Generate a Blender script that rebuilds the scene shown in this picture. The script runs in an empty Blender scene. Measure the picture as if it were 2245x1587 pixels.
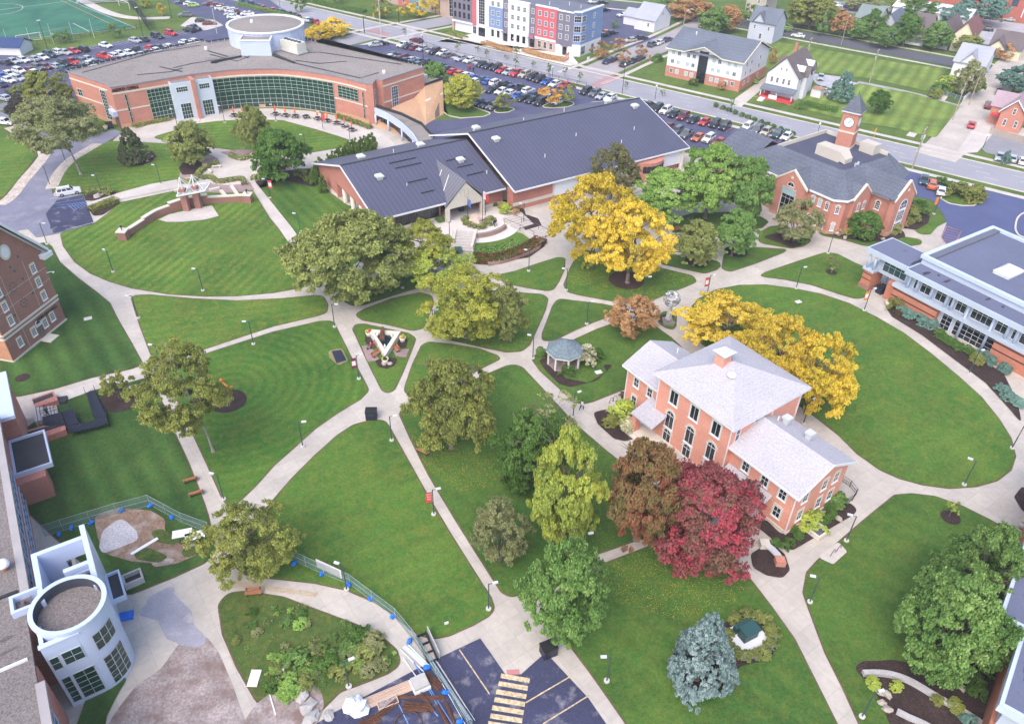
import bpy, math, random
import numpy as np
from mathutils import Matrix, Vector
PI=math.pi
SC=bpy.context.scene
COL=SC.collection
# ---------------------------------------------------------------- camera geometry: photo pixel -> point of the place

FX=1708.;TH=math.radians(36.99);RO=math.radians(1.56);CX,CY=1122.5,793.5;HC=72.
def ray(px,py):
    x=(px-CX)/FX;y=-(py-CY)/FX
    c,s=math.cos(RO),math.sin(RO);x,y=c*x-s*y,s*x+c*y
    return (x,math.cos(TH)+y*math.sin(TH),-math.sin(TH)+y*math.cos(TH))
def g(px,py,z=0.):
    d=ray(px,py);t=(z-HC)/d[2];return (d[0]*t,d[1]*t)
def hgt(bx,by,tx,ty,z0=0.):
    b=g(bx,by,z0);d=ray(tx,ty);return HC+d[2]*math.hypot(*b)/math.hypot(d[0],d[1])
class Fr:
    def __init__(s,az,ox=0,oy=0): s.a=math.radians(az);s.c,s.s=math.cos(s.a),math.sin(s.a);s.ox,s.oy=ox,oy
    def l(s,p): x,y=p[0]-s.ox,p[1]-s.oy;return (x*s.c-y*s.s,x*s.s+y*s.c)
    def w(s,x,y): return (x*s.c+y*s.s+s.ox,-x*s.s+y*s.c+s.oy)
    def p(s,px,py,z=0.): return s.l(g(px,py,z))
    def hitx(s,px,py,X):  # plane local x=X -> (y,z)
        d=ray(px,py);dl=(d[0]*s.c-d[1]*s.s,d[0]*s.s+d[1]*s.c);o=s.l((0,0));t=(X-o[0])/dl[0];return (o[1]+dl[1]*t,HC+d[2]*t)
    def hity(s,px,py,Y):
        d=ray(px,py);dl=(d[0]*s.c-d[1]*s.s,d[0]*s.s+d[1]*s.c);o=s.l((0,0));t=(Y-o[1])/dl[1];return (o[0]+dl[0]*t,HC+d[2]*t)
A=Fr(-36.5);S=Fr(-54.4);Z=Fr(-33.4);W=Fr(0)
def az(p,q):
    a,b=g(*p),g(*q);return math.atan2(b[0]-a[0],b[1]-a[1])
# ---------------------------------------------------------------- materials
MATS={}
def nt(m):
    m.use_nodes=True;t=m.node_tree
    return t,t.nodes,t.links,t.nodes['Principled BSDF']
def lin(c): return tuple(list(c)+[1])[:4]
def mk(name,col,rough=.75,var=.18,scale=1.2,metal=0,bump=0,spec=.3,fine=0,fscale=14,band=0,bandax=2,bandk=.75,stain=None,alpha=1,rot=0,stretch=(1,1,1),coat=0,wav=0):
    if name in MATS: return MATS[name]
    m=bpy.data.materials.new(name);t,N,L,b=nt(m)
    b.inputs['Roughness'].default_value=rough;b.inputs['Metallic'].default_value=metal
    b.inputs['Specular IOR Level'].default_value=spec
    if coat: b.inputs['Coat Weight'].default_value=coat;b.inputs['Coat Roughness'].default_value=.08
    tc=N.new('ShaderNodeTexCoord');mp=N.new('ShaderNodeMapping');L.new(tc.outputs['Object'],mp.inputs[0])
    mp.inputs['Rotation'].default_value[2]=rot;mp.inputs['Scale'].default_value=stretch
    def noise(s,d=4,v=None):
        n=N.new('ShaderNodeTexNoise');n.inputs['Scale'].default_value=s;n.inputs['Detail'].default_value=d;n.inputs['Roughness'].default_value=.6
        L.new(v or mp.outputs[0],n.inputs['Vector']);return n
    def mul(c,f,lo,hi):
        r=N.new('ShaderNodeMapRange');L.new(f,r.inputs[0]);r.inputs[1].default_value=.3;r.inputs[2].default_value=.7;r.inputs[3].default_value=lo;r.inputs[4].default_value=hi
        x=N.new('ShaderNodeVectorMath');x.operation='SCALE';L.new(c,x.inputs[0]);L.new(r.outputs[0],x.inputs['Scale']);return x.outputs[0]
    rgb=N.new('ShaderNodeRGB');rgb.outputs[0].default_value=lin(col);c=rgb.outputs[0]
    if var:
        n1=noise(scale*.25,5);c=mul(c,n1.outputs[0],1-var,1+var)
    if fine:
        n2=noise(fscale,2);c=mul(c,n2.outputs[0],1-fine,1+fine)
    if band:
        w=N.new('ShaderNodeTexWave');w.bands_direction='XYZ'[bandax];w.inputs['Scale'].default_value=2*PI/20/band;w.inputs['Distortion'].default_value=wav
        L.new(mp.outputs[0],w.inputs['Vector'])
        r=N.new('ShaderNodeMapRange');L.new(w.outputs['Fac'],r.inputs[0]);r.inputs[1].default_value=.0;r.inputs[2].default_value=.22;r.inputs[3].default_value=bandk;r.inputs[4].default_value=1
        x=N.new('ShaderNodeVectorMath');x.operation='SCALE';L.new(c,x.inputs[0]);L.new(r.outputs[0],x.inputs['Scale']);c=x.outputs[0]
    if stain:
        sc,lo,hi,scale2=stain
        n3=noise(scale2,6);r=N.new('ShaderNodeMapRange');L.new(n3.outputs[0],r.inputs[0]);r.inputs[1].default_value=lo;r.inputs[2].default_value=hi
        x=N.new('ShaderNodeMix');x.data_type='RGBA';L.new(r.outputs[0],x.inputs[0]);L.new(c,x.inputs[6]);x.inputs[7].default_value=lin(sc);c=x.outputs[2]
    L.new(c,b.inputs['Base Color'])
    if bump:
        n4=noise(fscale,3);bm=N.new('ShaderNodeBump');bm.inputs['Strength'].default_value=bump;bm.inputs['Distance'].default_value=.05
        L.new(n4.outputs[0],bm.inputs['Height']);L.new(bm.outputs[0],b.inputs['Normal'])
    if alpha<1: b.inputs['Alpha'].default_value=alpha
    MATS[name]=m;return m
def lawn_mat(name,col,ang=0,width=1.7,k=.14,rings=None,dry=.35):
    """mown grass: blotches at three sizes, faint mowing stripes laid at an angle, dry patches"""
    m=bpy.data.materials.new(name);t,N,L,b=nt(m);b.inputs['Roughness'].default_value=.9;b.inputs['Specular IOR Level'].default_value=.12
    tc=N.new('ShaderNodeTexCoord');mp=N.new('ShaderNodeMapping');L.new(tc.outputs['Object'],mp.inputs[0])
    if rings: mp.vector_type='POINT';mp.inputs['Location'].default_value=(-rings[0],-rings[1],0)
    else: mp.inputs['Rotation'].default_value[2]=ang
    def noise(s,d=5,dist=0):
        n=N.new('ShaderNodeTexNoise');n.inputs['Scale'].default_value=s;n.inputs['Detail'].default_value=d;n.inputs['Distortion'].default_value=dist;L.new(tc.outputs['Object'],n.inputs['Vector']);return n.outputs[0]
    def rng(f,a,c,lo,hi):
        r=N.new('ShaderNodeMapRange');L.new(f,r.inputs[0])
        for i,v in enumerate((a,c,lo,hi)): r.inputs[i+1].default_value=v
        return r.outputs[0]
    w=N.new('ShaderNodeTexWave');w.inputs['Scale'].default_value=2*PI/20/(2*width);w.inputs['Distortion'].default_value=1.1;w.inputs['Detail'].default_value=3;w.inputs['Detail Scale'].default_value=.5;L.new(mp.outputs[0],w.inputs[0])
    if rings: w.wave_type='RINGS';w.rings_direction='Z'
    def mix(f,c1,c2):
        x=N.new('ShaderNodeMix');x.data_type='RGBA';L.new(f,x.inputs[0])
        for i,c in ((6,c1),(7,c2)):
            if isinstance(c,tuple): x.inputs[i].default_value=lin(c)
            else: L.new(c,x.inputs[i])
        return x.outputs[2]
    r,gg,bb=col
    c=mix(rng(noise(.09,6,.6),.35,.65,0,1),(r*.72,gg*.78,bb*.8),(r*1.22,gg*1.12,bb*1.05))
    c=mix(rng(noise(.55,6,1.6),.42,.70,0,dry),c,(gg*1.25,gg*1.25,bb*1.3))
    c=mix(rng(noise(.16,5,.4),.5,.75,0,dry*.6),c,(gg*1.05,gg*1.0,bb*1.1))
    def mult(c,f):
        x=N.new('ShaderNodeVectorMath');x.operation='SCALE';L.new(c,x.inputs[0]);L.new(f,x.inputs['Scale']);return x.outputs[0]
    pm=N.new('ShaderNodeMath');pm.operation='MULTIPLY_ADD';L.new(w.outputs['Fac'],pm.inputs[0]);L.new(rng(noise(.07,4,.5),.35,.65,.25,1),pm.inputs[1]);pm.inputs[2].default_value=0
    c=mult(c,rng(pm.outputs[0],0,.9,1-k,1+k))
    c=mult(c,rng(noise(2.6,5,.8),.3,.7,.82,1.2));c=mult(c,rng(noise(8,3),.3,.7,.78,1.24))
    L.new(c,b.inputs['Base Color']);return m
def paving_mat(name,col,bw,bh,rot=0,k=.82,var=.1,stain=.12,offset=0,warm=None,mort=.013):
    m=bpy.data.materials.new(name);t,N,L,b=nt(m);b.inputs['Roughness'].default_value=.85;b.inputs['Specular IOR Level'].default_value=.2
    tc=N.new('ShaderNodeTexCoord');mp=N.new('ShaderNodeMapping');L.new(tc.outputs['Object'],mp.inputs[0]);mp.inputs['Rotation'].default_value[2]=rot
    br=N.new('ShaderNodeTexBrick');L.new(mp.outputs[0],br.inputs[0]);br.offset=offset;br.inputs['Scale'].default_value=1;br.inputs['Brick Width'].default_value=bw;br.inputs['Row Height'].default_value=bh;br.inputs['Mortar Size'].default_value=mort*2;br.inputs['Mortar Smooth'].default_value=.4;br.inputs['Bias'].default_value=0
    r,gg,bb=col;br.inputs['Color1'].default_value=(r*(1-var),gg*(1-var),bb*(1-var*.8),1);br.inputs['Color2'].default_value=lin(warm) if warm else (r*(1+var),gg*(1+var),bb*(1+var),1);br.inputs['Mortar'].default_value=(r*k,gg*k,bb*k,1)
    c=br.outputs[0]
    for s,v in ((.22,stain),(1.5,stain*.7),(9,stain*.6)):
        n=N.new('ShaderNodeTexNoise');n.inputs['Scale'].default_value=s;n.inputs['Detail'].default_value=5;L.new(tc.outputs['Object'],n.inputs[0])
        q=N.new('ShaderNodeMapRange');L.new(n.outputs[0],q.inputs[0]);q.inputs[1].default_value=.3;q.inputs[2].default_value=.7;q.inputs[3].default_value=1-v;q.inputs[4].default_value=1+v
        x=N.new('ShaderNodeVectorMath');x.operation='SCALE';L.new(c,x.inputs[0]);L.new(q.outputs[0],x.inputs['Scale']);c=x.outputs[0]
    L.new(c,b.inputs['Base Color']);return m
def leaf_mat(name,cols,trans=.3):
    """foliage: colours spread over clumps (mesh attribute) and single leaves"""
    if name in MATS: return MATS[name]
    m=bpy.data.materials.new(name);m.use_nodes=True;t=m.node_tree;N,L=t.nodes,t.links;N.clear()
    o=N.new('ShaderNodeOutputMaterial');at=N.new('ShaderNodeAttribute');at.attribute_name='clump';ge=N.new('ShaderNodeNewGeometry');oi=N.new('ShaderNodeObjectInfo')
    a=N.new('ShaderNodeMath');a.operation='MULTIPLY_ADD';L.new(ge.outputs['Random Per Island'],a.inputs[0]);a.inputs[1].default_value=.45
    a2=N.new('ShaderNodeMath');a2.operation='MULTIPLY';L.new(at.outputs['Fac'],a2.inputs[0]);a2.inputs[1].default_value=.6;L.new(a2.outputs[0],a.inputs[2])
    ra=N.new('ShaderNodeValToRGB');el=ra.color_ramp.elements
    f_=2.6 if max(map(max,cols))<.33 else 1.35
    cols=[(c[0]*1.22,c[1],c[2]*1.2) if c[1]>c[0]*1.25 and c[2]<c[1]*.4 else c for c in cols]
    cols=[tuple(min(.88,f_*(v*.93+.07*sum(c)/3)) for v in c) for c in cols]
    while len(el)<len(cols): el.new(.5)
    for i,c in enumerate(cols): el[i].position=.04+.92*i/(len(cols)-1);el[i].color=lin(c)
    L.new(a.outputs[0],ra.inputs[0])
    mr=N.new('ShaderNodeMapRange');L.new(oi.outputs['Random'],mr.inputs[0]);mr.inputs[3].default_value=.88;mr.inputs[4].default_value=1.12
    x=N.new('ShaderNodeVectorMath');x.operation='SCALE';L.new(ra.outputs[0],x.inputs[0]);L.new(mr.outputs[0],x.inputs['Scale'])
    d=N.new('ShaderNodeBsdfDiffuse');tr=N.new('ShaderNodeBsdfTranslucent');mx=N.new('ShaderNodeMixShader');mx.inputs[0].default_value=trans
    L.new(x.outputs[0],d.inputs[0]);L.new(x.outputs[0],tr.inputs[0]);L.new(d.outputs[0],mx.inputs[1]);L.new(tr.outputs[0],mx.inputs[2]);L.new(mx.outputs[0],o.inputs[0])
    MATS[name]=m;return m
def glass(name,col,rough=.08):
    return mk(name,col,rough,var=.25,scale=2.,spec=.7)
# ---------------------------------------------------------------- mesh builder
class MB:
    def __init__(s): s.v=[];s.f=[];s.m=[]
    def add(s,vs,fs,mi=0):
        o=len(s.v);s.v+=[tuple(p) if len(p)==3 else (p[0],p[1],0) for p in vs];s.f+=[tuple(i+o for i in f) for f in fs];s.m+=[mi]*len(fs);return s
    def quad(s,*p,mi=0): return s.add(p,[tuple(range(len(p)))],mi)
    def box(s,x0,y0,z0,x1,y1,z1,mi=0):
        x0,x1=min(x0,x1),max(x0,x1);y0,y1=min(y0,y1),max(y0,y1);z0,z1=min(z0,z1),max(z0,z1)
        return s.add([(x0,y0,z0),(x1,y0,z0),(x1,y1,z0),(x0,y1,z0),(x0,y0,z1),(x1,y0,z1),(x1,y1,z1),(x0,y1,z1)],[(0,3,2,1),(4,5,6,7),(0,1,5,4),(1,2,6,5),(2,3,7,6),(3,0,4,7)],mi)
    def obox(s,p,t,l,w,z0,z1,mi=0,off=0):
        """box starting at p, length l along direction t, from -w/2..w/2 (+off) across"""
        n=(-t[1],t[0]);c=[(p[0]+t[0]*a+n[0]*(b+off),p[1]+t[1]*a+n[1]*(b+off)) for a,b in ((0,-w/2),(l,-w/2),(l,w/2),(0,w/2))]
        return s.prism(c,z0,z1,mi)
    def seg(s,p,q,w,z0,z1,mi=0,off=0):
        l=math.hypot(q[0]-p[0],q[1]-p[1]);return s.obox(p,((q[0]-p[0])/l,(q[1]-p[1])/l),l,w,z0,z1,mi,off)
    def prism(s,poly,z0,z1,mi=0,top=None):
        if area(poly)<0: poly=poly[::-1]
        n=len(poly);s.add([(x,y,z0) for x,y in poly]+[(x,y,z1) for x,y in poly],[(i,(i+1)%n,n+(i+1)%n,n+i) for i in range(n)]+[tuple(range(n-1,-1,-1))],mi)
        o=len(s.v)-n;s.f.append(tuple(range(o,o+n)));s.m.append(mi if top is None else top);return s
    def sheet(s,poly,z,mi=0):
        if area(poly)<0: poly=poly[::-1]
        return s.add([(x,y,z) for x,y in poly],[tuple(range(len(poly)))],mi)
    def ribbon(s,pts,w,z,mi=0,z0=None):
        n=len(pts);L_=[];R_=[]
        for i in range(n):
            a=pts[max(i-1,0)];b=pts[min(i+1,n-1)];d=math.hypot(b[0]-a[0],b[1]-a[1]) or 1;nx,ny=-(b[1]-a[1])/d,(b[0]-a[0])/d
            L_.append((pts[i][0]+nx*w/2,pts[i][1]+ny*w/2));R_.append((pts[i][0]-nx*w/2,pts[i][1]-ny*w/2))
        if z0 is None: return s.add([(x,y,z) for x,y in L_+R_],[(n+i,n+i+1,i+1,i) for i in range(n-1)],mi)
        return s.prism(R_+L_[::-1],z0,z,mi)
    def tube(s,p,q,r0,r1=None,n=6,mi=0,cap=True):
        r1=r0 if r1 is None else r1;p,q=Vector(p),Vector(q);d=(q-p).normalized();u=d.orthogonal().normalized();w=d.cross(u)
        vs=[p+(u*math.cos(2*PI*i/n)+w*math.sin(2*PI*i/n))*r0 for i in range(n)]+[q+(u*math.cos(2*PI*i/n)+w*math.sin(2*PI*i/n))*r1 for i in range(n)]
        fs=[(i,(i+1)%n,n+(i+1)%n,n+i) for i in range(n)]
        if cap: fs+=[tuple(range(n-1,-1,-1)),tuple(range(n,2*n))]
        return s.add(vs,fs,mi)
    def path(s,pts,r,n=6,mi=0):
        for i in range(len(pts)-1): s.tube(pts[i],pts[i+1],r if not isinstance(r,list) else r[i],r if not isinstance(r,list) else r[i+1],n,mi)
        return s
    def lathe(s,c,prof,n=16,mi=0):
        k=len(prof);vs=[(c[0]+r*math.cos(2*PI*j/n),c[1]+r*math.sin(2*PI*j/n),c[2]+z) for r,z in prof for j in range(n)]
        fs=[(i*n+j,i*n+(j+1)%n,(i+1)*n+(j+1)%n,(i+1)*n+j) for i in range(k-1) for j in range(n)]
        fs+=[tuple(range(n-1,-1,-1)),tuple((k-1)*n+j for j in range(n))]
        return s.add(vs,fs,mi)
    def blob(s,c,r,seed=0,n=8,j=.2,mi=0):
        rd=random.Random(seed);vs=[(c[0],c[1],c[2]+r[2])];k=n//2+1
        for i in range(1,k):
            a=PI*i/k
            for q in range(n):
                e=1+rd.uniform(-j,j);vs.append((c[0]+r[0]*e*math.sin(a)*math.cos(2*PI*q/n),c[1]+r[1]*e*math.sin(a)*math.sin(2*PI*q/n),c[2]+r[2]*e*math.cos(a)))
        vs.append((c[0],c[1],c[2]-r[2]));fs=[(0,1+q,1+(q+1)%n) for q in range(n)]
        for i in range(k-2):
            for q in range(n): fs.append((1+i*n+q,1+(i+1)*n+q,1+(i+1)*n+(q+1)%n,1+i*n+(q+1)%n))
        o=1+(k-2)*n;fs+=[(o+q,len(vs)-1,o+(q+1)%n) for q in range(n)]
        return s.add(vs,fs,mi)
    def mesh(s,name,mats,smooth=False):
        me=bpy.data.meshes.new(name);me.from_pydata(s.v,[],s.f)
        for m in (mats if isinstance(mats,(list,tuple)) else [mats]): me.materials.append(m)
        if any(s.m): me.polygons.foreach_set('material_index',s.m)
        if smooth: me.polygons.foreach_set('use_smooth',[True]*len(s.f))
        me.validate();me.update();return me
    def build(s,name,mats,parent=None,smooth=False,loc=None,rz=0):
        return link(name,s.mesh(name,mats,smooth),parent,loc,rz)
def link(name,data,parent=None,loc=None,rz=0):
    o=bpy.data.objects.new(name,data);COL.objects.link(o)
    if parent: o.parent=parent
    if loc: o.location=loc if len(loc)==3 else (loc[0],loc[1],0)
    if rz: o.rotation_euler[2]=rz
    return o
def area(p): return sum(p[i][0]*p[(i+1)%len(p)][1]-p[(i+1)%len(p)][0]*p[i][1] for i in range(len(p)))/2
LAB={}
def tag(o,label,cat,group=None):
    o['label']=label;o['category']=cat
    if group: o['group']=group
    LAB.setdefault(label,[]).append(o.name);return o
def struct(o): o['kind']='structure';return o
def thing(name,label,cat,loc=(0,0,0),rz=0,group=None):
    return tag(link(name,None,None,loc,rz),label,cat,group)
def fillet(poly,r,k=5):
    """round the corners of a closed outline"""
    out=[];n=len(poly)
    for i in range(n):
        p=Vector(poly[i]);a=Vector(poly[i-1]);b=Vector(poly[(i+1)%n]);u=a-p;v=b-p;lu,lv=u.length,v.length
        if lu<1e-6 or lv<1e-6: continue
        u/=lu;v/=lv;d=min(r/max(.2,math.tan(max(.02,u.angle(v))/2)) if u.angle(v)<3.1 else r,lu*.49,lv*.49)
        p0,p1=p+u*d,p+v*d
        for j in range(k+1):
            t=j/k;q=p0*(1-t)**2+p*2*t*(1-t)+p1*t*t;out.append((q.x,q.y))
    return out
def px(s,z=0.):
    """'x,y x,y ...' photo pixels -> ground points"""
    return [g(*map(float,q.split(',')),z) for q in s.split()]
def curve(pts,k=6):
    """Catmull-Rom through points (open)"""
    P_=[pts[0]]+list(pts)+[pts[-1]];o=[]
    for i in range(1,len(P_)-2):
        a,b,c,d=(Vector(q) for q in P_[i-1:i+3])
        for j in range(k):
            t=j/k;q=.5*((2*b)+(c-a)*t+(2*a-5*b+4*c-d)*t*t+(3*b-a-3*c+d)*t**3);o.append(tuple(q))
    o.append(tuple(pts[-1]));return o
# ---------------------------------------------------------------- camera, sky, sun
cd=bpy.data.cameras.new('camera');cam=bpy.data.objects.new('camera',cd);COL.objects.link(cam)
cr,sr=math.cos(RO),math.sin(RO);F_=Vector((0,math.cos(TH),-math.sin(TH)));U_=Vector((0,math.sin(TH),math.cos(TH)));R_=Vector((1,0,0))
r2=R_*cr+U_*sr;u2=U_*cr-R_*sr
M4=Matrix((r2,u2,-F_)).transposed().to_4x4();M4.translation=(0,0,HC);cam.matrix_world=M4
cd.sensor_fit='HORIZONTAL';cd.sensor_width=36;cd.lens=FX/2245*36;cd.clip_end=4000;cd.clip_start=.5;SC.camera=cam
wd=bpy.data.worlds.new('World');SC.world=wd;wd.use_nodes=True;wn=wd.node_tree
sky=wn.nodes.new('ShaderNodeTexSky');sky.sky_type='NISHITA';sky.sun_disc=False
SUN_EL,SUN_AZ=math.radians(52),math.radians(205)   # azimuth clockwise from +y
sky.sun_elevation=SUN_EL;sky.sun_rotation=SUN_AZ;sky.air_density=1;sky.dust_density=3.;sky.ozone_density=1.
wn.links.new(sky.outputs[0],wn.nodes['Background'].inputs[0]);wn.nodes['Background'].inputs[1].default_value=.15
ld=bpy.data.lights.new('sun','SUN');ld.energy=.9;ld.angle=math.radians(60);ld.color=(1,.95,.88)
lo=bpy.data.objects.new('sun',ld);COL.objects.link(lo)
dv=Vector((math.sin(SUN_AZ)*math.cos(SUN_EL),math.cos(SUN_AZ)*math.cos(SUN_EL),math.sin(SUN_EL)))
lo.rotation_euler=dv.to_track_quat('Z','Y').to_euler();lo.location=(0,0,200)
SC.view_settings.view_transform='Standard';SC.view_settings.look='None';SC.view_settings.gamma=1;SC.view_settings.exposure=1.16
SC.cycles.max_bounces=6;SC.cycles.transparent_max_bounces=12
# ================================================================ GROUND
GR=(.080,.172,.030)
ROT=math.radians(36.5)
CONC=paving_mat('concrete',(.47,.425,.38),2.1,2.1,-ROT,.80,.06,.09)
CONC2=paving_mat('plaza concrete',(.52,.47,.435),3.2,3.2,-ROT-.3,.82,.05,.08)
ASPH=mk('asphalt',(.082,.086,.150),.8,.16,.5,fine=.2,fscale=6,stain=((.13,.13,.18),.56,.8,.12))
ASPH_OLD=mk('weathered asphalt',(.19,.19,.255),.85,.2,.5,fine=.15,fscale=7,stain=((.3,.29,.33),.52,.75,.22))
ASPH_DARK=mk('dark asphalt',(.046,.049,.098),.8,.2,.6,fine=.25,fscale=7,stain=((.33,.31,.34),.55,.80,.5))
ROADM=mk('road surface',(.30,.295,.33),.85,.08,.3,fine=.08,fscale=3,stain=((.22,.21,.24),.55,.75,.06),stretch=(1,1,1))
BACKR=mk('back street asphalt',(.10,.10,.13),.85,.12,.4,fine=.1)
SIDER=paving_mat('side street concrete',(.47,.42,.375),4,4,math.radians(54),.75,.05,.1)
KERB=mk('kerb concrete',(.56,.50,.45),.85,.12)
MULCH=mk('mulch',(.045,.028,.026),.95,.3,2,fine=.5,fscale=6)
MULCH2=mk('red mulch',(.06,.033,.028),.95,.3,2,fine=.5,fscale=6)
ROCK=mk('river rock',(.50,.43,.38),.9,.2,2,fine=.35,fscale=4)
DIRT=mk('bare dirt',(.33,.275,.265),.95,.3,1.6,fine=.3,fscale=4,stain=((.21,.145,.13),.46,.66,.45))
BROWN=mk('brown soil',(.22,.145,.105),.95,.3,1.2,fine=.35,fscale=5,stain=((.33,.27,.24),.48,.66,.5))
GRAVEL=mk('grey gravel',(.42,.41,.45),.95,.15,2,fine=.35,fscale=6)
PAVER=paving_mat('clay pavers',(.33,.24,.23),.5,.25,.3,.8,.12,.15,.5)
WHITEP=mk('white road paint',(.55,.54,.53),.8,.15,1,fine=.25,fscale=5)
PINKP=mk('faded red road paint',(.45,.20,.20),.8,.2,1,fine=.3,fscale=5)
YELP=mk('worn yellow road paint',(.55,.43,.27),.8,.2,1,fine=.35,fscale=4)
BLUEP=mk('blue road paint',(.15,.28,.6),.8,.2,1,fine=.3,fscale=4)
LM=dict(
 base=lawn_mat('grass plain',(.085,.150,.036),.4,1.5,.05),
 ne=lawn_mat('grass mown across',GR,az((310,700),(700,655)),1.0,.09,dry=.5),am=lawn_mat('grass mown diagonally',GR,az((400,640),(600,470)),.95,.17,dry=.5),nd=lawn_mat('grass mown along the walk',(.066,.150,.028),az((600,410),(760,560)),1.2,.17,dry=.3),
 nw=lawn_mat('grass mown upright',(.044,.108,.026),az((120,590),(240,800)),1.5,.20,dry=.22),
 mid=lawn_mat('grass mown soft',(.070,.155,.028),math.radians(60),1.2,.05,dry=.4),
 ring=lawn_mat('grass mown in rings',(.060,.150,.026),rings=g(505,850),width=.8,k=.12,dry=.32),
 sw=lawn_mat('grass mown slanted',(.062,.138,.027),math.radians(-50),1.4,.07,dry=.3),
 far=lawn_mat('grass far mown',(.15,.235,.055),az((1790,170),(1850,110)),1.7,.24,dry=.4),
 weed=lawn_mat('rough grass',(.062,.112,.028),0,2,.03,dry=.6))
SL=[0]
def slab(name,pts,z,m,r=0,k=5):
    SL[0]+=1;z+=.0004*(SL[0]%60)
    if r: pts=fillet(pts,r,k)
    return struct(MB().sheet(pts,z).build(name,m))
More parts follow.
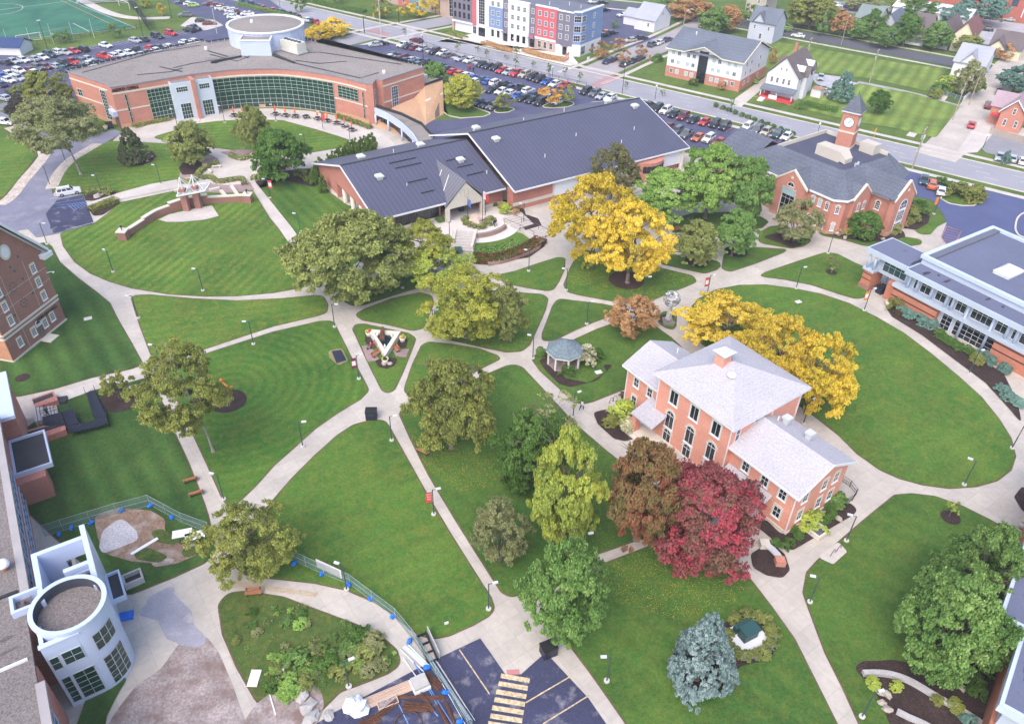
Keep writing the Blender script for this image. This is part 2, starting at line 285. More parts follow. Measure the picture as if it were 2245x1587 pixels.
# the ground reaches the horizon
struct(MB().sheet([(-1600,-600),(1600,-600),(1600,2400),(-1600,2400)],0).build('ground',LM['base']))
slab('walkway',px('-150,1760 2500,1800 2400,430 2110,470 2040,505 1990,440 1680,360 1500,335 1000,320 940,300 800,255 300,262 100,440 -30,470'),.012,CONC)
slab('patio',px('290,300 320,275 390,262 450,250 520,240 600,238 680,244 740,255 800,268 830,285 860,310 880,345 850,340 800,330 500,330 330,310'),.02,CONC2)
LAWN='''am|207,490 133,511 140,540 165,575 200,600 240,617 290,632 370,645 450,650 520,649 600,642 655,632 685,622 640,540 590,478 545,405 520,398 480,402 380,420 262,445 235,470
ne|287,648 330,647 420,655 520,660 620,655 690,648 708,650 718,668 716,686 690,694 600,715 500,748 420,775 352,796 340,795 325,760 303,700
ring|430,783 510,757 600,728 700,705 730,704 740,725 770,785 795,830 808,856 790,875 740,905 690,940 640,985 600,1020 560,1065 525,1098 503,1110 490,1095 470,1050 440,985 400,900 370,835 353,812
mid|812,922 842,922 852,935 880,985 930,1075 980,1160 1030,1240 1075,1310 1083,1335 1070,1350 1035,1370 985,1392 955,1398 925,1393 900,1378 860,1343 820,1318 760,1292 690,1277 610,1268 545,1262 515,1240 520,1215 540,1175 580,1120 640,1050 690,1000 740,955 775,932
sw|875,905 895,890 960,865 1030,838 1075,818 1110,803 1128,800 1145,806 1200,865 1260,930 1330,990 1400,1045 1460,1110 1500,1150 1470,1168 1400,1182 1310,1213 1200,1270 1150,1298 1120,1308 1100,1297 1060,1235 1000,1140 940,1040 900,960
mid|888,862 889,848 905,800 925,758 938,750 990,755 1050,765 1090,780 1096,787 1080,795 1020,825 960,848 915,866
mid|774,722 780,711 800,711 850,722 895,731 911,742 905,760 880,822 864,855 850,862 838,855 810,800 785,745
mid|778,690 800,678 860,655 920,642 945,648 950,665 940,692 928,720 905,725 850,712 795,702
mid|943,722 955,680 965,660 990,648 1030,640 1090,638 1150,643 1190,646 1201,655 1195,680 1175,725 1160,757 1143,770 1110,772 1060,762 1000,748 952,738
mid|748,645 765,632 830,607 880,603 930,610 935,622 920,630 870,645 800,668 775,671 757,662
mid|1085,605 1130,595 1180,578 1222,565 1238,566 1237,590 1225,617 1213,635 1200,638 1160,632 1110,622
mid|1237,625 1250,590 1265,562 1276,548 1300,552 1370,571 1440,586 1518,605 1527,618 1500,630 1460,645 1420,663 1402,669 1340,660 1270,647 1243,640
sw|1224,655 1260,660 1320,667 1352,674 1345,690 1300,707 1260,724 1225,741 1205,748 1189,746 1190,730 1200,705 1212,672
sw|1166,787 1185,770 1210,770 1255,747 1310,722 1350,708 1400,702 1435,715 1470,740 1500,768 1450,800 1400,842 1345,862 1300,880 1275,886 1255,878 1220,845 1185,813
mid|1441,694 1455,684 1475,683 1482,692 1481,715 1474,723 1458,718 1445,708
far-|1507,700 1512,680 1530,657 1570,636 1620,626 1680,625 1740,633 1800,645 1860,665 1920,695 1980,730 2040,775 2100,825 2150,870 2190,920 2215,960 2225,1000 2215,1030 2185,1053 2140,1066 2080,1070 2020,1062 1970,1048 1930,1030 1880,995 1840,955 1790,915 1740,880 1620,800 1540,755
far-|1665,606 1680,597 1730,580 1790,560 1812,554 1835,557 1870,575 1908,592 1903,640 1893,653 1875,655 1840,645 1780,625 1720,613
sw|1440,577 1470,555 1500,556 1575,574 1579,584 1570,592 1545,600 1490,588
sw|1583,590 1588,560 1602,548 1660,543 1725,547 1717,554 1650,580 1600,596
sw|1474,512 1480,480 1520,468 1600,466 1660,472 1685,486 1670,500 1600,512 1540,520
mid|1664,533 1666,510 1690,497 1718,495 1762,515 1778,528 1760,540 1735,545
sw|1790,500 1830,515 1855,524 1900,530 1950,530 1985,520 2020,526 2018,536 1985,541 1930,543 1890,538 1850,526 1800,516
sw|1962,1086 2000,1083 2050,1089 2110,1110 2170,1140 2250,1185 2350,1250 2350,1700 1960,1720 1885,1587 1850,1510 1810,1430 1780,1350 1762,1300 1770,1255 1795,1228 1838,1190 1890,1145
sw|1232,1390 1195,1335 1200,1315 1240,1283 1315,1240 1420,1200 1500,1170 1560,1190 1610,1235 1640,1265 1690,1330 1740,1400 1790,1500 1850,1620 1880,1700 1450,1700 1375,1587 1300,1480
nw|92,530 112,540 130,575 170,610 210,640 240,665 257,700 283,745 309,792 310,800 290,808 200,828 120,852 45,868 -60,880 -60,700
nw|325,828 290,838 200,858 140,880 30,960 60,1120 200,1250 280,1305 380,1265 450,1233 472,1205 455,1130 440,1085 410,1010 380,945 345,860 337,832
weed|480,1325 500,1301 540,1297 620,1310 700,1340 780,1370 840,1400 868,1425 878,1455 850,1475 800,1495 745,1515 700,1560 620,1600 560,1530 520,1460 490,1390
ne|333,302 380,288 420,274 470,267 550,262 620,265 690,284 740,299 780,313 755,323 700,332 650,340 600,345 540,333 450,322 390,314
ne|112,412 150,368 190,332 235,310 300,312 395,318 455,327 488,345 482,363 430,385 330,405 250,425 190,432 135,424
nd|555,402 610,385 650,380 695,390 725,425 760,450 840,480 860,500 800,560 740,610 700,622 690,605 640,525 590,455
ne|-20,300 36,298 58,315 72,330 76,347 60,370 35,400 10,430 -20,450
ne|40,262 100,243 160,225 205,255 228,285 200,296 170,302 120,293 75,280
far|1545,180 1700,92 1995,143 2080,150 2035,202 1985,190 1900,172 1800,160
far|1800,205 1880,185 2000,205 2105,235 2052,303 1960,282 1860,265 1690,222 1640,212
sw|973,215 1000,222 1078,250 1060,257 1010,260 985,255 970,245
sw|1087,240 1100,236 1122,237 1129,241 1115,247 1095,249 1082,246
sw|1189,234 1205,226 1240,222 1256,225 1259,230 1245,236 1215,238 1194,237
mid|2062,436 2066,424 2088,410 2158,420 2150,440 2135,452 2110,452 2080,447
mid|1990,490 2000,478 2040,488 2058,478 2062,490 2040,515 2015,515'''
alias={'far-':'mid'}
lawn_edge=mk('lawn soil edge',(.13,.085,.055),.95,.3,2,fine=.4)
for i,ln in enumerate(LAWN.split('\n')):
    m,p=ln.split('|');pp=fillet(px(p),1.4)
    slab('lawn',pp,.045+.001*i,LM[alias.get(m,m)])
    # the worn soil edge where turf meets paving
    if i<32: struct(MB().ribbon([*pp,pp[0]],.34,.038+.0001*i).build('lawn_edge',lawn_edge))
# ---- asphalt
def lot(p,m=ASPH,z=.055,r=1.2,name='parking_lot'): return slab(name,px(p),z,m,r)
lot('0,120 48,124 190,105 420,64 488,57 470,42 430,36 372,5 355,-40 600,-60 640,-25 590,0 640,35 760,105 700,140 450,160 160,240 85,206 0,224 -150,240 -150,140')
lot('770,100 905,95 1000,121 1330,207 1420,228 1700,297 1765,318 1745,342 1640,342 1560,330 1500,325 1400,260 1010,330 890,310 945,265 1010,262 1080,248 975,215 925,165 800,112',z=.03)
lot('1972,405 1995,374 2022,379 2055,402 2090,408 2160,418 2300,450 2400,520 2330,600 2245,530 2175,500 2120,540 2085,548 2063,520 2075,490 2068,470 2045,440 2005,430 1985,420',z=.03,m=mk('blue black asphalt',(.085,.10,.205),.8,.1,.5,fine=.12))
lot('-40,240 0,245 32,262 45,270 80,287 130,300 165,309 200,301 228,292 250,285 266,290 262,297 230,315 190,332 160,348 135,370 118,395 113,415 118,432 183,428 207,492 125,513 80,522 60,502 0,515 -40,520 -40,460 25,440 55,398 78,372 96,352 101,340 92,322 60,298 20,272 -40,262',ASPH_OLD,.09,.8,'driveway')
slab('asphalt_patch',px('182,428 207,492 118,513 100,470 125,440'),.094,ASPH_DARK,.3)
slab('asphalt_patch',px('112,487 131,485 134,500 110,503'),.1,ASPH_DARK)
lot('1053,1399 1108,1478 1142,1478 1196,1430 1290,1530 1400,1690 560,1690 640,1620 735,1560 850,1500 940,1452',ASPH_DARK,.03,0)
for p in ('2062,436 2066,424 2088,410 2158,420 2150,440 2135,452 2110,452 2080,447',):
    slab('lawn',fillet(px(p),1),.12,LM['mid'])
# kerbs round the lots and islands
for p,c in (('973,215 1000,222 1078,250 1060,257 1010,260 985,255 970,245',1),('1087,240 1100,236 1122,237 1129,241 1115,247 1095,249 1082,246',1),('1189,234 1205,226 1240,222 1256,225 1259,230 1245,236 1215,238 1194,237',1),('2062,436 2066,424 2088,410 2158,420 2150,440 2135,452 2110,452 2080,447',1)):
    q=fillet(px(p),1.4);struct(MB().ribbon([*q,q[0],q[1]],.3,.16,0,0.).build('kerb',KERB))
struct(MB().ribbon(curve(px('2330,610 2260,532 2232,515 2226,495 2240,470 2300,450')),.35,.16,0,0.).build('kerb',KERB))
# ---- streets
def ext(p,q,a,b):
    p,q=Vector(g(*p)),Vector(g(*q));d=(q-p).normalized();return p-d*a,q+d*b
n0,n1=ext((1000,119),(1968,354),260,120);f0,f1=ext((1000,91),(2042,333),260,120)
slab('road',[tuple(n0),tuple(n1),tuple(f1),tuple(f0)],.02,ROADM)
sd=(n1-n0).normalized();sn=Vector((-sd.y,sd.x));sn=sn if sn.dot(f0-n0)>0 else -sn
kw=MB();sw_=[]
for b0,b1,sg in ((n0,n1,-1),(f0,f1,1)):
    o=sn*sg
    struct(MB().ribbon([tuple(b0+o*.2),tuple(b1+o*.2)],.4,.13,0,0.).build('kerb',KERB))
    struct(MB().ribbon([tuple(b0+o*3.6),tuple(b1+o*3.6)],1.7,.07).build('sidewalk',CONC2))
for k in (.27,.5,.73):
    a,b=n0.lerp(f0,k),n1.lerp(f1,k);l=(b-a).length;m=MB();t=0
    while t<l-3: q=a+(b-a)*(t/l);m.obox(q,tuple((b-a)/l),3,.14,.05,.054);t+=9.5
    struct(m.build('road_marking',WHITEP))
def street(p,w,m,z,name='road',walk=None):
    SL[0]+=1;z+=.0004*(SL[0]%60);q=curve(px(p),4);struct(MB().ribbon(q,w,z).build(name,m))
    if walk:
        for s in (-1,1):
            o=[]
            for i,c in enumerate(q):
                a,b=q[max(i-1,0)],q[min(i+1,len(q)-1)];d=math.hypot(b[0]-a[0],b[1]-a[1]);o.append((c[0]-(b[1]-a[1])/d*s*walk,c[1]+(b[0]-a[0])/d*s*walk))
            struct(MB().ribbon(o,1.5,z-.0065+s*.0007).build('sidewalk',CONC2))
street('1150,-14 1294,5 1454,22 1560,40 1749,76 2088,138 2215,164 2400,205',9,BACKR,.024,walk=7.5)
street('1270,172 1315,155 1390,122 1470,90 1560,45',11,mk('patched street',(.34,.31,.32),.85,.12,.5,fine=.1),.03,walk=8)
street('2050,345 2085,312 2140,243 2195,172 2260,95',9.5,SIDER,.034)
street('720,100 830,74 1000,42 1100,20',10,ROADM,.028,walk=7.5)
street('-60,245 0,237 80,213 130,195',5.5,mk('lot road',(.20,.19,.22),.85,.15),.06)
street('1995,300 2045,243 2095,178',2,KERB,.02,'path')
street('1880,181 1990,203 2110,236',2.2,mk('alley gravel',(.36,.34,.33),.9,.2,1,fine=.2),.06,'path')
slab('driveway',px('2128,290 2148,262 2190,270 2260,285 2260,305 2180,290 2143,335 2095,338'),.05,CONC2,1)
slab('parking_lot',px('2148,268 2260,297 2330,330 2330,372 2245,357 2160,335 2145,318'),.045,mk('grey lot',(.25,.245,.27),.85,.1),.5)
slab('parking_lot',px('2060,30 2300,60 2300,118 2160,98 2060,62'),.03,mk('gravel lot',(.40,.39,.42),.9,.15,1,fine=.15),1)
slab('parking_lot',px('1800,0 2060,25 2060,50 1790,22'),.03,mk('far lot',(.26,.25,.28),.9,.15),1)
slab('parking_lot',px('1318,70 1390,60 1480,100 1440,112 1330,96'),.03,ASPH,1)
slab('parking_lot',px('1185,40 1340,15 1450,38 1400,60 1310,98 1200,70'),.026,ASPH,1)
slab('driveway',px('1770,160 1850,170 1895,190 1900,210 1840,200 1790,185'),.03,GRAVEL,2)
slab('driveway',px('1600,225 1680,168 1695,175 1625,235'),.03,CONC2,.5)
slab('plaza',px('940,95 1060,70 1250,118 1268,140 1250,146 1075,105 985,84'),.06,mk('pale plaza',(.66,.60,.58),.85,.06),1)
# crosswalks
def bars(a,b,n,l,w,m,z,frac=.5,name='road_marking',skew=None):
    z+=.03
    a,b=Vector(g(*a)),Vector(g(*b));d=(b-a)/n;t=Vector(skew) if skew else Vector((-d.y,d.x)).normalized();mb=MB()
    for i in range(n):
        c=a+d*(i+.5)-t*l/2;mb.obox(c,tuple(t),l,d.length*frac if not w else w,z-.003,z)
    return struct(mb.build(name,m))
bars((1299,192),(1350,167),11,4,.6,PINKP,.034);bars((812,66),(850,78),9,4,.6,PINKP,.034);bars((885,93),(905,60),12,4,.55,WHITEP,.036)
# lower lot: zebra and stall lines
def line(p,w,m,z,name='road_marking'):
    z+=.03
    q=px(p);mb=MB()
    for i in range(0,len(q)-1,2): mb.seg(q[i],q[i+1],w,z-.003,z)
    return struct(mb.build(name,m))
line(' '.join('%d,%d %d,%d'%(1098-i*4.6,1481+i*17.6,1161-i*3.2,1492+i*17.6) for i in range(9)),.5,YELP,.038)
line('1007,1424 1073,1521 1255,1480 1153,1540 1290,1525 1190,1587 958,1450 1022,1551',.13,YELP,.038)
line('903,1500 960,1570 870,1535 895,1587',.1,BLUEP,.038)
for i,(p,m) in enumerate((('110,437 180,427',WHITEP),('122,447 183,437 125,452 187,445 125,457 170,452',BLUEP),('144,505 207,489',WHITEP))): line(p,.12,m,.098)
line(' '.join('%d,%d %d,%d'%(150+i*6,450-i*1.2,163+i*6,462-i*2) for i in range(6)),.1,BLUEP,.098)
# hatch by the clock building
hp=[(2075+i*-1.4,498+i*5.4,2108-i*1.6,507+i*5.2) for i in range(7)]
line(' '.join('%.1f,%.1f %.1f,%.1f'%h for h in hp)+' 2075,497 2064,522 2064,522 2084,548 2075,497 2108,507 2108,507 2096,530',.13,PINKP,.04)
slab('ramp_pad',px('1110,1468 1138,1467 1140,1478 1112,1481'),.034,mk('brick red pad',(.5,.2,.2),.85,.15))
# stall lines of the car lots
def stalls(p,q,n,l,m,z=.034,a=None,name='road_marking'):
    z+=.03
    p,q=Vector(g(*p)),Vector(g(*q));d=(q-p)/n;t=Vector((math.sin(a),math.cos(a))) if a is not None else Vector((-d.y,d.x)).normalized();mb=MB()
    for i in range(n+1): mb.obox(p+d*i-t*l/2,tuple(t),l,.1,z-.003,z)
    return struct(mb.build(name,m))
SA=math.radians(35.6)
stalls((870,98),(1235,190),40,5.2,PINKP,a=SA);stalls((1400,235),(1720,313),34,5.2,PINKP,a=SA);stalls((1450,276),(1690,345),24,5.2,PINKP,a=SA)
stalls((845,118),(1195,218),36,10.4,PINKP,a=SA);stalls((1020,205),(1085,238),6,5.2,PINKP,a=SA)
LA_=az((196,106),(219,112))
stalls((0,137),(410,72),40,5,WHITEP,.06,LA_);stalls((0,166),(420,95),36,10,WHITEP,.06,LA_);stalls((0,214),(85,195),8,5,WHITEP,.06,LA_)
# ---- mulch beds, rock strips, plazas
def bed(p,m=MULCH,r=.9,z=.1,name='mulch_bed'): return slab(name,px(p),z,m,r)
for p in ('255,350 268,335 300,330 335,333 344,345 330,358 300,365 270,362','392,370 400,358 430,352 452,362 440,382 400,385','185,425 250,415 258,425 205,442 180,440','192,455 240,437 262,438 262,448 225,472 205,475',
 '690,370 720,358 700,400 690,412 640,400 585,395 570,410 560,400 600,380 650,372','1085,440 1130,440 1150,462 1160,500 1140,490 1115,470 1090,462','1150,470 1180,480 1200,520 1170,530 1140,490','980,480 1000,500 995,540 1008,560 985,560 970,520',
 '1025,545 1100,575 1160,565 1195,540 1190,525 1140,560 1080,572 1040,555','1668,520 1712,510 1738,525 1752,530 1760,538 1735,545 1712,535','1790,500 1830,505 1905,515 1980,505 1985,520 1950,530 1900,530 1850,524 1810,515',
 '1700,450 1722,445 1760,455 1730,470 1700,462','1940,672 1975,660 2010,700 2130,775 2200,820 2230,880 2240,930 2215,900 2160,840 2100,795 2020,735 1955,695','1180,790 1200,785 1240,830 1290,840 1330,815 1320,800 1345,800 1310,835 1250,850 1225,842 1195,812',
 '1300,905 1320,900 1390,890 1400,960 1370,968 1345,962 1310,930','1440,703 1450,690 1475,688 1480,712 1465,716','1640,1140 1690,1180 1720,1206 1740,1206 1870,1130 1880,1118 1860,1100 1800,1130 1715,1175 1680,1140','1645,1215 1690,1188 1720,1215 1732,1250 1715,1268 1680,1262 1650,1245',
 '1870,1465 1890,1450 1960,1447 2050,1465 2075,1425 2160,1420 2240,1440 2240,1587 2150,1650 1980,1640 1950,1587 1925,1530 1895,1490','2180,1140 2240,1165 2240,1200 2200,1195','2222,1090 2245,1060 2260,1130 2240,1120','2040,470 2000,470 2000,440 1995,480 1970,500 2010,505 2035,490'): bed(p)
bed('1470,1445 1495,1400 1540,1388 1600,1360 1640,1345 1690,1370 1705,1410 1690,1445 1650,1455 1620,1460 1600,1500 1560,1525 1520,1522 1485,1490',r=2)
bed('720,770 750,764 764,792 742,803 722,785',mk('worn edge',(.24,.20,.10),.95,.3),.6,.098,'bare_patch')
bed('727,771 748,768 760,791 738,798',mk('black liner',(.03,.032,.055),.6,.2),0,.11,'planting_pit')
for x,y,r in ((268,875,3.),(1527,574,2.2),(1613,553,2.2),(1373,615,3.2),(1822,598,1),(2083,1135,1.2),(50,829,1.),(423,365,1),(500,880,2.6)):
    c=g(x,y);slab('mulch_ring',[(c[0]+r*math.cos(a*PI/8),c[1]+r*math.sin(a*PI/8)) for a in range(16)],.105,MULCH2 if r>3 else MULCH)
for p in ('0,450 25,432 55,394 78,368 92,350 97,340 88,324 58,302 20,280','113,415 120,398 134,374 158,350 188,332 215,316'):
    struct(MB().ribbon(curve(px(p)),2.4,.11).build('rock_border',ROCK))
slab('plaza',[(g(518,374)[0]+12*math.cos(a*PI/16),g(518,374)[1]+12*math.sin(a*PI/16)) for a in range(32)],.07,PAVER)
slab('plaza',[(g(518,374)[0]+8*math.cos(a*PI/16),g(518,374)[1]+8*math.sin(a*PI/16)) for a in range(32)],.09,CONC2)
slab('walkway',px('205,452 270,437 500,390 530,385 525,372 480,378 330,405 255,425 200,440'),.085,CONC2)
slab('walkway',px('395,318 470,330 520,350 545,372 510,378 480,350 440,330'),.085,CONC2,2)
slab('walkway',px('540,388 558,398 640,500 750,655 720,660 690,615 600,485'),.075,CONC2)
slab('stage',px('347,483 370,472 430,458 465,452 480,475 450,483 400,488 365,488'),.12,CONC2)
c=g(1046,488);slab('plaza',[(c[0]+8.8*math.cos(a*PI/18),c[1]+8.8*math.sin(a*PI/18)) for a in range(36)],.13,mk('pale disc',(.62,.57,.54),.85,.06))
slab('lawn',px('1042,522 1052,522 1085,515 1110,505 1140,512 1190,525 1180,545 1150,562 1110,574 1070,582 1032,577'),.115,LM['mid'],.5)
for p in ('793,760 812,757 832,790 806,795','860,768 898,766 890,785 868,782','843,728 868,731 866,738 840,733'): slab('paver_pad',px(p),.1,PAVER)
for p in ('802,735 822,730 830,755 806,757 800,748','876,742 895,745 890,765 870,762','822,792 840,785 872,786 866,802 848,810 830,806'): bed(p,r=.6)
# bare construction ground on the lower left
slab('bare_ground',px('205,1130 260,1115 330,1120 365,1140 360,1165 380,1175 400,1200 430,1190 440,1215 380,1240 290,1232 230,1215 215,1180'),.125,BROWN,2)
slab('gravel_patch',px('218,1200 225,1165 260,1140 275,1142 300,1165 305,1185 280,1195 255,1205 225,1216'),.14,GRAVEL,1.5)
for p in ('330,1168 352,1160 372,1170 400,1188 380,1196 345,1190','290,1205 330,1203 372,1222 350,1236 300,1228','395,1206 432,1196 440,1214 405,1226'): slab('lawn',px(p),.165,LM['weed'],.8)
slab('gravel_patch',px('330,1235 360,1222 385,1228 372,1240 340,1245'),.17,DIRT,.6)
slab('soil_mound',px('375,1205 400,1190 430,1195 425,1215 390,1222'),.14,MULCH2,1)
slab('bare_ground',px('250,1565 300,1500 350,1470 400,1400 450,1390 480,1430 510,1500 545,1600 560,1690 230,1690 230,1600'),.03,DIRT,3)
slab('bare_ground',px('560,1545 620,1500 700,1500 712,1545 690,1600 560,1680 530,1590'),.11,DIRT,2)
slab('asphalt_patch',px('300,1345 320,1325 325,1310 370,1285 385,1290 380,1300 420,1340 425,1370 455,1400 440,1420 400,1415 365,1400 345,1360 310,1350'),.034,mk('grey patch',(.33,.32,.38),.9,.2,1,fine=.2,stain=((.5,.47,.46),.55,.75,.4)),.8)
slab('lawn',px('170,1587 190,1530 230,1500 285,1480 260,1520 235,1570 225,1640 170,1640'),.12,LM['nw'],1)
slab('turf_scar',px('900,960 940,1040 960,1030 925,965'),.012,DIRT) if 0 else None
# sports field
struct(MB().sheet(px('297,62 165,0 60,-50 -300,-60 -400,140 0,90'),.05).build('sports_turf',lawn_mat('synthetic turf',(.042,.155,.105),.3,3,.05,dry=.02)))
line('297,62 147,0 297,62 0,92 0,23 148,4 160,52 195,70 112,74 125,81',.22,WHITEP,.056);line('130,0 245,55 30,85 150,60',.2,mk('orange line',(.5,.25,.08)),.055)
q=g(-12,22);struct(MB().ribbon([(q[0]+9.15*math.cos(a*PI/16),q[1]+9.15*math.sin(a*PI/16)) for a in range(33)],.2,.057).build('field_marking',WHITEP))
street('165,-8 200,12 248,32 300,41 372,40',3.5,CONC2,.07,'path')
for p in ('395,58 450,68 490,57 470,45 420,38',): slab('kerb_apron',px(p),.07,CONC2,1)
# ================================================================ TREES
def leaf_mesh(name,cent,out,cl,size,rng,flat=.5,aspect=.62):
    """one small bent leaf quad at every point of cent, facing roughly along out"""
    n=len(cent);nr=out*(1-flat)+rng.normal(size=(n,3))*.55+np.array([0,0,flat]);nr/=np.linalg.norm(nr,axis=1)[:,None]+1e-9
    t=np.cross(nr,rng.normal(size=(n,3)));t/=np.linalg.norm(t,axis=1)[:,None]+1e-9;b=np.cross(nr,t)
    s=(size*rng.uniform(.65,1.35,n))[:,None];a=s*aspect
    V=np.stack([cent-t*s,cent-b*a+nr*s*.12,cent+t*s,cent+b*a+nr*s*.12],1).reshape(-1,3)
    me=bpy.data.meshes.new(name);me.vertices.add(4*n);me.vertices.foreach_set('co',V.astype(np.float32).ravel())
    me.loops.add(4*n);me.loops.foreach_set('vertex_index',np.arange(4*n,dtype=np.int32))
    me.polygons.add(n);me.polygons.foreach_set('loop_start',np.arange(0,4*n,4,dtype=np.int32))
    at=me.attributes.new('clump','FLOAT','POINT');at.data.foreach_set('value',np.repeat(cl,4).astype(np.float32))
    me.update();me.validate();return me
LOBE={}
def crown_pts(kind,seed,nc,nl):
    """billows on an uneven crown outline (unit radius, height 0..1), clumps over each billow, leaves round each clump"""
    r=np.random.default_rng(seed);ph=r.uniform(0,6.28,8);C=[];O=[];K=[];cr=[];nb=max(8,nc//(5 if kind=='cone' else 11 if kind!='airy' else 13));i=0
    loose={'cone':.08,'airy':.30,'oval':.2,'spread':.24}.get(kind,.2);bs={'cone':.13,'airy':.27,'oval':.25,'round':.25,'column':.3,'shrub':.4}.get(kind,.25)
    while len(C)<nc and i<nc*30:
        i+=1;t=r.uniform(0,1);phi=r.uniform(0,6.283)
        if kind=='round': R=math.sin(PI*min(1,(t*.93+.06))**.85)**.62
        elif kind=='oval': R=math.sin(PI*(t*.95+.04)**.8)**.75
        elif kind=='spread': R=math.sin(PI*(t*.86+.13)**.95)**.5
        elif kind=='column': R=math.sin(PI*(t*.93+.06)**.6)**.8
        elif kind=='cone': R=(1-t*.96)**.8*(.78+.22*min(1,t/.1))
        elif kind=='shrub': R=math.sqrt(max(0,1-(max(0,t-.25)/.75)**2))
        else: R=math.sin(PI*(t*.9+.08))**.7
        if r.uniform()>R+.08: continue
        lob=1+.15*math.sin(3*phi+ph[0]+4*t)+.10*math.sin(5*phi+ph[1]-7*t)+r.uniform(-loose,loose*.6)
        if kind=='shrub': lob=1+.15*(lob-1)
        q=r.uniform(.35,.86) if r.uniform()<(.3 if kind!='cone' else .12) else r.uniform(.72,.9);R*=lob*q;q_=q
        c0=np.array([R*math.cos(phi),R*math.sin(phi),t*.92+.04]);k0=r.uniform()*.75+.25*(.5+.5*math.sin(2*phi+ph[6]+5*t));b=bs*r.uniform(.7,1.25)
        up=np.array([math.cos(phi)*q*.8,math.sin(phi)*q*.8,.75])
        for _ in range(max(3,int(nc/nb))):
            d=r.normal(size=3);d/=np.linalg.norm(d)+1e-9
            if d@up<-.15: d=-d
            d=d*b*r.uniform(.55,1.05);C.append(c0+d*np.array([1,1,.44]));o=d/b*.8+up*.35;O.append(o/(np.linalg.norm(o)+1e-6));K.append(k0*.8+r.uniform()*.2);cr.append(r.uniform(.55,1.2))
    C=np.array(C);O=np.array(O);K=np.array(K);cr=np.array(cr)
    idx=np.repeat(np.arange(len(C)),nl);n=len(idx)
    d=r.normal(size=(n,3));d/=np.linalg.norm(d,axis=1)[:,None];d*=(r.uniform(.1,1,n)**.5)[:,None]
    rad={'cone':.06,'round':.10,'oval':.095,'airy':.09,'column':.13,'shrub':.14}.get(kind,.11)
    d=d*np.array([1,1,.5])*rad*cr[idx][:,None]
    P_=C[idx]+d*np.array([1,1,.75]);o=O[idx]*.6+d/rad*.7
    return P_,o,K[idx]+r.normal(size=n)*.03,r
CR={}
def crown_proto(kind,v):
    key=(kind,v)
    if key in CR: return CR[key]
    sd=hash(kind)%1000 if False else sum(map(ord,kind))*7+v*131
    if kind in('spruce','blue'):
        p=crown_pts('cone',sd,1500 if kind=='blue' else 800,40);me=leaf_mesh('needles',*p[:3],.024 if kind=='blue' else .032,p[3],.2,.4)
    elif kind=='arbor':
        p=crown_pts('column',sd,260,40);me=leaf_mesh('needles',*p[:3],.07,p[3],.5,.4)
    elif kind=='shrub':
        p=crown_pts('shrub',sd,230,34);me=leaf_mesh('leaves',*p[:3],.07,p[3],.3)
    elif kind=='sapling':
        p=crown_pts('airy',sd,45,14);me=leaf_mesh('leaves',*p[:3],.10,p[3],.3)
    elif kind=='small':
        p=crown_pts('round',sd,210,48);me=leaf_mesh('leaves',*p[:3],.045,p[3],.3)
    elif kind=='sparse':
        p=crown_pts('airy',sd,130,12);me=leaf_mesh('leaves',*p[:3],.036,p[3],.3)
    elif kind=='airy':
        p=crown_pts('airy',sd,760,62);me=leaf_mesh('leaves',*p[:3],.0215,p[3],.42,.5)
    elif kind=='fine':
        p=crown_pts('oval',sd,700,60);me=leaf_mesh('leaves',*p[:3],.0195,p[3],.3)
    else:
        p=crown_pts(kind,sd,860,64);me=leaf_mesh('leaves',*p[:3],.0235,p[3],.32)
    CR[key]=me;return me
TR={}
def trunk_proto(kind,v):
    """unit trunk: height 1 = crown middle; limbs fan into the crown"""
    key=(kind,v)
    if key in TR: return TR[key]
    r=random.Random(v*7+len(kind));m=MB()
    if kind=='multi':
        for i in range(6):
            a=i*1.05+r.random();pts=[(.02*math.cos(a),.02*math.sin(a),0)]
            for k in range(1,5): pts.append((pts[-1][0]+math.cos(a)*.09*k*.7,pts[-1][1]+math.sin(a)*.09*k*.7,k*.26))
            m.path(pts,[.03,.024,.017,.011,.005],5)
            for k in (2,3):
                for s in (-1,1):
                    b=a+s*.8;p=pts[k];m.tube(p,(p[0]+math.cos(b)*.3,p[1]+math.sin(b)*.3,p[2]+.28),.011,.003,4)
    else:
        n=5;pts=[(0,0,-.02)]
        for k in range(1,n+1): pts.append((r.uniform(-.02,.02)*k,r.uniform(-.02,.02)*k,k/n))
        rr=[.055,.04,.035,.03,.023,.012] if kind!='bare' else [.05,.034,.029,.025,.02,.01]
        m.path(pts,rr,8);m.lathe((0,0,-.02),[(.085,0),(.05,.06)],8)
        for i in range(9 if kind!='conifer' else 0):
            k=2+i%3+(1 if i>5 else 0);k=min(k,n);p=pts[k];a=i*2.4+r.random();L=r.uniform(.25,.5)
            q=(p[0]+math.cos(a)*L,p[1]+math.sin(a)*L,p[2]+r.uniform(.18,.42));m.tube(p,q,.018,.008,5)
            for j in range(3):
                b=a+r.uniform(-1,1);m.tube(q,(q[0]+math.cos(b)*.26,q[1]+math.sin(b)*.26,q[2]+r.uniform(.05,.3)),.008,.002,4)
    me=m.mesh('trunk',BARK,True);TR[key]=me;return me
BARK=mk('bark',(.20,.165,.14),.95,.25,3,fine=.3,fscale=10,stretch=(1,1,.3))
BARKG=mk('pale bark',(.32,.28,.25),.95,.2,3,fine=.3,fscale=10,stretch=(1,1,.3))
G1=leaf_mat('leaves deep green',[(.014,.040,.008),(.028,.075,.012),(.045,.105,.017),(.075,.145,.03)])
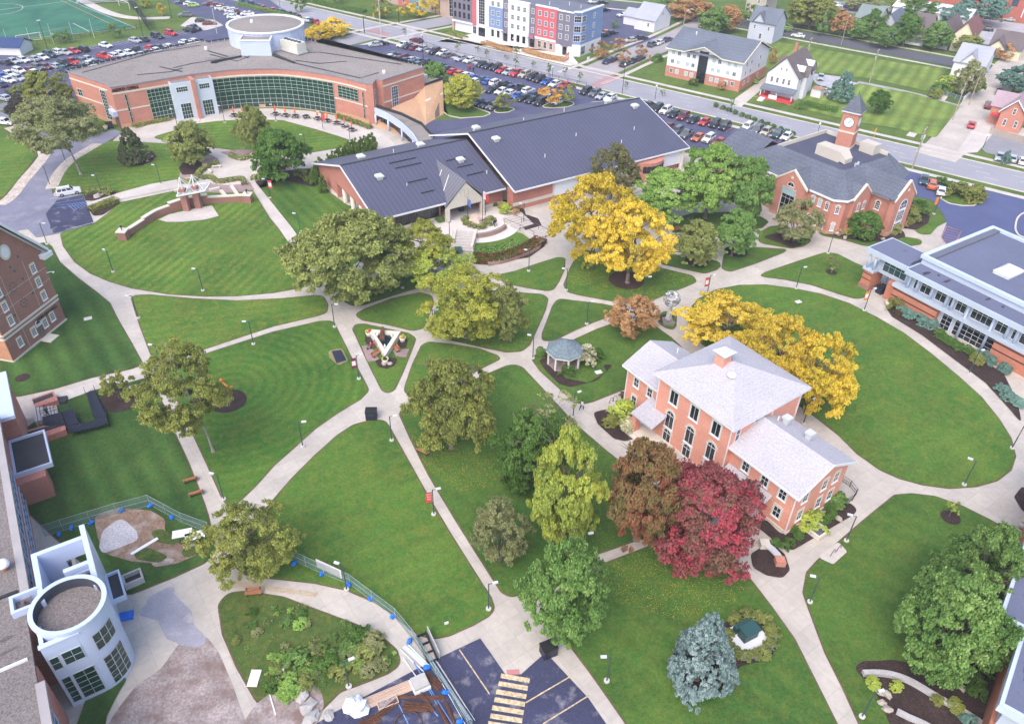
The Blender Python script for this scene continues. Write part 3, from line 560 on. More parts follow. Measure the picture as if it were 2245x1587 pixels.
LMAT=dict(
 green=G1,
 mid=leaf_mat('leaves mid green',[(.022,.060,.013),(.045,.108,.022),(.07,.145,.03),(.115,.20,.05)]),
 bright=leaf_mat('leaves fresh green',[(.04,.10,.02),(.08,.175,.028),(.12,.225,.04),(.18,.29,.07)]),
 olive=leaf_mat('leaves olive green',[(.035,.058,.014),(.07,.102,.024),(.11,.145,.034),(.17,.20,.055)]),
 olivey=leaf_mat('leaves olive turning yellow',[(.08,.115,.03),(.15,.20,.045),(.25,.285,.06),(.38,.35,.08)]),
 lime=leaf_mat('leaves lime with yellow',[(.09,.16,.03),(.19,.31,.05),(.30,.43,.065),(.41,.50,.08),(.60,.48,.06)]),
 ylime=leaf_mat('leaves yellow green',[(.11,.17,.03),(.23,.30,.045),(.39,.41,.055),(.56,.50,.07)]),
 yellow=leaf_mat('leaves golden yellow',[(.22,.20,.02),(.46,.36,.025),(.66,.49,.04),(.78,.58,.07)]),
 gold=leaf_mat('leaves orange yellow',[(.24,.20,.025),(.48,.37,.03),(.65,.48,.05),(.76,.57,.08)]),
 orange=leaf_mat('leaves orange',[(.28,.16,.03),(.55,.30,.04),(.72,.38,.05),(.75,.45,.10)]),
 brown=leaf_mat('leaves russet brown',[(.09,.065,.03),(.17,.10,.045),(.25,.14,.06),(.30,.20,.09)]),
 rusty=leaf_mat('leaves green turning red',[(.09,.11,.03),(.16,.155,.05),(.22,.16,.06),(.30,.12,.07),(.40,.08,.07)]),
 red=leaf_mat('leaves crimson',[(.10,.10,.04),(.19,.12,.07),(.26,.09,.09),(.42,.055,.09),(.58,.06,.10)]),
 plum=leaf_mat('leaves dark purple',[(.02,.022,.018),(.04,.035,.03),(.06,.045,.035)]),
 grey=leaf_mat('leaves grey green',[(.06,.075,.03),(.10,.115,.045),(.145,.15,.065),(.19,.18,.09)]),
 pine=leaf_mat('pine needles',[(.03,.035,.016),(.055,.06,.022),(.085,.08,.035),(.115,.095,.05)],.1),
 spruce=leaf_mat('spruce needles',[(.018,.035,.012),(.035,.055,.02),(.06,.075,.03),(.10,.085,.045)],.1),
 blue=leaf_mat('blue spruce needles',[(.06,.10,.10),(.13,.20,.20),(.21,.29,.29),(.31,.38,.38)],.1),
 teal=leaf_mat('blue green needles',[(.03,.07,.06),(.06,.11,.09),(.09,.15,.12)],.1),
 arbor=leaf_mat('arborvitae needles',[(.018,.050,.008),(.04,.088,.010),(.07,.125,.016)],.15),
 white=leaf_mat('leaves with cream flower heads',[(.06,.10,.03),(.30,.31,.16),(.62,.58,.42),(.72,.66,.52)]),
 redbush=leaf_mat('leaves with red blooms',[(.03,.05,.015),(.05,.075,.02),(.07,.08,.02),(.5,.03,.05)]),
 straw=leaf_mat('straw grass',[(.25,.17,.08),(.4,.28,.15),(.5,.36,.2)]))
def proj(x,y,z):
    d=Vector((x,y,z-HC));X,Y,Zc=d.dot(r2),d.dot(u2),d.dot(F_);return CX+FX*X/Zc,CY-FX*Y/Zc
def tree(kind,col,bx,by,topy,hw,label,frac=.25,group=None,name='tree',tk='tree',pale=False,dx=0,lean=0,cz=None,mid=False):
    """bx,by: where the trunk meets the ground; topy: top of the crown; hw: half its width; frac: bare stem share"""
    b=g(bx,by);h=hgt(bx,by,bx,topy)
    d=math.sqrt(b[0]**2+b[1]**2+(HC-h*.55)**2);r=hw/FX*d*1.0
    if mid:   # by is where the crown ends below, the foot stands hidden under it
        cy=(topy+by)/2;e=(by-topy)/2;zc=5.
        for _ in range(6):
            b=g(bx,cy,zc);d=math.sqrt(b[0]**2+b[1]**2+(HC-zc)**2);r=hw/FX*d;sn=(HC-zc)/d;cs=math.sqrt(1-sn*sn);ex=e*d/FX
            v=math.sqrt(max(ex*ex-(r*sn)**2,(.42*r)**2*cs*cs))/cs;h=2*v/(1-frac);zc=h*frac+v
    # the tip seen from above leans away: correct the height for the crown's own depth
    h=h if mid else max(1.2,h-r*.28*(HC/d)) if name in('tree','sapling') else h
    t=thing(name,label,'tree' if name!='shrub' else 'shrub',(b[0],b[1],.05),(bx*.37)%6.28,group)
    v=int(bx+by)%2
    ck=crown_proto(kind,v);c=link('crown',ck,t);o_=dx/FX*d
    rz=-t.rotation_euler[2];c.location=(o_*math.cos(rz),o_*math.sin(rz),h*frac);c.scale=(r,r,h*(1-frac))
    setm(c,LMAT[col])
    tp=trunk_proto('multi' if tk=='multi' else 'conifer' if kind in('spruce','blue','arbor') else 'bare' if tk=='bare' else 'tree',v)
    k=link('trunk',tp,t);hh=h*(frac+(1-frac)*.62);w=min(hh*.85,r*1.25)*(.55 if tk=='bare' else 1) if tk!='multi' else r*1.0;w=max(w,.5);k.scale=(w,w,hh)
    if dx: 
        k.rotation_euler=(0,0,0);ax=Matrix.Identity(4);ax[0][2]=o_*math.cos(rz)/hh;ax[1][2]=o_*math.sin(rz)/hh
        k.matrix_local=ax@Matrix.Diagonal((w,w,hh,1))
    if pale: setm(k,BARKG)
    return t
def setm(o,m):
    if not o.data.materials: o.data.materials.append(m)
    s=o.material_slots[0];s.link='OBJECT';s.material=m
T=tree
T('round','olive',765,645,462,126,'broad olive-green tree over the path corner, left of the yellow-green pair',.16,mid=True)
T('airy','ylime',925,592,488,64,'loose yellowing tree behind the yellow-green pair, below the long dark roof',.18,mid=True)
T('airy','lime',955,632,538,68,'bright lime-yellow tree in the middle of the lawns, behind a larger yellow-green one',.14,mid=True)
T('airy','ylime',1020,746,585,94,'large yellow-green tree in the middle of the lawns beside two crossing paths',.1,mid=True)
T('fine','olive',1112,740,618,46,'thin olive tree tucked against the right of the large yellow-green tree',.12,mid=True)
T('airy','yellow',1305,572,388,96,'tall golden tree in front of the white wall panels of the long hall',.12,mid=True)
T('airy','yellow',1388,606,447,76,'golden tree with a red mulch ring beside the path junction',.14,mid=True)
T('small','ylime',1287,590,556,16,'small low yellow tree under the tall golden one',.1,name='tree')
T('fine','pine',1345,428,322,54,'dark brownish pine rising against the long hall',.18,mid=True)
T('round','bright',1470,478,372,74,'fresh green tree between the golden trees and its taller green neighbour',.18,mid=True)
T('oval','bright',1562,458,322,66,'tall fresh green tree in the middle of the green trio by the hall end',.15,mid=True)
T('round','mid',1634,470,350,58,'green tree at the brick corner of the clock tower building',.15,mid=True)
T('round','olive',1530,574,485,47,'neat round olive tree beside the garden of stone pads',.15,mid=True)
T('round','mid',1615,549,462,44,'neat round green tree with mulch ring, behind the round olive tree',.16,mid=True)
T('fine','grey',1752,524,438,44,'pale airy birch-like tree before the arched window of the clock building',.1,tk='multi',mid=True)
T('round','green',1898,518,465,31,'dense green small tree against the brick wall of the clock building',.1,mid=True)
T('fine','brown',1390,736,642,57,'russet brown tree beside the globe sculpture',.1,tk='tree',mid=True)
T('airy','gold',1598,775,640,98,'golden tree behind the hip roof, nearest to the globe sculpture',.1,mid=True)
T('airy','gold',1712,865,697,78,'golden tree behind the brick hall, in the middle of the golden row',.1,mid=True)
T('airy','yellow',1798,905,737,76,'golden tree at the free end of the row, out over the big oval lawn',.08,mid=True)
T('airy','olivey',468,990,748,92,'tall thin-leaved tree with a long bare pale trunk beside the left walk',.38,tk='bare',pale=True,dx=-33)
T('small','olivey',262,873,806,29,'small ochre maple with a mulch ring by the side path',.22)
T('oval','olivey',988,982,784,96,'big ochre-green oak with a thick trunk beside the diagonal walk',.14,mid=True)
T('round','green',1163,1066,898,77,'dense dark green tree behind the bright lime tree',.1,mid=True)
T('round','lime',1243,1178,956,77,'bright lime-green tree with yellow patches between dark green and red trees',.12,mid=True)
T('fine','grey',1098,1235,1088,61,'dull grey-green tree alone near the diagonal walk',.1,tk='multi',mid=True)
T('round','mid',1240,1394,1188,87,'full green tree beside the paved corner of the lower car lot',.12,mid=True)
T('sparse','grey',1195,955,850,70,'nearly bare grey tree above the dense dark green tree',.15,tk='multi',mid=True)
T('round','rusty',1412,1186,968,88,'green tree turning rusty red in front of the arched windows',.1,mid=True)
T('round','red',1556,1244,1016,126,'crimson tree in front of the brick hall',.08,mid=True)
T('airy','olivey',540,1268,1105,88,'yellow-green tree beside the fenced bare ground',.12,mid=True)
T('blue','blue',1547,1512,1334,80,'blue spruce in its own mulch bed near the green utility box',.02,name='spruce_tree',tk='conifer',mid=True)
T('round','mid',2157,1332,1165,74,'grey-green tree behind a fuller one, beside the right-hand roof',.12,tk='multi',mid=True)
T('round','mid',2097,1460,1264,94,'large light green tree on the mulch bed beside the right-hand roof',.12,tk='multi',mid=True)
T('sapling','lime',2080,1132,1088,15,'yellow sapling in a mulch ring beside the wide walk',.3,name='sapling')
T('sapling','olive',1822,598,558,17,'thin green sapling in the middle of a triangular lawn',.35,name='sapling')
T('fine','grey',178,383,205,82,'tall ragged tree with a long bare leaning trunk beside the driveway',.42,tk='bare',pale=True,dx=-22)
T('fine','olive',150,300,212,45,'grey-olive tree behind the ragged leaning tree, near the hall end',.15)
T('round','olivey',112,245,152,45,'yellowing green tree at the corner of the left car lot',.12)
T('round','plum',62,262,205,30,'dark purple-leaved tree beside the driveway junction',.15)
T('oval','plum',88,285,225,16,'narrow dark purple tree next to a wider purple one',.15)
T('spruce','spruce',297,356,276,34,'brownish green spruce in a ring of mulch and stones',.02,name='spruce_tree')
T('round','olive',425,362,264,42,'round green tree in a dark bed near the plaza hedge',.16)
T('round','olive',563,335,230,36,'green tree on the oval lawn, in front of the curved glass wall',.12)
T('round','green',622,398,278,55,'broad dark green tree beside the paved circle',.1)
T('round','ylime',1013,240,163,38,'yellow tree on the grass strip by the service yard',.15)
T('round','mid',953,205,134,30,'grey-green tree at the back corner of the curved hall',.15)
T('small','olivey',1105,243,202,23,'small yellow-green tree on a parking island',.25)
T('small','orange',1207,232,188,24,'small orange tree on a parking island',.25)
T('small','olive',1244,228,184,21,'small olive tree sharing an island with the orange one',.25)
T('round','gold',735,82,40,28,'orange-yellow tree behind the round roof drum',.15)
T('round','gold',697,95,55,26,'golden tree tucked against the round roof drum',.15)
for x,y,t,w,c,l in ((357,36,4,8,'gold','small orange tree beside the goal nets'),(318,18,-10,14,'ylime','yellow-green tree beside the bleachers'),(142,95,64,15,'mid','green tree behind the field fence, beside the soccer goal'),(256,83,48,14,'mid','green tree behind the field fence, under the sagging net'),
 (840,40,-3,20,'olivey','yellowing tree in front of the town houses, left of the path'),(893,42,4,18,'gold','orange tree at the street corner beside the town houses'),(922,40,0,18,'yellow','yellow tree at the street corner, second from the traffic signal'),(955,32,-5,17,'yellow','yellow tree at the street corner, third from the traffic signal'),(745,8,-25,16,'green','dark green tree on the hedge bank of the town houses'),(660,27,-6,14,'mid','street tree on the verge above the upper car lot'),
 (1316,130,90,19,'brown','russet tree beside the blue end wall of the apartments'),(1355,112,82,14,'brown','small russet tree behind the apartment lawn'),(1366,140,108,15,'brown','russet street tree at the side street kerb'),(1404,124,98,13,'brown','russet street tree farther up the side street'),
 (1348,62,44,8,'mid','small green tree behind the white cottage, beside parked cars'),(1412,60,46,14,'green','green bush-like tree beside the white cottage wall'),(1378,27,17,7,'bright','small green tree by the back street'),(1457,22,-2,13,'mid','green tree at the back street edge'),
 (1508,45,-12,40,'brown','tall russet-green tree behind the utility pole'),(1560,75,15,30,'mid','green tree behind the utility pole'),(1592,70,10,28,'brown','russet tree behind the three-storey hall'),(1640,55,5,18,'mid','green tree beside the lavender house'),(1676,38,12,14,'green','slim green tree beside the lavender house'),
 (1722,70,52,12,'bright','bright green bush-tree at the lavender house corner'),(1773,65,-15,45,'olivey','wide yellowing tree on the back street'),(1802,78,22,18,'mid','green street tree in front of the wide yellowing tree'),(1840,82,25,22,'brown','russet green tree on the back street verge'),(1878,88,42,23,'mid','round street tree beside the lamp pole'),(1908,85,20,22,'green','green tree behind the round street tree'),
 (1935,105,55,26,'mid','grey-green street tree in front of the dark-roofed houses'),(1980,102,25,25,'green','tall green street tree in front of the gabled house'),(2045,110,45,26,'mid','green street tree at the end of the house row'),(2010,45,-8,32,'green','big dark tree behind the house row'),(1975,35,-12,24,'olive','olive tree behind the house row'),(1890,25,-8,30,'grey','thin grey tree by the far parking'),
 (2085,60,8,26,'teal','blue-green tree before the far brick mill'),(2145,55,-18,38,'teal','large dark tree before the far brick mill'),(2115,115,70,26,'olive','green tree in front of the cream gabled house'),(2195,133,92,18,'brown','small russet tree in front of the brown-roofed house'),
 (1690,140,105,12,'brown','russet tree at the end of the three-storey hall'),(1920,250,195,22,'green','dark round tree on the corner lawn behind the clock tower'),(2112,215,130,24,'grey','thin pale tree beside the white house'),(2130,205,165,20,'green','dense dark tree beside the white house'),(2225,200,142,32,'teal','blue-green tree across the side street'),
 (1655,185,168,7,'bright','young tree in front of the three-storey hall'),(1582,198,178,9,'brown','small russet tree by the hall lawn')):
    T('small' if w<22 else 'round',c,x,y,t,w,l,.16)
T('spruce','teal',1843,222,153,29,'blue-green spruce between the parked cars and the hedge',.04,name='spruce_tree')
T('spruce','teal',2202,358,327,11,'young blue-green spruce in the pale bed beside the street',.03,name='spruce_tree')
for i,(x,y,t,nb) in enumerate(((1004,112,92,'the pale plaza'),(1047,115,101,'the first light pole'),(1066,128,108,'the planter beds'),(1111,131,121,'the white-fronted block'),(1131,147,125,'the tall lamp'),(1168,150,133,'the red-fronted block'),(1203,170,140,'the terrace garden'),(1238,168,147,'the red street sign'),(1270,182,157,'the crosswalk'),(1372,195,180,'the junction lamp'),(1452,212,197,'the hall walk'),(825,45,28,'the traffic signal'),(1133,125,100,'the corner sign'),(888,78,62,'the entrance'),(1602,243,215,'the porch house'))):
    T('sapling','mid',x,y,t,7,'thin young street tree on the verge near '+nb,.3,'saplings along the main street',name='sapling')
# hedges of single plants
ARB=[(688,402),(697,390),(705,380),(708,418),(722,372),(734,366),(743,360),(752,355),(760,350),(768,346),(776,341),(784,338),(792,336),(803,333),(811,330),(819,328)]
for i,(x,y) in enumerate(ARB):
    T('arbor','arbor',x,y+4,y-36,10,'narrow clipped evergreen in the row beside the long hall',.02,'evergreens in the row beside the long hall',name='evergreen_tree')
SH=0
def shrub(col,x,y,r,label,group=None,sq=.8,kind='shrub',name='shrub'):
    b=g(x,y);t=thing(name,label,'shrub',(b[0],b[1],.1),x%6,group);d=math.sqrt(b[0]**2+b[1]**2+HC*HC);R=r/FX*d
    me=crown_proto(kind,int(x)%2);c=link('foliage',me,t);c.scale=(R,R,R*2*sq*.8);setm(c,LMAT[col]);return t
for x,y,r,c,l in ((1273,797,30,'white','large hydrangea covered in cream flower heads beside the gazebo'),(1243,822,16,'green','clipped dark round shrub in front of the cream hydrangea'),(1186,777,11,'mid','small shrub left of the gazebo'),(1302,788,18,'green','dark shrub behind the cream hydrangea'),(1199,784,7,'redbush','reddish shrub against the gazebo post'),
 (1362,915,28,'lime','yellow-green hydrangea at the porch corner'),(1338,930,16,'olivey','yellow-green shrub at the bed end by the porch'),(1378,940,18,'white','pale flowering shrub at the porch steps'),(1367,870,9,'redbush','red-leaved shrub at the wing wall'),
 (1779,1155,27,'lime','large lime-yellow shrub at the wing end wall'),(1830,1105,19,'mid','green shrub at the railing corner of the wing'),
 (1912,1502,13,'lime','lime mound at the bed tip beside the lamp'),(1962,1508,11,'lime','lime mound inside the lower right bed'),(2051,1536,11,'olivey','ochre mound above the curving stone wall'),(2092,1552,14,'olivey','ochre mound at the end of the curving stone wall'),(2155,1480,13,'green','dark clipped shrub by the brick wall'),(2140,1500,14,'green','dark shrub in the middle of three by the brick wall'),(2138,1525,15,'green','dark shrub nearest the stone wall of the brick building'),(2120,1585,13,'teal','blue-green shrub at the picture edge bed'),
 (1963,678,17,'olivey','yellowing shrub at the brick wall end, beside the planter'),(2140,795,13,'olivey','ochre shrub in the long wall bed'),(1968,690,9,'redbush','red-tinged shrub at the brick wall end'),
 (1965,470,22,'green','dark green shrub mass at the clock building corner'),(1985,480,22,'olive','olive shrub mass at the clock building corner'),(2005,470,20,'green','dark shrub mass beside the clock lot'),(1975,498,10,'straw','tuft of straw-coloured grass at the building corner'),(1860,512,9,'lime','lime shrub in the clock building bed'),(1835,512,10,'straw','straw grass tuft in the clock building bed'),(1885,516,12,'lime','low lime ground plant in the clock building bed'),(1955,508,14,'olive','olive shrub under the tall corner window'),(1758,528,13,'mid','bright spreading shrub at the birch foot'),
 (2095,432,20,'olive','wide clipped shrub on the parking island'),(2130,440,20,'olivey','ochre clipped shrub on the parking island'),(2085,415,10,'green','dark shrub at the parking island tip'),(2060,405,10,'green','dark shrub by the parked white car'),
 (1085,452,6,'mid','clipped ball shrub against the brick wall of the hall'),(1098,456,7,'brown','russet ball shrub against the brick wall of the hall'),(1112,456,7,'brown','second russet ball shrub, nearer the paved circle'),(1130,460,7,'mid','green ball shrub at the bed end of the hall'),(1108,466,14,'lime','lime ground shrub above the round plaza steps'),(1128,476,12,'straw','tall straw grasses beside the plaza steps'),(965,486,9,'mid','dark shrub left of the entrance portal'),(1003,555,10,'teal','grey shrub below the plaza wall'),
 (735,247,9,'grey','pale willow shrub at the curved glass doors'),(662,392,14,'olive','dark sprawling shrub behind the dark green tree'),(1755,238,10,'mid','shrub at the porch of the white house'),(2075,195,18,'lime','yellow hedge shrub behind the white house'),(2060,205,14,'mid','green hedge shrub behind the white house'),(2050,215,12,'olive','olive hedge shrub at the fence corner'),
 (1520,188,9,'green','dark round shrub at the hall entrance'),(1440,135,10,'green','clipped shrub at the three-storey hall corner')):
    shrub(c,x,y,r,l)
for i,(x,y) in enumerate(((1698,1193),(1718,1203),(1730,1193),(1750,1178),(1738,1163),(1772,1166),(1800,1150),(1812,1140),(1822,1130),(1820,1118),(1806,1112))): shrub('green',x,y,10,'small clipped dark ball shrub in the bed along the wing','ball shrubs in the wing bed')
for i,(x,y) in enumerate(((2058,737),(2068,746),(2080,754),(2092,760),(2103,767),(2122,774))): shrub('green',x,y,10,'clipped dark shrub in the row below the tall windows','shrubs below the tall windows')
for i,(x,y) in enumerate(((1977,688),(1990,696),(2006,703),(2022,711),(2040,718),(2150,785),(2165,795),(2200,815))): shrub('teal',x,y,12,'loose blue-green shrub along the banded brick wall','shrubs along the banded brick wall')
for i,(x,y) in enumerate(((2195,855),(2208,872),(2230,885))): shrub('teal',x,y,14,'spreading silver juniper at the end of the long bed','silver junipers of the long bed',.4)
for i,(x,y) in enumerate(((1632,1442),(1652,1443),(1675,1432),(1687,1422),(1694,1402))): shrub('blue',x,y,7,'small round blue shrub along the bed rim by the utility box','blue shrubs round the utility box')
for i in range(10): shrub('olive',742+i*7.6,259+i*2.6,6,'ball shrub in the row along the curved brick wall','ball shrubs along the curved brick wall')
for i in range(13): shrub('green',1570+i*14-(40 if i<3 else 0)*0,235+i*5.2,5.5,'clipped ball shrub on the verge between street and car lot','ball shrubs on the street verge')
# grassy screen round the utility box
for i in range(13):
    a=i*PI/7-2.2;shrub('olive',1642+52*math.cos(a),1398+46*math.sin(a),14,'tuft of the tall feathery screen round the green utility box','feathery screen round the utility box',.7)
# clipped hedges of the plaza: one hedge each
def hedge(p,w,h,col,label):
    q=curve(px(p),6);r=np.random.default_rng(int(q[0][0]*10)%9999);P_=[];O=[]
    L=[math.hypot(q[i+1][0]-q[i][0],q[i+1][1]-q[i][1]) for i in range(len(q)-1)];dens=int(sum(L)*(2*h+w)*70);dens=min(dens,16000)
    for i in range(dens):
        k=r.choice(len(L),p=np.array(L)/sum(L));t=r.uniform();a,b=q[k],q[k+1];nx,ny=-(b[1]-a[1])/L[k],(b[0]-a[0])/L[k]
        f=r.integers(0,3);u=r.uniform(-1,1) if f==0 else (1 if f==1 else -1);z=h if f==0 else r.uniform(0,h)
        P_.append((a[0]+(b[0]-a[0])*t+nx*w/2*u,a[1]+(b[1]-a[1])*t+ny*w/2*u,z+.1));O.append((nx*u*(f>0),ny*u*(f>0),1 if f==0 else .2))
    me=leaf_mesh('hedge',np.array(P_),np.array(O),r.uniform(0,1,dens),.14,r,.3);me.materials.append(LMAT[col]);return tag(link('hedge',me),label,'hedge')
hedge('392,402 418,402 430,396 440,380 462,366 480,360',1,.8,'olive','clipped hedge folding round the dark bed of the round tree')
hedge('440,395 462,392 478,402 500,400 530,396 536,408',1,.8,'olive','clipped hedge above the turf steps of the amphitheatre')
hedge('505,344 530,352 552,345',1,.8,'olive','short clipped hedge at the top of the paved circle')
hedge('555,398 562,392 575,396',1,.8,'olive','short clipped hedge beside the banner post')
hedge('293,282 330,272 373,264',1.1,.8,'olivey','low hedge at the foot of the curved brick wall')
hedge('185,428 220,420 250,428',1.6,.7,'olive','rough planting beside the lot and the white boulder')
hedge('198,466 225,455 258,442',1.8,.9,'olivey','yellowing hedge at the corner of the driveway lot')
hedge('1762,230 1795,240 1835,247',1.5,1.2,'green','dark clipped hedge in front of the shed')
hedge('1036,571 1090,572 1150,552 1186,530',2.6,.9,'redbush','dark rose hedge with red blooms on the terrace slope')
hedge('1044,556 1095,551 1140,534',3.4,.35,'mid','green ground planting on the terrace slope')
hedge('610,-8 680,5 745,20 800,30',3,1,'green','long ivy bank below the town houses')
hedge('520,12 600,30 660,45',1.4,1,'mid','hedge between the upper car lot and the street')
hedge('1060,95 1100,108 1128,117',2.5,.7,'brown','dark planter bed in front of the apartments')
hedge('985,75 1010,82 1020,86',2.5,.6,'olive','planter bed at the apartment corner')
hedge('1150,112 1190,126 1240,135',2.6,.8,'brown','russet terrace planting in front of the red apartment front')
# weeds and ground cover in the rough oval
r_=random.Random(5)
WD=[(int(x),int(y),11+int(x)%9) for x,y in [(r_.uniform(510,840),0) for _ in range(0)]]+[(760,1385,20),(795,1400,22),(820,1415,25),(845,1440,22),(800,1440,24),(770,1430,22),(745,1410,16),(835,1460,16),(660,1370,14),(690,1440,26),(650,1455,24),(720,1460,22),(620,1490,22),(640,1510,26),(670,1500,20),(700,1500,20),(600,1505,18),(810,1470,18),(770,1465,20),(740,1480,18)]
WD+=[(r_.randint(600,865),r_.randint(1400,1485),r_.randint(8,17)) for _ in range(30)]+[(r_.randint(500,700),r_.randint(1330,1450),r_.randint(5,11)) for _ in range(22)]
for i,(x,y,r) in enumerate(WD): shrub(['mid','green','grey','bright','olive'][i%5],x,y,r,'clump of tall weeds growing wild in the rough oval','weeds in the rough oval',.55,'sparse' if i%3==0 else 'shrub',name='weed_plant')
def scatter(name,n,poly,s,mats,z,label=None):
    r=np.random.default_rng(n);xs=[p[0] for p in poly];ys=[p[1] for p in poly];P_=[]
    def ins(x,y):
        c=False;j=len(poly)-1
        for i in range(len(poly)):
            if (poly[i][1]>y)!=(poly[j][1]>y) and x<(poly[j][0]-poly[i][0])*(y-poly[i][1])/(poly[j][1]-poly[i][1])+poly[i][0]: c=not c
            j=i
        return c
    while len(P_)<n:
        x,y=r.uniform(min(xs),max(xs)),r.uniform(min(ys),max(ys))
        if ins(x,y): P_.append((x,y,z))
    P_=np.array(P_);me=leaf_mesh(name,P_,np.tile([0,0,1.],(n,1)),r.uniform(0,1,n),s,r,.9);me.materials.append(mats);o=link(name,me);o['kind']='stuff';return o
scatter('fallen_leaves',2700,px('1310,1240 1420,1200 1500,1190 1640,1290 1600,1330 1480,1360 1350,1320'),0.038,LMAT['yellow'],.09)
scatter('fallen_leaves',1500,px('1300,1020 1400,1060 1450,1150 1320,1200 1240,1230 1200,1180'),0.036,LMAT['yellow'],.09)
scatter('fallen_leaves',2700,px('1240,620 1270,570 1400,575 1520,610 1420,655'),0.041,LMAT['gold'],.09)
scatter('fallen_leaves',1800,px('950,720 980,650 1190,650 1150,765 1000,745'),0.041,LMAT['ylime'],.09)
scatter('fallen_leaves',2100,px('890,950 1100,1000 1150,1060 1000,1080 940,1030'),0.036,LMAT['orange'],.09)
scatter('fallen_leaves',1500,px('480,1270 700,1300 690,1310 490,1285'),0.032,LMAT['orange'],.14)
scatter('fallen_leaves',1800,px('1500,700 1560,650 1700,700 1850,850 1800,900 1600,780'),0.045,LMAT['gold'],.09)
# ================================================================ VEHICLES
CARGL=glass('car glass',(.018,.022,.028),.06);TYRE=mk('tyre rubber',(.022,.022,.024),.9,.1);RIM=mk('wheel rim',(.42,.43,.46),.35,.05,metal=.6)
HEADL=mk('head lamp lens',(.75,.77,.8),.15,0,spec=.8);TAILL=mk('tail lamp lens',(.45,.02,.02),.2,0);TRIMB=mk('black trim',(.03,.03,.034),.6,.1)
PAINT={c:mk('car paint '+n,v,.32,.05,.5,coat=.7,spec=.5) for c,n,v in (('W','white',(.72,.73,.75)),('K','black',(.016,.017,.022)),('S','silver',(.42,.44,.47)),('G','grey',(.13,.14,.16)),('R','red',(.50,.022,.028)),('B','blue',(.03,.10,.42)),('D','dark teal',(.03,.07,.09)),('N','navy',(.022,.032,.09)),('M','maroon',(.16,.015,.03)),('T','tan',(.46,.41,.33)),('O','orange',(.55,.13,.035)),('L','lime',(.36,.55,.12)))}
PNAME=dict(W='white',K='black',S='silver',G='grey',R='red',B='blue',D='dark teal',N='navy',M='maroon',T='tan',O='orange',L='lime green')
def section(mb,prof,hw,hw_top,z_split,mi):
    pass
def car_proto(kind):
    """low body with wheel arches, tapered cabin, glass set in it; x forward, length L"""
    L,Wd,H,hood,bs,c0,c1,r0,r1={'s':(4.75,1.82,1.45,.92,.72,.95,-1.95,.25,-1.35),'u':(4.7,1.88,1.74,1.08,.78,1.0,-2.22,.42,-2.0),'p':(5.6,1.95,1.85,1.12,.85,1.15,-.75,.55,-.55),'v':(4.5,1.82,1.62,1.0,.75,1.25,-2.1,.35,-1.8),'h':(4.1,1.76,1.5,.95,.72,1.05,-1.9,.3,-1.5)}[kind]
    h=L/2;w=Wd/2;wr=.33 if kind in'sh' else .37;b=MB()
    fx,rx=h*.62,-h*.60
    # side profile from nose over hood, belt line, tail; underside with arches
    def arch(x): return [(x+wr*1.15,.28),(x+wr*.95,.28+wr*.75),(x,.28+wr*1.05),(x-wr*.95,.28+wr*.75),(x-wr*1.15,.28)]
    top=[(h,.45),(h-.03,hood*.72),(h-.22,hood*.86),(c0+.1,hood),(c1-.02,hood+(.06 if kind=='s' else .04)),(-h+.12,hood*(.98 if kind!='p' else .96)),(-h+.02,hood*.7),(-h,.42),(-h+.06,.28)]
    prof=top+arch(rx)[::-1]+arch(fx)[::-1]+[(h-.05,.28)]
    n=len(prof);ys=[(-w,.94),(-w*.93,1),(w*.93,1),(w,.94)]
    def ring(y,s): return [(x*s if abs(x)>h*.8 else x,y,(z if z<hood*.8 else (z if abs(y)<w*.95 else z-.06))) for x,z in prof]
    vs=[];
    for y,s in ys: vs+=ring(y,.985 if abs(y)==w else 1)
    fs=[(k*n+i,k*n+(i+1)%n,(k+1)*n+(i+1)%n,(k+1)*n+i) for k in range(3) for i in range(n)]+[tuple(range(n-1,-1,-1)),tuple(range(3*n,4*n))]
    b.add(vs,fs)
    # cabin: roof shell and pillars
    zt=H;zb=hood-.01;wt=w*.74;wb=w*.95
    b.box(r1+.02,-wt,zt-.06,r0-.02,wt,zt) 
    b.add([(r0,-wt,zt-.06),(r0,wt,zt-.06),(r1,wt,zt-.06),(r1,-wt,zt-.06),(c0,-wb,zb),(c0,wb,zb),(c1,wb,zb),(c1,-wb,zb)],[(0,1,5,4),(1,2,6,5),(2,3,7,6),(3,0,4,7)])
    for s in (-1,1):
        b.box(h-.17,s*w*.58,hood*.60,h+.005,s*w*.93,hood*.78,2);b.box(-h-.005,s*w*.62,hood*.62,-h+.1,s*w*.94,hood*.84,3)
        b.box(c0-.25,s*(w+.12),hood+.02,c0-.1,s*(w-.05),hood+.15)
    b.box(h-.06,-w*.5,hood*.42,h+.012,w*.5,hood*.68,1);b.box(-h+.01,-w*.9,.2,h-.01,w*.9,.3,1)
    if kind=='p': b.box(-h+.12,-w*.80,hood-.05,c1-.14,w*.80,hood+.006,1)
    if kind in'uv': 
        for s in(-1,1): b.box(r1+.15,s*wt*.88,zt,r0-.25,s*wt*.82,zt+.05,1)
    # panes a little proud of the cabin sides
    def pane(p,q,o,f0,f1,g0,g1):
        # p,q top and bottom edges (each 2 points), trimmed to fractions
        P=lambda u,v:tuple((Vector(p[0]).lerp(Vector(p[1]),u)).lerp(Vector(q[0]).lerp(Vector(q[1]),u),v)+Vector(o))
        return MB().quad(P(f0,g0),P(f1,g0),P(f1,g1),P(f0,g1))
    T0,T1=[(r0,-wt,zt-.06),(r0,wt,zt-.06)],[(c0,-wb,zb),(c0,wb,zb)]
    ws=pane(T0,T1,(.02,0,.02),.05,.95,.05,.95)
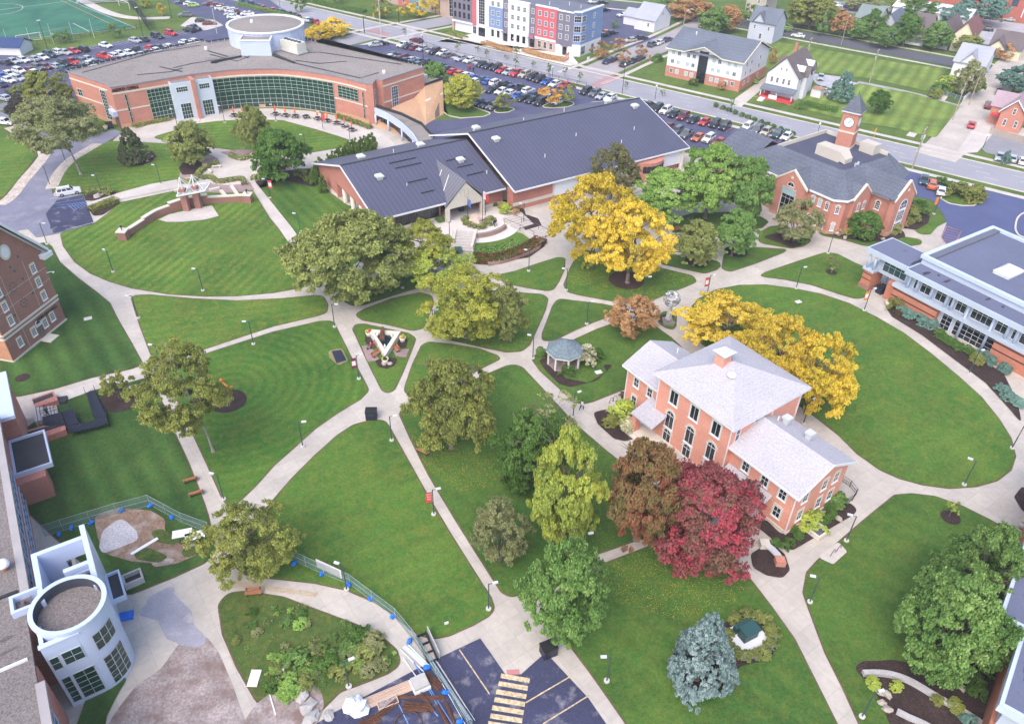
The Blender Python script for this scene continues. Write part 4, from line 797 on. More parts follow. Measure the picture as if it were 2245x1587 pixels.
    T2,T3=[(r1,wt,zt-.06),(r1,-wt,zt-.06)],[(c1,wb,zb),(c1,-wb,zb)]
    rw=pane(T2,T3,(-.02,0,.02),.07,.93,.08,.9 if kind=='s' else .7)
    sides=[]
    for s in(-1,1):
        mb=MB();E0,E1=[(r0,s*wt,zt-.06),(r1,s*wt,zt-.06)],[(c0,s*wb,zb),(c1,s*wb,zb)]
        cuts=[(.05,.46),(.51,.95)] if kind in'sph' else [(.04,.33),(.37,.65),(.69,.96)]
        for u0,u1 in cuts:
            q=pane(E0,E1,(0,s*.018,.006),u0,u1,.1,.9);mb.add(q.v,q.f)
        sides.append(mb.mesh('side_window',CARGL))
    wh=MB();wh.add(*(lambda m:(m.v,m.f))(cyl_y(wr,.22,14)),0);m2=cyl_y(wr*.62,.235,10);wh.add(m2.v,m2.f,1)
    return dict(body=b.mesh('car_body',[PAINT['W'],TRIMB,HEADL,TAILL]),ws=ws.mesh('windshield',CARGL),rw=rw.mesh('rear_window',CARGL),sw=sides,wh=wh.mesh('wheel',[TYRE,RIM]),wp=[(fx,s*(w-.10),wr) for s in(-1,1)]+[(rx,s*(w-.10),wr) for s in(-1,1)])
def cyl_y(r,w,n):
    return MB().tube((0,-w/2,0),(0,w/2,0),r,r,n)
CP={}
TN=dict(s='sedan',u='SUV',p='pickup truck',v='minivan',h='hatchback')
def car(kind,col,x,y,head,label,group,name=None,flip=False,zg=.05,zc=.75):
    if kind not in CP: CP[kind]=car_proto(kind)
    p=CP[kind];c=g(x,y,zc);nm=name or ('pickup_truck' if kind=='p' else 'parked_car')
    o=tag(link(nm,p['body'],None,(c[0],c[1],zg),PI/2-head+(PI if flip else 0)),label,{'p':'pickup truck','v':'minivan','u':'suv'}.get(kind,'car'),group)
    o.material_slots[0].link='OBJECT';o.material_slots[0].material=PAINT[col]
    link('windshield',p['ws'],o);link('rear_window',p['rw'],o)
    for m in p['sw']: link('side_window',m,o)
    for q in p['wp']: link('wheel',p['wh'],o,q)
    return o
CARS=[]
def row(s,head,where,group,sc=3.7417,ox=0,oy=0,fl=None,**k):
    """'x,y,Ct ...' photo positions of a row, labelled by colour, kind and neighbours"""
    it=[]
    for i,q in enumerate(s.split()):
        x,y,c=q.split(',');it.append((float(x)/sc+ox,float(y)/sc+oy,c[0],c[1] if len(c)>1 else 's'))
    d=lambda t:PNAME[t[2]]+' '+TN[t[3]]
    art=lambda w:('an ' if w[0] in'aeio' else 'a ')+w
    for i,t in enumerate(it):
        l=d(t)
        if i==0: l+=' at the near-building end, next to '+art(d(it[1])) if False else ' first in line beside '+art(d(it[1]))
        elif i==len(it)-1: l+=' last in line after '+art(d(it[-2]))
        else: l+=' between '+art(d(it[i-1]))+' and '+art(d(it[i+1]))
        l=l+', '+where
        CARS.append((t[3],t[2],t[0],t[1],head,l,group,(fl[i%len(fl)]=='1') if fl else (i*7%3==0),k))
HB=math.radians(35.6)
# car lot beyond the curved hall
HL=LA_
E1='lot by the sports field'
row('40,510,K 110,500,S 190,490,W 270,480,S 345,468,W 408,447,Du 463,428,Wu 535,428,S 605,417,R 680,405,Ku 865,370,W 1108,330,S 1172,322,K 1290,298,Ku 1400,272,Ru 1553,248,Ku 1592,230,Dp',HL,'field-side row',E1)
row('0,618,B 75,605,W 155,580,Wv 235,570,M 310,555,Gu 375,545,M 450,540,S 525,520,Ku 590,508,Rp 660,500,Gu 725,483,S 850,460,Rp 925,460,Wu 985,440,W 1060,432,W 1125,412,Kp 1240,395,R 1310,390,K 1375,380,W 1520,350,W 1600,340,W',HL,'upper middle row',E1)
row('0,690,N 70,655,W 150,640,S 230,630,S 290,595,W 525,565,D 665,540,K 735,525,W 800,515,K 940,485,M 1005,480,S 1070,468,S 1150,445,S 1210,432,G 1290,415,W',HL,'lower middle row',E1)
row('35,800,S 105,775,Ku 185,750,Ku 270,740,S',HL,'short bottom row',E1)
# lot above the round drum
E2='upper lot above the round drum'
HM=math.radians(-35)
row('1490,16,D 1555,30,W 1585,42,Lh 1715,30,M 1780,40,M 1810,65,W 1850,75,T 1895,85,W 1955,100,M 2025,112,W',math.radians(70),'far row by the drum',E2)
row('1520,122,Gu 1655,165,K 1717,187,M',math.radians(75),'by the paved verge',E2)
row('120,18,D 185,30,Nu 255,48,D 290,65,R 365,80,R 425,95,Gu 455,101,G 500,110,M 540,122,N 580,142,M 645,160,W 680,167,K 725,180,R',HM,'row by the hedge',E2,ox=500)
row('25,82,W 85,98,M 160,112,W 20,115,S 45,137,W',math.radians(80),'cluster at the drum',E2,ox=500)
# street-side lot
E3='lot along the main street'
row('1435,365,W 1480,378,K 1535,388,M 1595,397,S 1695,423,Ku 1760,433,W 1805,450,G 1910,478,S 1980,492,W',HB,'fence row, town end',E3,ox=500,fl='1101')
row('210,525,K 265,540,K 330,555,Ku 375,575,R 430,590,S 497,600,Rp 562,612,Tu 627,632,Ku 683,650,Ku 745,670,Bh 810,687,W 888,699,R',HB,'long street fence row',E3,ox=1000,fl='1')
row('1065,748,Ku 1140,765,Gu 1195,787,S 1265,797,W',HB,'row by the hall ridge',E3,ox=1000,fl='1')
row('1575,862,K 1650,887,Ku 1720,905,Wu 1790,932,K 1865,955,Mu 1950,980,K 2040,997,R 2125,1015,Ku 2205,1035,Ku 2390,1040,Wu 2470,1062,Gu 2545,1078,Tv 2640,1096,Dp 2712,1116,W',HB,'ball-shrub row',E3,ox=1000,fl='1')
row('1740,1038,M 1812,1072,Gu 1890,1099,Gp 1985,1125,O 2072,1135,Wu 2160,1162,R 2420,1215,M',HB,'row behind the hall',E3,ox=1000,fl='1')
row('1360,447,D 1455,467,Mv 1515,487,S 1570,502,N 1635,503,K 1735,535,D 1800,560,K 1850,582,R 1905,600,O 1958,614,W',HB,'middle row, town end',E3,ox=500,fl='0')
row('140,632,B 220,648,D 265,667,B 325,677,Wu 400,692,Ku 455,714,N 525,724,Kp 590,744,Wu 640,772,N',HB,'middle row, hall side',E3,ox=1000,fl='0')
row('1320,470,W 1390,485,M 1440,500,N 1500,520,N 1545,532,G',HB,'inner row, town end',E3,ox=500,fl='1')
row('145,670,W 295,734,K 370,747,W 435,764,W 500,784,B 545,802,K 620,817,K 690,837,Ku 745,800,W 838,829,W',HB,'inner row, hall side',E3,ox=1000,fl='1')
row('110,807,S 185,837,K 245,857,K 305,872,Gu',HB,'short row beside the yellow tree',E3,ox=1000,fl='1')
row('1205,364,S 1260,352,K',math.radians(65),'entrance corner',E3,ox=500)
# side street, apartment lot and back street
E4='cars on the side street'
row('1245,500,N 1292,483,K 1385,525,K 1455,497,K 1510,475,K 1610,364,Du 1665,349,W 1735,322,N',math.radians(35),'at the side street kerb',E4,ox=1000)
row('1220,267,O 1215,288,K 1277,267,K 1430,328,T 1468,316,K 1522,310,K 1370,122,W 1455,112,W 1200,22,K 1130,12,W 1215,80,K 1545,74,W',math.radians(60),'apartment lot',"cars behind the apartments",ox=1000)
row('820,38,W 865,42,N 840,77,M 1180,85,B 1235,95,D 1960,222,K 2075,135,K 2135,148,S 2205,150,Wp',math.radians(-65),'by the far mill',"cars by the far mill",sc=3.4806,ox=1600)
row('2060,1195,S 2160,1205,S 2240,1224,W',math.radians(30),'small lot across the street','cars in the small lot',sc=3.4806,ox=1600)
row('1485,500,D 1545,535,Ou 1615,580,W',math.radians(25),'lot of the clock building','cars by the clock building',sc=3.4806,ox=1600,oy=250)
row('695,588,S 715,682,Sp 765,715,S',math.radians(20),'yard of the porch house','cars in the yard of the porch house',sc=3.4806,ox=1600)
ONE=[('u','W',149,417,az((133,431),(171,424)),'white SUV parked at the blue-marked driveway bays','white suv',1.0),
 ('s','W',11,267,math.radians(100),'white car driving in on the driveway, cut by the picture edge','driveway car',.7),
 ('s','W',1750,78,math.radians(-62),'white sedan passing on the dark back street','street car',.7),('s','K',2191,201,math.radians(30),'black convertible farthest up the concrete side street','street car',.7),('u','M',2167,231,math.radians(30),'maroon car in the middle of the concrete side street','street car',.7),('s','R',2131,273,math.radians(30),'bright red car lowest on the concrete side street','street car',.7),
 ('s','M',913,88,math.radians(-60),'maroon sedan stopped at the crossing entrance','street car',.7)]
for k,c,x,y,h,l,_,z in ONE: car(k,c,x,y,h,l,None,name='parked_car' if 'parked' in l else 'car',zg=.1 if x<200 else .06,zc=z)
from collections import Counter
cn=Counter(c[5] for c in CARS);seen=Counter();ordn=['first','second','third','fourth','fifth','sixth']
for k,c,x,y,h,l,gp,fl,kw in CARS:
    if cn[l]>1: seen[l]+=1;l=ordn[seen[l]-1]+' '+l
    if len(l.split())>16: l=l.replace('between a ','between ').replace(' and a ',' and ')
    car(k,c,x,y,h,l,gp,flip=fl,zg=.065)
# ================================================================ CAMPUS BUILDINGS
BRICK=mk('salmon brick',(.72,.33,.245),.85,.07,1.2,fine=.20,fscale=5,band=.6,bandk=.93,stretch=(1,1,2.5))
BRICK2=mk('orange red brick',(.50,.222,.165),.85,.08,1.2,fine=.22,fscale=5,band=.6,bandk=.92,stretch=(1,1,2.5))
BRICK3=mk('red brick',(.47,.195,.155),.85,.08,1.2,fine=.24,fscale=5,stretch=(1,1,2.5))
BRICK4=mk('brown brick',(.32,.16,.13),.85,.08,1.2,fine=.20,fscale=6,stretch=(1,1,2.5))
TANB=mk('tan block',(.52,.32,.20),.85,.06,1.2,fine=.12,fscale=4)
STONE=mk('pale stone',(.62,.57,.49),.8,.08,1,fine=.08);WHITE=mk('white trim',(.74,.74,.76),.55,.05);PALEBLUE=mk('pale blue metal panel',(.50,.57,.74),.4,.05,.6,spec=.5)
GREYBLUE=mk('pale grey metal',(.46,.52,.62),.4,.06,.6,spec=.5);SHEETW=mk('white sheet wall',(.66,.70,.77),.6,.05,.5)
GL_G=glass('green tinted glass',(.009,.045,.034));GL_D=glass('dark glass',(.012,.016,.022));GL_B=glass('bluish glass',(.05,.09,.13));GL_T=glass('teal glass',(.02,.075,.085));GL_L=glass('light blind glass',(.34,.46,.48),.3)
SHING=mk('pale grey shingle',(.44,.42,.455),.9,.06,.8,fine=.2,fscale=6,band=.22,bandk=.95)
SHING_B=mk('blue grey shingle',(.115,.128,.165),.9,.12,.8,fine=.34,fscale=5,band=.5,bandk=.85)
SEAM=mk('standing seam roof',(.085,.086,.135),.5,.10,.35,fine=.06,fscale=3,band=1.,bandax=0,bandk=.68,spec=.5)
SEAM2=mk('weathered seam roof',(.15,.145,.17),.5,.10,.35,fine=.06,fscale=3,band=.9,bandax=1,bandk=.6,spec=.5)
MEMB=mk('roof membrane',(.13,.142,.215),.8,.10,.25,fine=.07,fscale=3,stain=((.06,.065,.09),.66,.8,.3))
GRAVR=mk('gravel roof',(.25,.222,.205),.95,.14,.25,fine=.34,fscale=4.5,stain=((.11,.10,.105),.60,.80,.09))
GRAVL=mk('speckled gravel roof',(.185,.16,.155),.95,.10,.4,fine=.42,fscale=7,stain=((.13,.12,.12),.62,.8,.2))
TAR=mk('black roof patch',(.045,.046,.055),.8,.2);DARKM=mk('dark metal',(.035,.037,.042),.5,.1);GALV=mk('galvanised metal',(.5,.51,.53),.4,.1,spec=.5)
UNIT=mk('beige unit housing',(.52,.47,.41),.6,.06);DOORM=mk('brown door',(.16,.12,.10),.6,.1);LETT=mk('dark letters',(.008,.008,.009),.5,0)
APART=set('rake_trim snow_guard eave_trim brick_wall gable_wall plinth wall stone_band brick_course downpipe vent_pipe roof_curb valley_flashing coping cornice spandrel diamond_stone roof_stain drain_pipe pier foundation roof_deck roof_slab white_wall parapet wall_band roof_seam ridge_cap front_wall sill_band roof_streak roof_pipe white_band wall_joint porch_step window_well base_course canopy_roof hand_rail porch_column tower_band planter_wall step porch_post roof_vent rear_wing'.split())-{'roof_vent'}
class Bld:
    def __init__(s,name,label,azd,ox,oy,cat='building',group=None):
        """ox,oy: origin in the frame turned by azd; all later coordinates are in that same turned frame"""
        s.F=Fr(azd);s.o=(ox,oy);w=s.F.w(ox,oy);s.root=thing(name,label,cat,(w[0],w[1],0),-math.radians(azd),group)
    def part(s,name,mb,mat,parent=None,smooth=False):
        mb.v=[(v[0]-s.o[0],v[1]-s.o[1],v[2]) for v in mb.v]
        if name in APART:
            par=list(range(len(mb.v)))
            def fd(i):
                while par[i]!=i: par[i]=par[par[i]];i=par[i]
                return i
            for f in mb.f:
                for i in f[1:]: par[fd(i)]=fd(f[0])
            gr={}
            for f,mi in zip(mb.f,mb.m): gr.setdefault(fd(f[0]),[]).append((f,mi))
            if 1<len(gr)<40:
                for fs in gr.values():
                    ix=sorted({i for f,_ in fs for i in f});mp={i:k for k,i in enumerate(ix)};q=MB();q.add([mb.v[i] for i in ix],[tuple(mp[i] for i in f) for f,_ in fs]);q.m=[m_ for _,m_ in fs];o=q.build(name,mat,parent or s.root,smooth)
                return o
        return mb.build(name,mat,parent or s.root,smooth)
    def win(s,face,c,sgn,a,z,w,h,nx=2,ny=2,fm=None,pm=None,sill=True,arch=False,name='window',hood=None,fw=.1,parent=None,out=.05):
        """window centred at a along the wall, its middle at height z"""
        x,y=(c+sgn*.004,a) if face=='x' else (a,c+sgn*.004);n=(sgn,0) if face=='x' else (0,sgn)
        return put_window(s.root,x-s.o[0],y-s.o[1],z-h/2,math.atan2(n[1],n[0])+PI/2,w,h,nx,ny,fm or WHITE,pm or GL_D,sill,arch,name,hood,fw,out)
WC={}
def put_window(par,x,y,z,ang,w,h,nx=2,ny=2,fm=None,pm=None,sill=True,arch=False,name='window',hood=None,fw=.1,out=.05):
    key=(round(w,2),round(h,2),nx,ny,fm.name,pm.name,sill,arch,hood.name if hood else '',fw,out)
    if key not in WC:
        f=MB();p=MB();a=w/2;hs=h-(a if arch else 0)
        f.box(-a,-out,0,-a+fw,.02,hs);f.box(a-fw,-out,0,a,.02,hs);f.box(-a+fw,-out,0,a-fw,.02,fw)
        if not arch: f.box(-a+fw,-out,h-fw,a-fw,.02,h)
        else:
            N=10
            for i in range(N):
                t0,t1=PI*i/N,PI*(i+1)/N;c=[(r*math.cos(t),y_,hs+r*math.sin(t)) for r in (a-fw,a) for t in (t0,t1) for y_ in (-out,.02)]
                f.add(c,[(0,4,6,2),(1,3,7,5),(0,2,3,1),(4,5,7,6)])
            f.box(-a+fw,-out,hs-.03,a-fw,.0,hs+.04)
        mw=min(.05,fw*.6) if fw<.2 else fw*.45
        for i in range(1,nx): X=-a+fw+(w-2*fw)*i/nx;f.box(X-mw/2,-out*.8,fw,X+mw/2,.0,hs-fw*.5+(a*.8 if arch and i*2==nx else 0))
        for j in range(1,ny): Z_=fw+(hs-2*fw)*j/ny;f.box(-a+fw,-out*.8,Z_-mw/2,a-fw,.0,Z_+mw/2)
        if sill: f.box(-a-.1,-out-.08,-.14,a+.1,.02,-.002)
        if hood: 
            if not arch: f.box(-a-.08,-out-.03,h+.002,a+.08,.02,h+.26,1);f.box(-a-.13,-out-.01,0,-a-.002,.02,h+.1,1);f.box(a+.002,-out-.01,0,a+.13,.02,h+.1,1)
            else:
                for i in range(10):
                    t0,t1=PI*i/10,PI*(i+1)/10;c=[(r*math.cos(t),y_,hs+r*math.sin(t)) for r in (a+.002,a+.2) for t in (t0,t1) for y_ in (-out-.03,.02)];f.add(c,[(0,4,6,2),(0,2,3,1),(4,5,7,6)],1)
        p.box(-a+fw*.5,-out*.35,fw*.5,a-fw*.5,.012,hs-(fw*.5 if not arch else 0))
        if arch: p.prism([( (a-fw*.4)*math.cos(PI*i/12),(a-fw*.4)*math.sin(PI*i/12)) for i in range(13)],0,1) if False else p.add([((a-fw*.4)*math.cos(PI*i/12),-out*.35,hs+(a-fw*.4)*math.sin(PI*i/12)) for i in range(13)],[tuple(range(13))])
        WC[key]=(f.mesh('window',[fm,hood or fm]),p.mesh('pane',pm))
    f,p=WC[key];o=link(name,f,par,(x,y,z),ang);link('pane',p,o);return o
def hip(mb,x0,x1,y0,y1,z,ax,ay,az_,bx=None,by=None):
    """hip roof to one apex, or to a ridge from a to b"""
    if bx is None: return mb.add([(x0,y0,z),(x1,y0,z),(x1,y1,z),(x0,y1,z),(ax,ay,az_)],[(0,1,4),(1,2,4),(2,3,4),(3,0,4)])
def gable(mb,x0,x1,y0,y1,z,zr,axis='y',t=.18):
    """closed gable roof shell with thickness t; ridge along axis"""
    if axis=='y':
        m=(x0+x1)/2;pr=[(x0,z),(m,zr),(x1,z),(x1,z-t),(m,zr-t),(x0,z-t)];f=lambda p,y:(p[0],y,p[1]);a,b=y0,y1
    else:
        m=(y0+y1)/2;pr=[(y0,z),(m,zr),(y1,z),(y1,z-t),(m,zr-t),(y0,z-t)];f=lambda p,x:(x,p[0],p[1]);a,b=x0,x1
    vs=[f(p,a) for p in pr]+[f(p,b) for p in pr];mb.add(vs,[(i,(i+1)%6,6+(i+1)%6,6+i) for i in range(6)]+[(5,4,1,0),(4,3,2,1),(6,7,10,11),(7,8,9,10)]);return mb
def gable_end(mb,x0,x1,y,z,zr,axis='y',th=.25,mi=0):
    """triangular wall under a gable"""
    m=(x0+x1)/2
    if axis=='y': p=lambda a,zz,d:(a,y+d,zz)
    else: p=lambda a,zz,d:(y+d,a,zz)
    return mb.add([p(x0,z,0),p(x1,z,0),p(m,zr,0),p(x0,z,th),p(x1,z,th),p(m,zr,th)],[(0,1,2),(5,4,3),(0,3,4,1),(1,4,5,2),(2,5,3,0)],mi)
def rim(mb,x0,x1,y0,y1,z0,z1,t=.3,mi=0):
    mb.box(x0,y0,z0,x1,y0+t,z1,mi);mb.box(x0,y1-t,z0,x1,y1,z1,mi);mb.box(x0,y0+t,z0,x0+t,y1-t,z1,mi);return mb.box(x1-t,y0+t,z0,x1,y1-t,z1,mi)
def text(par,s,size,loc,rot,mat,name='lettering',ext=.03,align='CENTER'):
    c=bpy.data.curves.new(name,'FONT');c.body=s;c.size=size;c.extrude=ext;c.align_x=align;c.space_character=1.05;t=bpy.data.objects.new(name,c);me=bpy.data.meshes.new_from_object(t);bpy.data.objects.remove(t);me.materials.clear();me.materials.append(mat);o=link(name,me)
    o.parent=par;o.location=loc;o.rotation_euler=rot;return o
# ---------------- the old brick hall with hip roof
B=Bld('brick_hall','salmon brick hall with pale grey hip roof, two lower wings and arched windows',-36.5,70,47)
B.part('wall',MB().box(63.4,40.6,0,76.7,53.1,10.05).box(64.05,30.6,0,73.6,40.597,6.75).box(64.6,53.103,0,73.2,60,6.6),BRICK)
B.part('foundation',MB().box(63.28,40.5,0,76.8,53.2,.55).box(63.95,30.5,0,73.7,40.45,.5).box(64.5,53.25,0,73.3,60.1,.5),STONE)
R_m=MB();hip(R_m,62.7,77.4,39.95,53.8,10.35,69.6,46.9,13.5);B.part('roof',R_m,SHING)
B.part('eave_trim',rim(MB(),62.75,77.35,40,53.75,10.0,10.33,.72).box(63.2,40.4,9.55,76.9,40.59,9.995).box(63.2,40.6,9.55,63.39,53.3,9.995),WHITE)
w=MB();gable(w,63.45,74.2,30.05,40.6,6.95,9.35);rf=B.part('roof',w,SHING)
w=MB();gable(w,64.0,73.8,53.1,60.6,6.75,8.95);B.part('roof',w,SHING)
w=MB();gable_end(w,64.05,73.6,30.6,6.75,9.1);gable_end(w,64.6,73.2,59.75,6.6,8.65);B.part('gable_wall',w,BRICK)
w=MB();w.box(63.35,30.05,6.60,63.62,40.6,6.9).box(63.95,53.1,6.4,64.2,60.6,6.7)
for a,b,y,za,zb in ((63.35,68.82,29.98,6.62,9.1),(74.3,68.82,29.98,6.62,9.1)):
    w.add([(a,y,za),(b,y,zb),(b,y,zb+.32),(a,y,za+.32),(a,y+.12,za),(b,y+.12,zb),(b,y+.12,zb+.32),(a,y+.12,za+.32)],[(0,1,2,3),(7,6,5,4),(0,4,5,1),(3,2,6,7)])
B.part('eave_trim',w,WHITE)
w=MB()
for x,y,z in ((63.33,53.0,10),(63.33,40.7,10),(76.3,40.53,10),(70.8,40.53,10)): w.box(x-.06,y-.06,.2,x+.06,y+.06,z)
for x,y,z in ((63.98,30.7,6.7),(64.53,59.9,6.5)): w.box(x-.06,y-.06,.2,x+.06,y+.06,z)
B.part('downpipe',w,WHITE)
for y,z in ((50.2,8.1),(46.6,8.1),(42.95,8.1)): B.win('x',63.4,-1,y,z,1.5,2.3,2,1,hood=STONE,fw=.14)
for y in (50.25,46.62,43.0): B.win('x',63.4,-1,y,4.35,1.55,3.,2,1,arch=True,hood=STONE,fw=.14);B.win('x',63.4,-1,y,1.6,1.5,2.3,2,1,arch=True,hood=STONE,fw=.14)
for x,z,h in ((64.6,8.35,2.2),(67.9,8.35,2.2),(64.55,4.5,2.4)): B.win('y',40.6,-1,x,z,.85,h,1,2,fw=.12,pm=GL_B)
for y in (38.05,35.15,32.47): B.win('x',64.05,-1,y,5.35,1.15,1.75,2,2,hood=STONE,fw=.13)
for y in (35.1,32.5): B.win('x',64.05,-1,y,2.3,1.15,1.75,2,2,hood=STONE,fw=.13)
for x in (65.8,69.35,71.6):
    for z in (5.45,2.35): B.win('y',30.6,-1,x,z,1.05,1.7,2,2,hood=STONE,fw=.13)
for y,z in ((58.05,4.9),(55.4,4.9),(58.07,1.7)): B.win('x',64.6,-1,y,z,1.05,1.6,2,2,hood=STONE,fw=.13)
c=B.part('chimney',MB().box(68.0,47.3,12,69.5,48.7,14.3),BRICK);B.part('chimney_cap',MB().box(67.9,47.2,14.302,69.6,48.8,14.6).add([(67.6,46.9,14.75),(69.9,46.9,14.75),(69.9,49.1,14.75),(67.6,49.1,14.75),(68.75,48,15.5)],[(0,1,4),(1,2,4),(2,3,4),(3,0,4),(3,2,1,0)]),GALV)
B.part('skylight',MB().lathe((67.9,45.6,12.75),[(.62,0),(.6,.2),(.45,.38),(.18,.48)],14),WHITE,smooth=True)
for y in (38.6,35.2): B.part('roof_vent',MB().box(70.9,y-.35,8.4,71.6,y+.35,9.1).box(70.75,y-.5,9.102,71.75,y+.5,9.4),GALV)
B.part('vent_pipe',MB().tube((70.8,57,8),(70.8,57,8.9),.09,.09,8).tube((70.6,39.4,8.4),(70.6,39.4,9.2),.09,.09,8),WHITE)
w=MB();w.add([(60.8,50.8,3.5),(60.8,54.9,3.5),(64.6,54.9,4.7),(63.4,50.8,4.5),(60.8,50.8,3.3),(60.8,54.9,3.3),(64.6,54.9,4.5),(63.4,50.8,4.3)],[(0,1,2,3),(7,6,5,4),(0,4,5,1),(1,5,6,2),(3,7,4,0)]);pr=B.part('porch_roof',w,SHING)
B.part('porch_column',MB().box(61.1,54.0,0,61.9,54.8,3.3),BRICK);B.part('porch_step',MB().box(60.9,50.6,0,63.3,55.2,.55).box(60.3,50.2,0,60.897,55.4,.3),STONE)
w=MB();w.add([(61.6,33.6,2.9),(61.6,40.4,2.9),(64.0,40.4,4.1),(64.0,33.6,4.1),(61.6,33.6,2.75),(61.6,40.4,2.75),(64.0,40.4,3.95),(64.0,33.6,3.95)],[(0,1,2,3),(7,6,5,4),(0,4,5,1),(1,5,6,2),(3,7,4,0)]);B.part('porch_roof',w,SHING)
B.part('window_well',rim(MB(),66.4,68.4,27.6,30.45,0.1,.75,.25),STONE);B.part('well_cover',MB().box(66.67,27.88,.1,68.13,30.4,.5),MEMB)
# ---------------- long hall with seamed roof (two joined gables)
B=Bld('long_hall','long brick hall under dark standing-seam gable roofs with white entrance gable',-33.4,80,140)
def gpoly(mb,x0,x1,ys,zs,t=.25):
    pr=list(zip(ys,zs))+[(y,z-t) for y,z in list(zip(ys,zs))[::-1]];n=len(pr)
    mb.add([(x0,y,z) for y,z in pr]+[(x1,y,z) for y,z in pr],[(i,(i+1)%n,n+(i+1)%n,n+i) for i in range(n)]+[(0,5,4,1),(1,4,3,2),(6,7,10,11),(7,8,9,10)]);return mb
B.part('roof',gpoly(MB(),51.0,79.9,(125.3,141.2,158.6),(4.5,9.5,3.7)),SEAM)
B.part('roof',gpoly(MB(),79.92,127.3,(121.9,140.6,159),(5.05,10.9,4.4)),SEAM)
B.part('wall',MB().box(52,127.2,0,55,130.5,4.2).box(52,147,0,53.2,157.8,3.2).box(55.0,127.6,0,66,129,4.0).box(75,127.2,0,80.5,129,4.0).box(66,130.2,0,75,131,4.2).box(80.5,123.4,-1,126.5,125.6,4.6).box(53.3,150,0,126.5,157.8,3.4),BRICK3)
w=MB();w.add([(52,127.2,3.2),(52,157.8,3.2),(52,157.8,3.55),(52,141.2,9.15),(52,127.2,4.75),(52.6,127.2,3.2),(52.6,157.8,3.2),(52.6,157.8,3.55),(52.6,141.2,9.15),(52.6,127.2,4.75)],[(0,4,3,2,1),(5,6,7,8,9),(0,1,6,5),(2,3,8,7),(3,4,9,8)]);B.part('gable_wall',w,BRICK3)
B.part('inner_wall',MB().box(54.4,131,0,54.6,147,3.2),STONE)
for y in (131.5,135.7,140,144.2): B.part('column',MB().lathe((52.5,y,0),[(.55,0),(.5,.2),(.5,3.3)],14),STONE,smooth=True)
B.part('plinth',MB().box(51.9,147.2,0,52.0,157.9,.6).box(55,127.5,0,66,127.597,.7).box(75.2,127.1,0,80.4,127.197,.8).box(80.5,123.3,1.0,90.4,123.397,1.5),STONE)
for x,w_ in ((58.2,4.2),(63.0,5.0)): B.win('y',127.5,-1,x,1.95,w_,2.3,3,1,fm=DARKM,sill=False,name='window',fw=.09)
# white entrance gable
w=MB();w.add([(65.7,124.9,4.0),(75,124.9,4.0),(70.4,124.9,8.3),(65.7,140,4.0),(75,140,4.0),(70.4,140,8.3),(65.7,124.9,3.75),(75,124.9,3.75),(70.4,124.9,8.05),(65.7,140,3.75),(75,140,3.75),(70.4,140,8.05)],[(0,2,5,3),(1,4,5,2),(6,9,11,8),(7,8,11,10),(0,6,8,2),(2,8,7,1),(0,3,9,6),(1,7,10,4)]);B.part('porch_roof',w,SEAM2)
w=MB();gable_end(w,66.0,74.7,125.1,3.4,7.95,th=.4);w.box(66,125.1,3.0,74.7,125.5,3.398);g_=B.part('entrance_gable',w,STONE)
w=MB()
for a,b,cc,d in ((69.3,5.0,69.3,6.2),(69.3,6.2,70.1,6.6),(70.1,6.6,70.1,5.0),(70.1,5.0,71.0,5.4),(71.0,5.4,71.0,6.4),(71,6.4,70.5,6.7)): w.tube((a,125.08,b),(cc,125.08,d),.05,.05,4)
B.part('emblem',w,mk('faint emblem',(.5,.47,.42)))
for x in (66.35,74.35): B.part('column',MB().box(x-.4,125.0,0,x+.4,125.7,2.998),STONE)
B.win('y',130.2,-1,70.4,1.7,7.6,3.2,6,1,fm=DARKM,sill=False,name='entrance_door',fw=.08)
w=MB()
for x0,x1,y,z in ((50.95,66,125.2,4.2),(74.7,79.9,125.2,4.2),(79.9,127.3,121.8,4.75)): w.box(x0,y,z,x1,y+.12,z+.34)
B.part('eave_trim',w,WHITE)
w=MB()
for x,ys,zs in ((50.93,(125.3,141.2,158.6),(4.5,9.5,3.7)),(79.85,(121.9,140.6,159),(5.05,10.9,4.4)),(127.25,(121.9,140.6,159),(5.05,10.9,4.4))):
    for i in (0,1):
        a,b=(ys[i],zs[i]),(ys[i+1],zs[i+1]);w.add([(x,a[0],a[1]-.3),(x,b[0],b[1]-.3),(x,b[0],b[1]+.06),(x,a[0],a[1]+.06),(x+.12,a[0],a[1]-.3),(x+.12,b[0],b[1]-.3),(x+.12,b[0],b[1]+.06),(x+.12,a[0],a[1]+.06)],[(0,3,2,1),(4,5,6,7),(3,7,6,2),(0,1,5,4)])
B.part('rake_trim',w,WHITE)
B.part('ridge_cap',MB().box(51,141.0,9.42,79.85,141.4,9.58).box(80,140.4,10.83,127.2,140.8,10.98),DARKM)
B.part('panel_wall',MB().box(90.4,122.6,1.4,126.5,123.397,4.7),SHEETW)
B.part('wall_band',MB().box(80.5,123.33,1.3,90.398,123.398,1.7),STONE)
